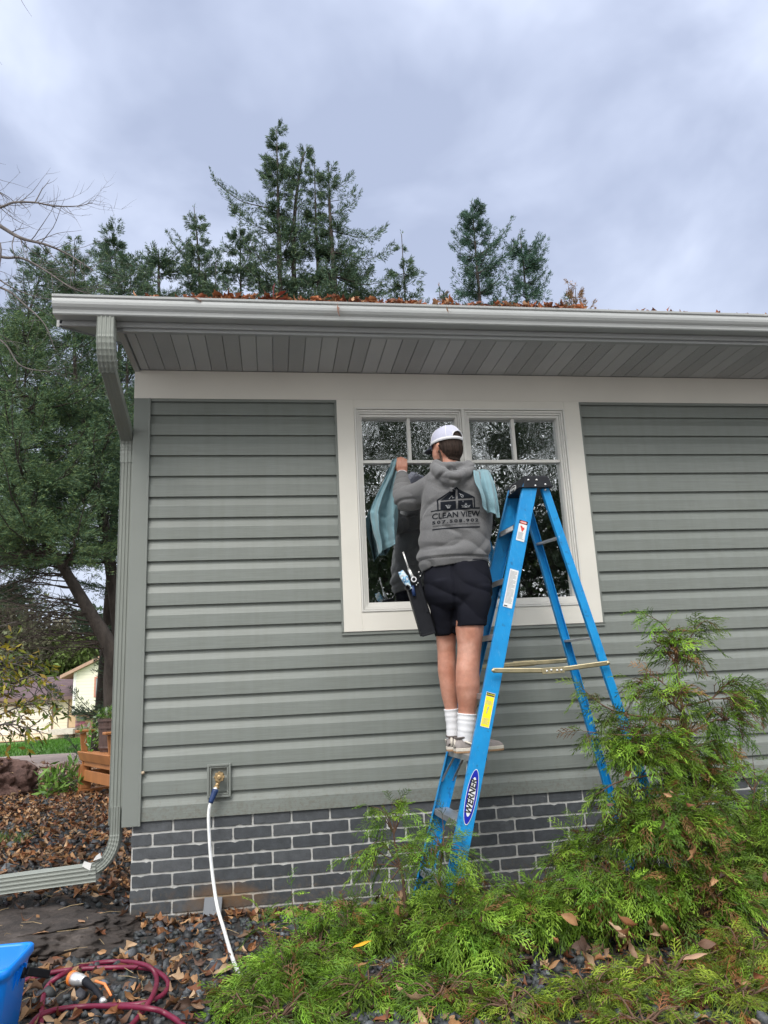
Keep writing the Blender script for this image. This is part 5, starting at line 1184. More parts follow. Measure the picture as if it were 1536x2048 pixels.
conifer('bluish conifer low in the background between trunk and picture edge', [(-7.2, 15, -.1), (-7.1, 15, 4), (-7.0, 15, 9)], .16, [(0, .2), (1, .7), (2, 1.1), (4, 1.5), (9, 1.8)], 150, 45, group=LG, up=.15, zmin=4.2, col=(.035, .065, .05), size=1.1)

# broadleaf trees, far off and behind the photographer
def broadleaf(label, x, y, h, cr, seed, n=9000, col=(.06, .085, .03), cc=(.14, .14, .05), leaf=.16, trunk=.18, name='broadleaf_tree', group=None, cz=.66):
    rg = np.random.default_rng(seed); z0 = float(gz(x, y)); root = thing(name, (x, y, z0), label, 'tree', group); g = G()
    g.tube([(x, y, z0-.1), (x+.1, y, z0+h*.3), (x-.05, y, z0+h*.6), (x, y, z0+h*.9)], [trunk, trunk*.75, trunk*.45, .03], 8)
    tips = []
    for k in range(34):
        t = rg.uniform(.3, .85); a = rg.uniform(0, 2*math.pi); u = rg.uniform(.15, .8); p = np.array((x, y, z0+h*t)); q = np.array((x+math.cos(a)*cr*rg.uniform(.5, 1), y+math.sin(a)*cr*rg.uniform(.5, 1), min(z0+h, z0+h*t+u*cr)))
        m = (p+q)/2+rg.normal(size=3)*.15*cr+np.array((0, 0, .08*cr)); g.tube([p, m, q], [trunk*.35, trunk*.18, .015], 5, cap=False)
        for f in (.55, .75, .9, 1.0): tips.append(p*(1-f)+q*f)
    g.obj('trunk', M['bark'], root, smooth=True)
    tips = np.array(tips); extra = rg.normal(size=(60, 3)); extra = nrm(extra)*rg.uniform(.4, 1, (60, 1))*np.array((cr, cr, h*(1-cz)))+np.array((x, y, z0+h*cz)); C_ = np.concatenate([tips, extra])
    k = rg.integers(0, len(C_), n); P = C_[k]+rg.normal(size=(n, 3))*cr*.13; D = rg.normal(size=(n, 3))
    V, F = cards(P, D, rg.uniform(.7, 1.4, n)*leaf, rg.uniform(.4, .7, n)*leaf, rg)
    m = rg.random((n, 1))**1.6; c = (np.array(col)*(1-m)+np.array(cc)*m)*rg.uniform(.6, 1.4, (n, 1)); obj('crown', V, F, M['leafmat'], root, cols=np.repeat(c, 4, 0)); return root
FG = 'trees beyond the neighbouring house'
for px, py, Y, cr, sd, col, lab in ((20, 1215, 58, 3.6, 61, (.10, .10, .06), 'grey olive broadleaf tree left of the others beyond the garage roof'), (95, 1240, 62, 3.4, 62, (.13, .12, .085), 'thin greyish tree beyond the middle of the garage roof'),
    (150, 1275, 60, 2.6, 63, (.10, .14, .04), 'yellow green tree above the joint of garage roof and gable'), (-30, 1190, 56, 4, 64, (.10, .11, .06), 'tall olive tree cut by the picture edge beyond the garage'), (230, 1230, 64, 4, 65, (.05, .08, .04), 'dark green tree beyond the gable, half hidden by the corner trunk'),
    (60, 1300, 72, 5, 66, (.09, .11, .06), 'distant low tree filling the gap beyond the roof ridge')):
    a = at(px, py, Y); broadleaf(lab, a[0], Y, a[2]-float(gz(a[0], Y)), cr, sd, 5200, col, tuple(min(1, c*1.9) for c in col), .42, .22, group=FG, cz=.6)
BG = 'trees across the lawn behind the photographer'
for i, (x, y, h, cr, lab) in enumerate(((1.6, -17, 13, 3.9, 'dark evergreen tree mirrored in the left window panes'), (7.0, -16.5, 13.5, 4.0, 'dark evergreen tree mirrored in the right window panes'), (12.5, -19, 10, 4, 'dark evergreen tree mirrored furthest right'), (-6, -19, 11, 4.5, 'dark evergreen tree mirrored at the left of the glass'), (3.8, -23, 12, 4, 'tall dark tree mirrored between the two window sashes'))):
    broadleaf(lab, x, y, h, cr, 70+i, 10500, (.022, .042, .015), (.05, .075, .022), .20, .25, group=BG, name='evergreen_tree', cz=.45)

for i, (x, y, lab) in enumerate(((3.4, -15.5, 'clipped dark hedge bush mirrored low in the left sash'), (7.0, -15, 'clipped dark hedge bush mirrored low in the right sash'), (10.5, -15.5, 'clipped dark hedge bush mirrored lowest at the right'))):
    broadleaf(lab, x, y, 6.2, 2.6, 90+i, 9000, (.022, .042, .015), (.05, .075, .022), .17, .12, group='tall hedge bushes behind the photographer', name='hedge_bush', cz=.42)
# bare tree at the upper left
def bare_tree():
    rg = np.random.default_rng(5); x0, y0 = -5.2, 2.6
    root = thing('bare_tree', (x0, y0, float(gz(x0, y0))), 'leafless grey tree reaching thin bare twigs in from the left above the gutter end', 'tree'); g = G()
    tr = [(x0, y0, -.1), (x0+.1, y0, 1.8), (x0+.0, y0-.1, 3.4), (x0+.3, y0-.2, 5.2), (x0+.5, y0, 7.5)]
    g.tube(catmull(tr, 5), list(np.linspace(.16, .04, 21)), 9)
    def twig(p, d, L, r, dep):
        n = max(4, int(L/.07)); pts = [p]; q = np.array(p, float); d = nrm(np.array(d, float)); cv = rg.normal(size=3)*.10
        for k in range(n): d = nrm(d+cv*.35+rg.normal(size=3)*.11+np.array((0, 0, .02))); q = q+d*L/n; pts.append(q.copy())
        g.tube(pts, [r*(1-.75*k/n) for k in range(n+1)], 4 if r < .012 else 6, cap=False)
        if dep > 0:
            for k in range(1, n+1):
                if rg.random() < .42:
                    s = nrm(np.cross(d, rg.normal(size=3))); twig(pts[k], nrm(pts[k]-pts[k-1])*.7+s*.75, L*rg.uniform(.22, .45), max(.0016, r*.45), dep-1)
    limbs = [([(-120, 380, 2.4), (0, 452, 2.2), (42, 476, 2.1), (94, 490, 2.0), (136, 509, 2.0), (187, 541, 1.9)], .024), ([(-80, 440, 2.3), (0, 415, 2.1), (28, 405, 2.1), (70, 405, 2), (108, 412, 2), (155, 412, 1.9), (185, 405, 1.9)], .015),
             ([(-100, 480, 2.3), (0, 513, 2.1), (42, 516, 2), (84, 537, 2), (140, 574, 1.9), (178, 588, 1.9)], .018), ([(-110, 560, 2.4), (0, 575, 2.2), (50, 610, 2.1), (90, 650, 2.0), (110, 700, 2)], .015), ([(-100, 640, 2.4), (0, 680, 2.2), (40, 730, 2.2), (90, 742, 2.1), (120, 738, 2.1)], .011),
             ([(-60, 500, 1.6), (0, 560, 1.5), (60, 590, 1.5), (110, 600, 1.4)], .010), ([(-80, -90, 1.0), (20, -40, .8), (45, 5, .8), (64, 34, .8)], .0045), ([(-90, 60, 1.2), (-20, 100, 1.1), (4, 130, 1.1)], .0045), ([(-90, 330, 2.2), (-10, 380, 2.1), (20, 400, 2.1)], .012)]
    for pts, r in limbs:
        W_ = [np.array(at(*p)) for p in pts]; j = np.array(tr[2 if pts[0][1] > 300 else 4], float) if pts[0][1] > 250 else np.array(tr[4], float); W_ = [j]+W_; C_ = catmull(W_, 8)
        g.tube(C_, [r*.68*(1.6-1.35*k/(len(C_)-1)) for k in range(len(C_))], 6, cap=False)
        for k in range(8, len(C_)):
            for _ in range(1 if rg.random() < (.62 if r > .005 else .0) else 0):
                d = nrm(C_[k]-C_[k-1]); s = nrm(np.cross(d, rg.normal(size=3))); twig(C_[k], d*.75+s*.7, rg.uniform(.15, .55), r*.30*(1.3-k/len(C_)), 1)
    d = at(94, 361, 2.0); twig(at(70, 405, 2.0), d-at(70, 405, 2.0), .34, .006, 1)
    g.obj('branches', M['twig'], root, smooth=True)
bare_tree()

# thread leaf cypress shrubs in front of the wall
def spray_template(seed, n_side=11, droop=.35):
    rg = np.random.default_rng(seed); V = []; F = []; tt = []
    def blade(a, b, w):
        a, b = np.array(a), np.array(b); d = nrm(b-a); s = nrm(np.cross(d, np.array((0, 0, 1.))+rg.normal(size=3)*.5)); i = len(V)
        w *= 1.35; V.extend([a-s*w*.5, a+s*w*.5, b+s*w*.3, b-s*w*.3]); F.append((i, i+1, i+2, i+3)); tt.extend([a[0], a[0], min(1.2, b[0]+.1), min(1.2, b[0]+.1)])
    def ax(s): return np.array((s, .0, -droop*s*s))
    N_ = 6
    for k in range(N_): blade(ax(k/N_), ax((k+1)/N_), .022)
    for k in range(n_side):
        s = .12+.86*k/n_side; p = ax(s); sg = 1 if k % 2 else -1; L = (.42*(1-.62*s))*rg.uniform(.75, 1.2)
        d = nrm(np.array((.85, sg*rg.uniform(.55, .95), -.12+rg.normal()*.15))); q = p+d*L+np.array((0, 0, -.25*L*L)); m = p+d*L*.5; blade(p, m, .022); blade(m, q, .019)
        for j in range(4):
            f = .22+.22*j; r = p*(1-f)+q*f; s2 = 1 if j % 2 else -1; d2 = nrm(d+np.array((.25, s2*.7, rg.normal()*.25))); l2 = L*rg.uniform(.3, .48); blade(r, r+d2*l2+np.array((0, 0, -.03)), .018)
    return np.array(V), np.array(F), np.array(tt)
TPL = [spray_template(200+i, 9+i % 3, .2+.12*(i % 4)) for i in range(6)]
TPF = [spray_template(300+i, 9, .1) for i in range(3)]
GREEN = [np.array(c) for c in ((.075, .19, .022), (.13, .285, .028), (.042, .115, .024), (.21, .37, .045))]; BROWN = [np.array(c) for c in ((.20, .095, .03), (.28, .15, .06), (.15, .07, .03))]
def sprays(P, D, S_, rg, brown=.06, tint=(1, 1, 1), tpls=TPL, brownmask=None, tones=None):
    VV = []; FF_ = []; CC = []; off = 0
    n = len(P); D = nrm(D); up = np.tile((0, 0, 1.), (n, 1))+rg.normal(size=(n, 3))*.35; Y_ = nrm(np.cross(up, D)); Z_ = np.cross(D, Y_); roll = rg.normal(size=n)*.5
    Y2 = Y_*np.cos(roll)[:, None]+Z_*np.sin(roll)[:, None]; Z2 = -Y_*np.sin(roll)[:, None]+Z_*np.cos(roll)[:, None]
    k = rg.integers(0, len(tpls), n); br = rg.random(n) < (brown if brownmask is None else brownmask)
    for ti, (TV, TF, tt) in enumerate(tpls):
        I = np.where(k == ti)[0]
        if not len(I): continue
        B = np.stack([D[I], Y2[I], Z2[I]], 1); V = np.einsum('vk,nkj->nvj', TV, B)*S_[I][:, None, None]+P[I][:, None, :]
        V[:, :, 2] -= (np.linalg.norm(V-P[I][:, None, :], axis=2)**2)*1.6
        m = len(TV); F = TF[None]+(np.arange(len(I))*m)[:, None, None]+off
        gi = rg.integers(0, 4, len(I)); bi = rg.integers(0, 3, len(I)); c0 = np.array([BROWN[b] if br[i] else GREEN[g_] for i, g_, b in zip(I, gi, bi)])*np.array(tint)*rg.uniform(.7, 1.25, (len(I), 1))*tones[I][:, None]
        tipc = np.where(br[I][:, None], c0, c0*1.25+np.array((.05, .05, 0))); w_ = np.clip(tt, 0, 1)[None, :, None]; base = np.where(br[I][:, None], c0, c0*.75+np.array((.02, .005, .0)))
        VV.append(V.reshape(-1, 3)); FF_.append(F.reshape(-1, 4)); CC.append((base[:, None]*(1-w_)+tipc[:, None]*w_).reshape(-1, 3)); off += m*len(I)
    return np.concatenate(VV), np.concatenate(FF_), np.concatenate(CC)
M['cypress'] = attr_mat('thread cypress foliage', .5, .22, .15, 6)
M['stem'] = simple('reddish shrub bark', (.13, .075, .05), .9, var=.35, vs=30, bs=.5, bscale=80)
def shrub(label, base, masses, branches, seed, brown=.06, tint=(1, 1, 1), size=(.12, .20), stem=None, tpls=TPL, droop=.55, step=.022, name='cypress_shrub', group='thread leaved evergreen shrubs before the wall'):
    """masses: (px,py,Y,rx,ry,rY,n) ellipsoids of branch tips; branches: explicit limbs as measured points"""
    rg = np.random.default_rng(seed); base = np.array(base, float); root = thing(name, tuple(base), label, 'shrub', group); g = G(); P = []; D = []; S_ = []; T_ = []
    def limb_(pts, r, s0=.3, dn=1.0):
        tone = rg.uniform(.5, 1.2)
        C_ = catmull(pts, 7); L = sum(np.linalg.norm(C_[i+1]-C_[i]) for i in range(len(C_)-1)); g.tube(C_, [r*(1.15-.95*i/(len(C_)-1)) for i in range(len(C_))], 5, cap=False)
        n = int(L*(1-s0)/step*dn)
        for k in range(n):
            s = s0+(1-s0)*(k+rg.random())/n; p, t = poly(C_, min(.999, s)); t = nrm(t); a = rg.uniform(0, 2*math.pi); sd = nrm(np.cross(t, (0, 0, 1.)+rg.normal(size=3)*.1)); v = np.cross(sd, t)
            d = t*rg.uniform(.3, .9)+(sd*math.cos(a)+v*math.sin(a)*.6)*.8+np.array((0, 0, -droop*rg.uniform(.1, 1))); P.append(p); D.append(d); S_.append(rg.uniform(*size)*(1.1-.45*s)); T_.append(tone)
        P.append(C_[-1]); D.append(t if n else C_[-1]-C_[-2]); S_.append(size[0]); T_.append(tone)
    for bpts, r, s0, dn in branches: limb_([at(*q) if len(q) == 3 else q[1:] for q in bpts], r, s0, dn)
    for (px, py, Y, rx, ry, rY, n) in masses:
        c = at(px, py, Y); sc = np.linalg.norm(at(px+100, py, Y)-c)/100
        for k in range(n):
            v = nrm(rg.normal(size=3)); v[2] = abs(v[2])*1.0 if rg.random() < .75 else v[2]; q = c+v*np.array((rx*sc, rY, ry*sc))*rg.uniform(.45, 1.0); q[2] = max(q[2], float(gz(q[0], q[1]))+.05)
            if q[1] > -.06: q[1] = -.06-rg.random()*.1
            o_ = c+(q-c)*.12; o_[2] = max(.03, min(o_[2], c[2]-ry*sc*.3)); m = (o_+q)/2+np.array((0, 0, .12*np.linalg.norm(q-o_)))+rg.normal(size=3)*.02; limb_([o_, m, q], .0045, .25, 1)
    if stem: g.tube(catmull([at(*q) if len(q) == 3 else q[1:] for q in stem[0]], 6), list(np.linspace(stem[1], .004, (len(stem[0])-1)*6+1)), 8, cap=False)
    P = np.array(P); D = np.array(D); S_ = np.array(S_); V, F, Cc = sprays(P, D, S_, rg, brown, tint, tpls, tones=np.array(T_)); zmin = gz(V[:, 0], V[:, 1])+.004; V[:, 2] = np.maximum(V[:, 2], zmin); V[:, 1] = np.minimum(V[:, 1], -.012)
    obj('foliage', V, F, M['cypress'], root, cols=Cc); g.obj('stem', M['stem'], root, smooth=True); return len(P)

def build_shrubs():
    shrub('low bright green cypress shrub spreading over the gravel beside the white hose', gp(560, 1960), [(570, 1965, -1.15, 120, 75, .22, 52), (490, 2025, -1.35, 75, 45, .18, 26), (640, 1900, -.85, 80, 45, .18, 22), (560, 2040, -1.5, 110, 40, .2, 26)],
        [([(600, 1900, -.8), (588, 1840, -.8), (583, 1778, -.8)], .005, .35, .8), ([(560, 1920, -.9), (535, 1870, -.9), (520, 1825, -.9)], .005, .3, .9), ([(600, 1890, -.8), (640, 1830, -.75), (690, 1800, -.75)], .005, .3, 1)], 101, .04)
    shrub('small cypress shrub with two bare stemmed leaders standing behind the foot of the stepladder', gp(800, 1850), [(800, 1850, -.80, 105, 50, .18, 34), (905, 1800, -1.0, 75, 65, .15, 26), (700, 1840, -.78, 80, 50, .15, 22), (860, 1720, -.92, 60, 45, .08, 10)],
        [([(812, 1830, -.75), (806, 1760, -.74), (790, 1690, -.73), (787, 1650, -.73)], .010, .3, .35)]+
        [([(788, 1668, -.73), ((788+x)/2, (1650+y)/2-8, -.74), (x, y, -.75)], .003, .25, .95) for x, y in ((782, 1605), (760, 1622), (742, 1612), (825, 1618), (810, 1640), (765, 1652), (800, 1598), (745, 1640))]+
        [([(800, 1735, -.74), ((798+x)/2, y-6, -.76), (x, y+8, -.78)], .004, .2, 1) for x, y in ((690, 1705), (720, 1735), (745, 1700), (850, 1730), (835, 1750), (730, 1690), (760, 1770))]+
        [([(872, 1815, -.84), (880, 1740, -.85), (887, 1680, -.86), (885, 1635, -.86)], .008, .45, .8)]+
        [([(886, 1700, -.86), ((886+x)/2, (1690+y)/2-6, -.87), (x, y, -.88)], .003, .25, .95) for x, y in ((850, 1655), (915, 1665), (860, 1690), (930, 1700), (965, 1725), (975, 1760), (838, 1668))], 102, .05, size=(.10, .16))
    shrub('spreading cypress shrub in the foreground middle with drooping sprays below the stepladder', gp(850, 2000), [(740, 2000, -1.35, 150, 60, .22, 48), (940, 1880, -1.15, 110, 90, .25, 48), (1050, 1820, -1.0, 85, 65, .2, 28), (880, 2040, -1.5, 150, 40, .2, 30), (1060, 1810, -.7, 70, 40, .12, 16)], [], 103, .08)
    shrub('tall ragged cypress shrub with a bare reddish leader, hiding the rear feet of the stepladder', gp(1390, 1930), [(1300, 1500, -1.0, 95, 90, .16, 40), (1330, 1660, -1.05, 150, 110, .24, 70), (1250, 1790, -1.1, 140, 85, .24, 50), (1170, 1720, -.8, 70, 60, .14, 20), (1400, 1560, -.9, 70, 90, .15, 26), (1352, 1310, -1.0, 34, 40, .06, 9), (1345, 1395, -1.0, 62, 34, .10, 12), (1450, 1430, -.97, 60, 30, .08, 9), (1400, 1800, -1.2, 130, 90, .2, 50), (1120, 1830, -.95, 80, 50, .2, 20)],
        [([(1352, 1320, -1.0), (1345, 1280, -1.0), (1322, 1246, -1.0), (1286, 1226, -1.0)], .005, .1, 1.9), ([(1354, 1330, -1), (1375, 1285, -1), (1398, 1250, -1), (1414, 1240, -1)], .004, .15, 1.9), ([(1356, 1345, -1), (1340, 1310, -1), (1318, 1292, -1)], .004, .2, 1.6), ([(1356, 1330, -1), (1352, 1290, -1), (1372, 1255, -.98)], .004, .2, 1), ([(1358, 1350, -1), (1375, 1320, -1), (1385, 1300, -.98)], .003, .3, .8),
         ([(1364, 1413, -1), (1421, 1398, -.98), (1465, 1362, -.97), (1500, 1385, -.96), (1530, 1410, -.95)], .005, .25, 1.9), ([(1421, 1398, -.98), (1460, 1395, -1), (1512, 1372, -1)], .004, .2, 1.9), ([(1366, 1425, -1), (1310, 1380, -1), (1262, 1356, -1.0)], .005, .2, 1.9), ([(1368, 1440, -1), (1260, 1430, -1.02), (1205, 1410, -1.02), (1160, 1372, -1.0)], .006, .3, 1.1),
         ([(1372, 1470, -1), (1240, 1470, -1.05), (1165, 1462, -1.05)], .006, .3, 1.2), ([(1374, 1470, -1), (1440, 1440, -.95), (1495, 1475, -.93)], .005, .2, 1.1), ([(1376, 1500, -1), (1440, 1480, -.95), (1480, 1515, -.95)], .005, .25, 1), ([(1360, 1390, -1), (1330, 1370, -1.02), (1300, 1345, -1.02)], .004, .3, .9), ([(1378, 1540, -1), (1250, 1560, -1.05), (1190, 1590, -1.05)], .006, .3, 1.2)],
        104, .17, stem=([(1392, 1940, -1.0), (1396, 1750, -1.0), (1393, 1600, -1.0), (1376, 1480, -1.0), (1362, 1400, -1.0), (1352, 1315, -1.0), (1346, 1270, -1.0)], .016), size=(.12, .19))
    shrub('cypress shrub growing against the brick wall at the right picture edge', gp(1500, 1820), [(1520, 1660, -.45, 95, 75, .2, 44), (1500, 1780, -.8, 120, 100, .25, 56), (1560, 1720, -.9, 70, 100, .2, 30)], [([(1500, 1640, -.5), (1510, 1570, -.5), (1505, 1515, -.5)], .006, .3, 1), ([(1505, 1580, -.5), (1480, 1545, -.5), (1462, 1530, -.5)], .004, .2, 1), ([(1505, 1580, -.5), (1530, 1545, -.5), (1545, 1520, -.5)], .004, .2, 1)], 105, .08)
    shrub('low yellowish juniper with brown patches filling the bottom right corner', gp(1330, 2060), [(1180, 2030, -1.65, 140, 50, .2, 34), (1340, 2000, -1.55, 150, 65, .25, 46), (1500, 1950, -1.5, 110, 90, .25, 52), (1480, 2050, -1.8, 130, 65, .2, 44), (1290, 2070, -1.9, 130, 40, .15, 26), (1020, 2060, -1.65, 90, 30, .15, 18)], [], 106, .16, (1.2, .92, .9), (.09, .15), tpls=TPF, droop=.15, name='juniper_shrub')
build_shrubs()

# ------------------------------------------------------------------ gravel, fallen leaves, straw
def ico(seed):
    rs = random.Random(seed); V = []
    for z, k in ((-1, .8), (.15, 1.0), (1, .62)):
        for i in range(4): a = 2*math.pi*i/4+rs.uniform(-.4, .4); r = k*rs.uniform(.65, 1.15); V.append((r*math.cos(a), r*math.sin(a)*.75, z*.38+rs.uniform(-.12, .12)))
    V += [(0, 0, -.4), (rs.uniform(-.2, .2), rs.uniform(-.2, .2), .40)]; F = []
    for q in (0, 1):
        for i in range(4): a, b, c, d = q*4+i, q*4+(i+1) % 4, q*4+4+(i+1) % 4, q*4+4+i; F += [(a, b, c), (a, c, d)]
    F += [(i, 12, (i+1) % 4) for i in range(4)]+[(8+i, 8+(i+1) % 4, 13) for i in range(4)]
    V = np.array(V)*np.array((1, rs.uniform(.6, 1), rs.uniform(.6, 1.5))); return V, np.array(F)
def scatter(P, S_, tpls, rg, tilt=.5):
    VV = []; FF_ = []; off = 0; k = rg.integers(0, len(tpls), len(P)); ids = []
    for ti, (TV, TF) in enumerate(tpls):
        I = np.where(k == ti)[0]
        if not len(I): continue
        a = rg.uniform(0, 2*math.pi, len(I)); bx = rg.normal(size=len(I))*tilt; by = rg.normal(size=len(I))*tilt
        Z0 = np.stack([bx, by, np.ones(len(I))], 1); Z0 = nrm(Z0); X0 = np.stack([np.cos(a), np.sin(a), np.zeros(len(I))], 1); X0 = nrm(X0-Z0*(X0*Z0).sum(1)[:, None]); Y0 = np.cross(Z0, X0)
        B = np.stack([X0, Y0, Z0], 1); V = np.einsum('vk,nkj->nvj', TV, B)*S_[I][:, None, None]+P[I][:, None, :]; m = len(TV)
        FF_.append((TF[None]+(np.arange(len(I))*m)[:, None, None]+off).reshape(-1, TF.shape[1])); VV.append(V.reshape(-1, 3)); ids.append(np.repeat(I, m)); off += m*len(I)
    return np.concatenate(VV), np.concatenate(FF_), np.concatenate(ids)
ROCKB = []
for o in bpy.data.objects:
    if o.name.startswith('boulder'):
        me = o.data; ROCKB.append((BVHTree.FromPolygons([Vector(v.co)+o.location for v in me.vertices], [tuple(p.vertices) for p in me.polygons]), o))
def surf(x, y):
    z = float(gz(x, y)); hit_rock = False
    for b, o in ROCKB:
        h = b.ray_cast(Vector((x, y, 3)), Vector((0, 0, -1)))
        if h[0] and h[0].z > z: z = h[0].z; hit_rock = True
    return z, hit_rock
rg = np.random.default_rng(77)
def area(n, x0, x1, y0, y1, keep=lambda x, y: True):
    P = []
    while len(P) < n:
        x, y = rg.uniform(x0, x1), rg.uniform(y0, y1)
        if (x > -.86 and y > -.02) or not keep(x, y): continue
        P.append((x, y))
    return P
def gravel():
    near = area(7000, -2.3, 2.8, -2.3, -.01)+area(1800, 2.8, 5.5, -2.6, -.01)+area(1500, -4.2, -2.3, -2.3, 0)+area(1500, -2.3, 3.5, -3.1, -2.3); back = area(3800, -4.6, -.88, 0, 7.2, lambda x, y: x > -1.2-.55*(y+1)-.4 and rg.random() < 1-.08*y)
    P = []; S_ = []
    for x, y in near+back:
        z, r = surf(x, y)
        if r: continue
        s = (rg.uniform(.014, .032) if y < .2 else rg.uniform(.020, .042))*(1.6 if rg.random() < .08 else 1); P.append((x, y, z+s*.2)); S_.append(s)
    P = np.array(P); S_ = np.array(S_); V, F, ids = scatter(P, S_, [ico(i) for i in range(14)], rg, .5)
    tone = rg.uniform(.5, 1.9, len(P))[:, None]*np.where(rg.random((len(P), 1)) < .14, 2.4, 1); col = np.array((.030, .033, .037))*tone+rg.normal(size=(len(P), 3))*.002
    def b(t, p, out):
        a = t.nodes.new('ShaderNodeAttribute'); a.attribute_name = 'Col'; f = noi(t, vec(t), 70, 5, .7); c = mixc(t, 1.0, a.outputs['Color'], ramp(t, f, [(.3, (.6,)*3), (.7, (1.4,)*3)]), 'MULTIPLY')
        t.links.new(c, p.inputs['Base Color']); p.inputs['Roughness'].default_value = .55; bump(t, p, f, .6, .004)
    o = obj('gravel', V, F, nmat('slate chips', b), cols=np.clip(col, .008, .5)[ids]); tag(o, 'dark slate chips covering the beds round the house', 'gravel', kind='stuff')
gravel()
def leaf_tpl(seed):
    rs = random.Random(seed); V = []; F = []; nu, nv = 6, 4; c1, c2, tw = rs.uniform(-1.2, 1.6), rs.uniform(-3, 4.5), rs.uniform(-1.8, 1.8); rw = rs.uniform(.16, .30)
    for i in range(nu+1):
        u = i/nu; w = rw*math.sin(math.pi*min(1, u*.93+.04))**1.05*(1+.28*rs.uniform(-1, 1)); 
        for j in range(nv+1):
            v = (j/nv*2-1)*w; z = c1*(u-.5)**2+c2*v*v*1.6+tw*v*(u-.5)+rs.uniform(-.03, .03); V.append((u-.5, v+.12*c1*(u-.5)**2, z))
    for i in range(nu):
        for j in range(nv): F.append((i*(nv+1)+j, (i+1)*(nv+1)+j, (i+1)*(nv+1)+j+1, i*(nv+1)+j+1))
    return np.array(V), np.array(F)
LT = [leaf_tpl(i) for i in range(16)]
LEAFC = np.array([(.36, .19, .085), (.46, .27, .14), (.28, .125, .055), (.2, .075, .035), (.50, .34, .21), (.26, .16, .10), (.15, .08, .05), (.12, .07, .05)]); RUST = np.array([(.36, .12, .045), (.28, .085, .035), (.42, .18, .08), (.2, .07, .035), (.48, .27, .15)])
M['litter'] = attr_mat('dry leaf', .6, .12, .35, 18, .3)
def leaves(name, P, S_, pal, label, cat, tilt=.6, parent=None, **k):
    P = np.array(P); S_ = np.array(S_); V, F, ids = scatter(P, S_, LT, rg, tilt); c = pal[rg.integers(0, len(pal), len(P))]*rg.uniform(.65, 1.25, (len(P), 1)); o = obj(name, V, F, M['litter'], parent, smooth=True, cols=np.clip(c, 0, 1)[ids])
    if label: tag(o, label, cat, **k)
    return o
def litter():
    P = []; S_ = []
    dens = lambda x, y: rg.random() < (.25+.75*(noise.noise(Vector((x*2.2, y*2.2, 3)))+.5))
    for x, y in area(1900, -2.3, 2.8, -2.2, -.02, dens)+area(170, -.86, 1.2, -.22, -.01)+area(380, 2.8, 5.5, -2.4, -.02)+area(300, -4.2, -2.3, -2.2, 0):
        z, r = surf(x, y)
        if r and rg.random() < .85: continue
        s = rg.uniform(.04, .095); P.append((x, y, z+.012+rg.random()*.014)); S_.append(s)
    for x, y in area(6800, -4.6, -.9, .15, 7.5, lambda x, y: x > -1.2-.55*(y+1)-.4 and rg.random() < .35+.65*(noise.noise(Vector((x*1.5, y*1.5, 9)))+.55)):
        z, r = surf(x, y)
        if r and rg.random() < .8: continue
        P.append((x, y, z+.02+rg.random()*.02)); S_.append(rg.uniform(.045, .085))
    leaves('leaf_litter', P, S_, LEAFC, 'dry brown and rust fallen leaves strewn over the slate chips', 'fallen leaves', .45, kind='stuff')
    P = []; S_ = []
    for x, y in area(1100, -9, -1.8, 7.5, 12, lambda x, y: rg.random() < .9*math.exp(-abs(y-8.9)/1.3)): P.append((x, y, float(gz(x, y))+.05)); S_.append(rg.uniform(.08, .16))
    leaves('lawn_leaves', P, S_, LEAFC*.9+.06, 'pale fallen leaves scattered on the grass beside the driveway', 'fallen leaves', .4, kind='stuff')
    # leaves caught in the shrubs
    P = []
    for px, py, Y, rx, ry, n in ((1440, 1760, -1.3, 70, 50, 16), (1330, 1900, -1.6, 130, 60, 22), (1170, 1900, -1.4, 90, 60, 16), (900, 1990, -1.6, 110, 40, 14), (1480, 1640, -.8, 50, 60, 5), (1300, 1640, -1.3, 80, 90, 12), (800, 1820, -1.0, 60, 40, 7), (1480, 1950, -1.8, 60, 50, 8), (1290, 1430, -1.12, 60, 40, 3)):
        for _ in range(int(n*.6)): P.append(at(px+rg.normal()*rx*.6, py+rg.normal()*ry*.6, Y+rg.normal()*.06))
    leaves('caught_leaves', [p for p in P if p[2] > .03], [rg.uniform(.035, .085) for p in P if p[2] > .03], LEAFC*.95, 'tan dead leaves caught among the sprays of the shrubs', 'fallen leaves', 1.6, kind='stuff')
    # straw
    g = G()
    for x, y in area(170, -2.0, 1.6, -2.1, -.02)+area(40, -2.6, -.9, .1, 3):
        z, r = surf(x, y); a = rg.uniform(0, math.pi); L = rg.uniform(.05, .16); d = np.array((math.cos(a), math.sin(a), rg.normal()*.12)); n_ = np.array((-d[1], d[0], .3))*rg.normal()*.012; p = np.array((x, y, z+.022)); g.tube([p-d*L/2, p+n_+np.array((0, 0, .006)), p+d*L/2], [.0009, .0010, .0007], 3, cap=False)
    tag(g.obj('straw', simple('straw', (.40, .29, .15), .8)), 'thin tan straws and pine needles lying on the slate chips', 'straw', kind='stuff')
litter()
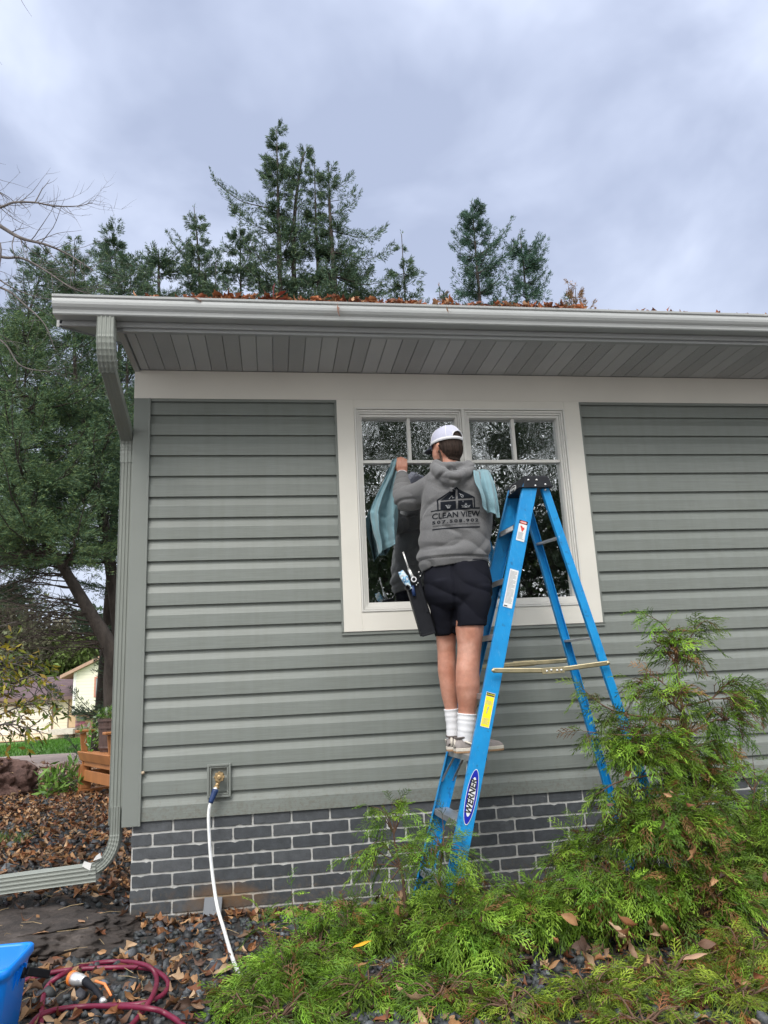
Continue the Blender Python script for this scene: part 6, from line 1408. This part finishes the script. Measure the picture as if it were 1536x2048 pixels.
def gutter_leaves():
    P = []; S_ = []
    for px in rg.uniform(255, 1560, 620):
        w_ = 1.0 if 380 < px < 1170 else .25
        if rg.random() > w_: continue
        y = rg.uniform(-.732, -.65); a = at(px, 600, y); P.append((a[0], y, 3.452+abs(rg.normal())*.009)); S_.append(rg.uniform(.03, .058))
    for px in rg.uniform(380, 1170, 330): y = rg.uniform(-.735, -.64); a = at(px, 600, y); P.append((a[0], y, 3.466+rg.random()*.022)); S_.append(rg.uniform(.04, .075))
    leaves('gutter_leaves', P, S_, RUST, 'rust brown dead leaves packed along the top of the gutter', 'fallen leaves', 1.1, kind='stuff')
    def one(name, px, py, Y, size, yaw, pitch, label, tpl, col, tips=1):
        root = None; V = []; F = []; TV, TF = LT[tpl]
        for k in range(tips):
            a = (k-(tips-1)/2)*.75; R = Matrix.Rotation(yaw, 3, 'Z') @ Matrix.Rotation(a, 3, 'Y') @ Matrix.Rotation(pitch, 3, 'Y'); o = len(V)
            for v in TV: q = R @ Vector((v[0]+.5, v[1], v[2]*.5)); V.append(at(px, py, Y)+np.array(q)*size*(1 if abs(a) < .2 else .85))
            F += [tuple(int(i)+o for i in f) for f in TF]
        o = obj(name, V, F, M['litter'], smooth=True, cols=np.tile(col, (len(V), 1))); tag(o, label, 'leaf')
    one('maple_leaf', 548, 602, -.715, .115, 0, -math.pi/2, 'large dark red many pointed leaf standing up highest from the gutter', 3, (.26, .05, .03), 5)
    one('leaf', 408, 603, -.735, .10, .0, -2.7, 'broad orange rust leaf leaning over the gutter lip left of the many pointed leaf', 2, (.42, .15, .07)); one('leaf', 468, 603, -.73, .08, .0, -.9, 'upturned rust leaf in the gutter just left of the many pointed leaf', 5, (.38, .13, .06))
    one('leaf', 672, 606, -.752, .085, .1, 1.45, 'limp tan leaf hanging down over the front of the gutter', 6, (.42, .24, .18)); one('leaf', 893, 612, -.752, .05, .1, 1.3, 'small tan leaf hanging over the gutter lip right of the limp one', 7, (.45, .27, .18)); one('leaf', 278, 597, -.72, .06, 0, -2.2, 'small tan leaf alone at the left end of the gutter', 8, (.45, .22, .1))
    one('leaf', 1335, 625, -.72, .05, 0, -1.2, 'single upright rust leaf in the right stretch of the gutter', 1, (.4, .14, .08))
    one('leaf', 705, 1892, -1.30, .085, .15, -.18, 'bright yellow orange leaf lying on top of the foreground shrub', 4, (.78, .42, .03)); one('leaf', 712, 1925, -1.42, .10, .3, 1.1, 'tan curled leaf hanging just below the yellow one', 9, (.42, .2, .1))
    one('leaf', 1365, 1915, -1.75, .10, -.1, -.15, 'broad pale tan leaf lying on the juniper at the bottom right', 4, (.48, .3, .2)); one('leaf', 210, 1662, .0, .01, 0, 0, 'x', 1, (.4, .2, .1)) if 0 else None
    V, F = leaf_tpl(5); c = (-1.27, -.33); z, _ = surf(*c); one('leaf', *([0]*0), 102, 1915, -.45, .085, .2, .0, 'single tan leaf lying on the dark slab of rock', 4, (.42, .23, .13)) if 0 else None
    for i, (x, y, lab, s, yw) in enumerate(((-1.19, -.40, 'single tan leaf lying on the dark slab of rock behind the bucket', .085, .2), (-1.02, -.28, 'narrow curled leaf on the right part of the dark rock slab', .07, 2.3), (-.98, -.05, 'small pale leaf near the upper right edge of the dark rock slab', .05, 1))):
        z, _ = surf(x, y); TV, TF = LT[3+i]; R = Matrix.Rotation(yw, 3, 'Z'); V = [np.array((x, y, z+.008))+np.array(R @ Vector((v[0], v[1], v[2]*.35)))*s for v in TV]; tag(obj('leaf', V, TF, M['litter'], smooth=True, cols=np.tile((.42, .24, .14), (len(V), 1))), lab, 'leaf')
gutter_leaves()

# ------------------------------------------------------------------ neighbouring house
def neighbour():
    Y = 45.0; base = at(60, 1470, Y)
    r = thing('neighbour_house', (base[0], Y, base[2]-.4), 'cream sided neighbouring house with purple brown roof and white garage door', 'house'); zb = base[2]-.6
    M['cream'] = nmat('cream lap siding', lambda t, p, out: _lap(t, p, (.72, .66, .50))); M['cream2'] = nmat('pale lap siding', lambda t, p, out: _lap(t, p, (.78, .75, .62)))
    ze = at(60, 1396, Y)[2]; xl = at(-220, 1400, Y)[0]; xr = at(150, 1400, Y)[0]
    G().box(xl, xr, Y, Y+8, zb, ze+.05).obj('wall', M['cream'], r)
    zr = at(110, 1353, Y+3.5)[2]; g = G(); V = [(xl-.4, Y-.5, ze), (xr, Y-.5, ze), (xr, Y+3.8, zr), (xl-.4, Y+3.8, zr), (xr, Y+8.5, ze), (xl-.4, Y+8.5, ze)]
    V += [(x, y, z-.18) for x, y, z in V]; g.add(V, [(0, 1, 2, 3), (3, 2, 4, 5), (7, 6, 9, 8), (8, 9, 11, 10), (0, 6, 7, 1), (1, 7, 8, 2), (2, 8, 10, 4), (5, 11, 9, 3), (3, 9, 6, 0), (4, 10, 11, 5)]); g.obj('roof', M['roof_far'], r)
    G().box(xl-.4, xr, Y-.53, Y-.5, ze-.2, ze+.01).obj('gutter', simple('brown gutter', (.16, .10, .09), .5), r)
    # garage door
    gx0, gx1, gz0, gz1 = at(-75, 1440, Y)[0], at(103, 1440, Y)[0], at(60, 1468, Y)[2], at(60, 1411, Y)[2]; g = G()
    nrow = 4
    for k in range(nrow):
        a, b = gz0+(gz1-gz0)*k/nrow+.015, gz0+(gz1-gz0)*(k+1)/nrow-.015; g.box(gx0, gx1, Y-.04, Y+.02, a, b)
        for j in range(8): xa = gx0+(gx1-gx0)*(j+.1)/8; xb = gx0+(gx1-gx0)*(j+.9)/8; g.box(xa, xb, Y-.055, Y-.04, a+.1, b-.1)
    g.obj('garage_door', simple('white garage door', (.74, .70, .63), .5, var=.03), r, bevel=.01)
    g = G(); g.box(gx0-.09, gx0, Y-.05, Y, gz0, gz1+.09); g.box(gx1, gx1+.09, Y-.05, Y, gz0, gz1+.09); g.box(gx0, gx1, Y-.05, Y, gz1, gz1+.09); g.obj('door_frame', simple('brown door frame', (.2, .13, .09), .6), r)
    p = at(110.5, 1415, Y-.1); g = G(); g.lathe([(.03, -.22), (.12, -.16), (.14, .1), (.05, .2), (.02, .26)], p, 10); g.obj('wall_lamp', M['black_plastic'], r)
    # entry recess and door
    dx0, dx1 = at(138, 1440, Y)[0], at(150, 1440, Y)[0]; dz0, dz1 = at(143, 1455, Y)[2], at(143, 1398, Y)[2]
    g = G(); g.box(dx0, dx1+.3, Y-.06, Y, dz0, dz1); d = g.obj('door', simple('tan door', (.55, .40, .24), .5, var=.04), r); G().box(dx0+.16, dx1+.1, Y-.075, Y-.06, dz0+(dz1-dz0)*.42, dz1-.2).obj('door_pane', simple('dark pane', (.02, .025, .03), .1), d)
    G().box(dx0-.07, dx0, Y-.08, Y, dz0, dz1+.05).obj('door_frame', simple('brown trim', (.2, .14, .1), .6), r)
    G().box(at(112, 1460, Y)[0], dx1+.3, Y-1.6, Y, dz0-.32, dz0-.02).obj('step', simple('concrete step', (.5, .47, .42), .9), r)
    # gable wing
    wx0, wx1 = at(147.5, 1380, Y-1.2)[0], at(330, 1380, Y-1.2)[0]; z0, z1 = at(148, 1425, Y-1.2)[2], at(148, 1345, Y-1.2)[2]; ap = at(240, 1300, Y-1.2)
    yf = Y-1.2; g = G(); n5 = [(wx0, z0), (wx1, z0), (wx1, z1), ((wx0+wx1)/2, ap[2]), (wx0, z1)]
    g.add([(x, yf, z) for x, z in n5]+[(x, yf+8, z) for x, z in n5], [tuple(range(5)), tuple(range(9, 4, -1))]+[(k, 5+k, 5+(k+1) % 5, (k+1) % 5) for k in range(5)]); g.obj('gable_wall', M['cream2'], r)
    g = G(); sl_ = (ap[2]-z1)/((wx1-wx0)/2); o = .75
    for sg, xe, xm in ((1, wx0-o, (wx0+wx1)/2), (-1, wx1+o, (wx0+wx1)/2)):
        zl = z1-o*sl_; g.add([(xe, yf-.35, zl), (xm, yf-.35, ap[2]+.04), (xm, yf+8.3, ap[2]+.04), (xe, yf+8.3, zl), (xe, yf-.35, zl+.2), (xm, yf-.35, ap[2]+.24), (xm, yf+8.3, ap[2]+.24), (xe, yf+8.3, zl+.2)], [(0, 3, 2, 1), (4, 5, 6, 7), (0, 1, 5, 4), (2, 3, 7, 6), (3, 0, 4, 7)])
    g.obj('gable_roof', simple('tan roof edge', (.42, .27, .2), .7), r)
    g = G(); g.box(wx0+.05, wx1, yf+.5, yf+7, zb, z0); g.obj('stone_wall', nmat('rubble stone', _stone), r)
    G().box(wx0-.04, wx0+.12, yf-.02, yf, z0, z1).obj('corner_board', simple('white board', (.8, .79, .76), .5), r)
    w0, w1 = at(192, 1370, yf)[0], at(214, 1370, yf)[0]; za, zb2 = at(190, 1391, yf)[2], at(190, 1357, yf)[2]; g = G(); ring(g, w0-.1, w1+.1, za-.1, zb2+.1, .1, .1, yf-.05, yf); f = g.obj('window', simple('pinkish frame', (.5, .22, .17), .6), r); G().box(w0, w1, yf-.02, yf-.01, za, zb2).obj('pane', simple('grey pane', (.3, .33, .36), .15), f)
def _lap(t, p, col):
    w = t.nodes.new('ShaderNodeTexWave'); w.wave_type = 'BANDS'; w.bands_direction = 'Z'; w.wave_profile = 'SAW'; w.inputs['Scale'].default_value = 1.6; t.links.new(vec(t), w.inputs['Vector'])
    c = ramp(t, w.outputs['Fac'], [(0, tuple(x*.62 for x in col)), (.16, col), (1, col)]); t.links.new(c, p.inputs['Base Color']); p.inputs['Roughness'].default_value = .6
def _stone(t, p, out):
    v = t.nodes.new('ShaderNodeTexVoronoi'); v.inputs['Scale'].default_value = 4.5; t.links.new(vec(t, 'Object', (.6, 1, 1.6)), v.inputs['Vector']); c = mixc(t, .55, ramp(t, noi(t, vec(t), 3, 4), [(.35, (.2, .13, .1)), (.6, (.36, .28, .22))]), v.outputs['Color'], 'MULTIPLY')
    t.links.new(c, p.inputs['Base Color']); p.inputs['Roughness'].default_value = .9; bump(t, p, v.outputs['Distance'], 1, .05)
neighbour()

# ------------------------------------------------------------------ glider chair with planter
def glider():
    M['cedar'] = simple('orange stained wood', (.40, .165, .06), .55, var=.16, vs=6, bs=.2, bscale=30, stretch=(1, 1, .2))
    a, b = gp(163, 1590), gp(222, 1606); e = (b-a); e[2] = 0; L = np.linalg.norm(e); e /= L; f = np.array((e[1], -e[0], 0)); f = f if f[0] < 0 else -f; o = (a+b)/2-f*.24; z0 = float(gz(o[0], o[1]))
    r = thing('glider_chair', (o[0], o[1], z0), 'orange brown wooden glider chair standing on the leafy gravel behind the house corner', 'chair')
    up = np.array((0, 0, 1.)); Q = lambda s, d, h: o*np.array((1, 1, 0))+e*s+f*d+up*(z0+h); w = L/2+.04
    def bar(g, p, q, wd, th, side): g.beam(p, q, wd, th, side=tuple(side))
    for s in (-1, 1):
        g = G(); bar(g, Q(s*w, -.28, .03), Q(s*w, .28, .03), .10, .06, e); leg = None; bs = g.obj('foot', M['cedar'], r, bevel=.008)
        for d in (-.20, .20):
            for ss in (-.03, .035):
                g = G(); bar(g, Q(s*w+ss*1, d, .06), Q(s*w+ss*1, d, .34), .13, .022, f); g.obj('post', M['cedar'], bs, bevel=.010)
        g = G(); bar(g, Q(s*w, -.2, .2), Q(s*w, .2, .2), .14, .02, up)
        g.obj('side_panel', M['cedar'], r, bevel=.004)
        g = G(); bar(g, Q(s*(w-.07), .20, .16), Q(s*(w-.07), .26, .70), .07, .03, f); bar(g, Q(s*(w-.07), -.20, .16), Q(s*(w-.07), -.22, .70), .07, .03, f); g.obj('leg', M['cedar'], r, bevel=.004)
        g = G(); bar(g, Q(s*(w-.055), -.30, .72), Q(s*(w-.055), .34, .72), .10, .03, e); g.obj('armrest', M['cedar'], r, bevel=.010)
    g = G(); bar(g, Q(-w+.04, .22, .22), Q(w-.04, .22, .22), .12, .03, up); bar(g, Q(-w+.04, -.22, .22), Q(w-.04, -.22, .22), .12, .03, up); g.obj('rail', M['cedar'], r, bevel=.004)
    g = G(); bar(g, Q(-w+.03, .23, .38), Q(w-.03, .23, .38), .10, .025, up); g.obj('apron', M['cedar'], r, bevel=.004)
    g = G()
    for k in range(5): bar(g, Q(-w+.02, .17-.1*k, .475-.012*k), Q(w-.02, .17-.1*k, .475-.012*k), .09, .022, f)
    bar(g, Q(-w-.0, .27, .44), Q(w+.0, .27, .44), .11, .025, up+f*.35); g.obj('seat', M['cedar'], r, bevel=.004)
    g = G()
    for k in range(5): s = (k-2)*w*.4; bar(g, Q(s, -.26, .46), Q(s*1.05, -.38, 1.0), .10, .02, e)
    g.obj('backrest', M['cedar'], r, bevel=.004)
    c = Q(-.13, .02, .487); t = thing('barrel_planter', tuple(c), 'dark brown slatted barrel planter standing on the seat of the glider chair', 'planter')
    pr = [(.145, 0), (.15, .03), (.162, .035), (.165, .05), (.162, .065), (.165, .2), (.17, .26), (.178, .262), (.178, .285), (.171, .287), (.175, .34), (.188, .342), (.188, .375), (.17, .375), (.165, .33)]
    g = G(); n = 44; V = []
    for i, (R_, h) in enumerate(pr):
        for k in range(n): q = R_-(.006 if k % 4 == 0 and i not in (2, 3, 7, 8, 11, 12) else 0); V.append((c[0]+q*math.cos(2*math.pi*k/n), c[1]+q*math.sin(2*math.pi*k/n), c[2]+h))
    g.add(V, [(i*n+k, i*n+(k+1) % n, (i+1)*n+(k+1) % n, (i+1)*n+k) for i in range(len(pr)-1) for k in range(n)]+[tuple(range(n-1, -1, -1)), tuple((len(pr)-1)*n+k for k in range(n))]); g.obj('barrel', simple('brown barrel', (.085, .05, .042), .5, var=.2, vs=10), t)
    rg = np.random.default_rng(3); n = 520; A_ = rg.uniform(0, 2*math.pi, n); R_ = rg.uniform(0, .2, n); P = np.stack([c[0]+R_*np.cos(A_), c[1]+R_*np.sin(A_), c[2]+.37+rg.uniform(0, .12, n)*(1-R_*2)], 1)
    q = Q(-.34, .05, .66); P2 = q+rg.normal(size=(420, 3))*np.array((.10, .08, .10)); P = np.concatenate([P, P2]); n = len(P); D = rg.normal(size=(n, 3))+np.array((0, 0, .5)); V, F = cards(P, D, rg.uniform(.04, .09, n), rg.uniform(.02, .038, n), rg)
    cc_ = np.array([(.12, .26, .04), (.2, .34, .08), (.45, .55, .4), (.09, .17, .05), (.25, .3, .12)])[rg.integers(0, 5, n)]; pl = thing('potted_plant', tuple(c+np.array((0, 0, .34))), 'leafy green and white variegated plant spilling out of the barrel planter', 'plant')
    obj('foliage', V, F, M['leafmat'], pl, cols=np.repeat(cc_, 4, 0)); g = G()
    for k in range(10): a_ = k*.63; g.tube([c+np.array((0, 0, .33)), c+np.array((.1*math.cos(a_), .1*math.sin(a_), .42)), c+np.array((.18*math.cos(a_), .18*math.sin(a_), .42))], .004, 4)
    g.tube([c+np.array((0, 0, .34)), (c+q)/2+np.array((0, 0, .15)), q], .004, 4); g.obj('stem', M['stem'], pl)
glider()
def leafy(name, label, limbs, seed, cols, L=(.05, .085), Wd=(.018, .03), per=26, base=None, cat='shrub', hang=-.5, kleaf=2):
    rg = np.random.default_rng(seed); root = thing(name, tuple(base), label, cat); g = G(); P = []; D = []
    for pts in limbs:
        C_ = catmull([np.array(base, float)]+[np.array(at(*q)) for q in pts], 8); n = len(C_); g.tube(C_, [.012*(1-.85*i/n) for i in range(n)], 5, cap=False)
        for k in range(per):
            s = rg.uniform(.35, 1); p, t = poly(C_, min(.999, s)); t = nrm(t); d = nrm(t+rg.normal(size=3)*.8); l = rg.uniform(.06, .28); q = p+d*l; g.tube([p, (p+q)/2+np.array((0, 0, .02)), q], [.004, .003, .002], 4, cap=False)
            for _ in range(kleaf*2): P.append(p*.2+q*.8+rg.normal(size=3)*.035); D.append(d*.5+rg.normal(size=3)*.6+np.array((0, 0, hang)))
    P = np.array(P); D = np.array(D); n = len(P); V, F = cards(P, D, rg.uniform(*L, n), rg.uniform(*Wd, n), rg, .12); c = np.array(cols)[rg.integers(0, len(cols), n)]*rg.uniform(.7, 1.2, (n, 1))
    obj('foliage', V, F, M['leafmat'], root, cols=np.repeat(c, 4, 0)); g.obj('stem', M['twig'], root, smooth=True)
leafy('autumn_shrub', 'shrub with yellowing leaves leaning in from the left edge before the neighbouring house', [[(-90, 1400, 1.5), (10, 1330, 1.5), (70, 1345, 1.5)], [(-90, 1420, 1.5), (0, 1380, 1.4), (60, 1355, 1.4), (100, 1385, 1.4)], [(-80, 1470, 1.5), (0, 1430, 1.5), (50, 1410, 1.4), (96, 1405, 1.4)], [(-80, 1500, 1.4), (0, 1450, 1.4), (50, 1455, 1.4), (95, 1468, 1.4)], [(-60, 1300, 1.6), (10, 1300, 1.6), (45, 1315, 1.6)], [(-60, 1350, 1.5), (20, 1355, 1.5), (80, 1400, 1.5)], [(-60, 1440, 1.5), (-10, 1400, 1.5), (30, 1385, 1.5)]], 8,
      [(.28, .30, .04), (.16, .22, .04), (.42, .34, .04), (.10, .16, .035), (.33, .22, .05)], per=20, base=(-2.75, 1.6, float(gz(-2.75, 1.6))), kleaf=2)
leafy('garden_plant', 'low green weed growing out of the gravel between boulder and glider chair', [[(118, 1570, 4.9), (105, 1562, 4.9)], [(135, 1566, 4.9), (150, 1570, 4.9)], [(125, 1558, 4.9), (128, 1550, 4.9)], [(110, 1575, 4.8), (100, 1580, 4.8)]], 9, [(.16, .32, .05), (.25, .42, .1), (.12, .24, .05)], L=(.08, .16), Wd=(.025, .045), per=14, base=tuple(gp(128, 1580)), cat='plant', hang=.1)
def tuft(label, px, py, n, h, seed):
    rg = np.random.default_rng(seed); c = gp(px, py); P = c+rg.normal(size=(n, 3))*np.array((.07, .07, 0)); D = rg.normal(size=(n, 3))*.55+np.array((0, 0, .6)); V, F = cards(P, D, rg.uniform(.5, 1, n)*h, np.full(n, .006), rg, .2); V[:, 2] = np.maximum(V[:, 2], c[2]-.01)
    tag(obj('grass_tuft', V, F, M['cypress'], cols=np.tile((.11, .19, .05), (len(V), 1))), label, 'grass tuft')
tuft('tuft of thin green grass in the leaf litter at the left picture edge', 8, 1690, 160, .16, 4)
tuft('small tuft of grass blades between the boulder and the rail of the glider chair', 150, 1560, 70, .12, 5)
# short grass on the lawn strips beyond the bed
def lawn():
    rg = np.random.default_rng(12); n = 26000; x = rg.uniform(-12, 0, n); y = rg.uniform(6.3, 40, n)**1.0; k = ((y < 7.6) | (y > 17.7)) & (x > -(y+4.7)*.42-.6) & (x < -(y+4.7)*.1); x = x[k]; y = y[k]; n = len(x); P = np.stack([x, y, gz(x, y)], 1)
    V, F = cards(P, rg.normal(size=(n, 3))*.5+np.array((0, 0, 1)), rg.uniform(.04, .09, n)*(1+y/30), .012*(1+y/15), rg); c = np.array((.07, .17, .02))*rg.uniform(.6, 1.5, (n, 1)); tag(obj('grass', V, F, M['cypress'], cols=np.repeat(c, 4, 0)), 'short green grass on the strips either side of the driveway', 'grass', kind='stuff')
lawn()
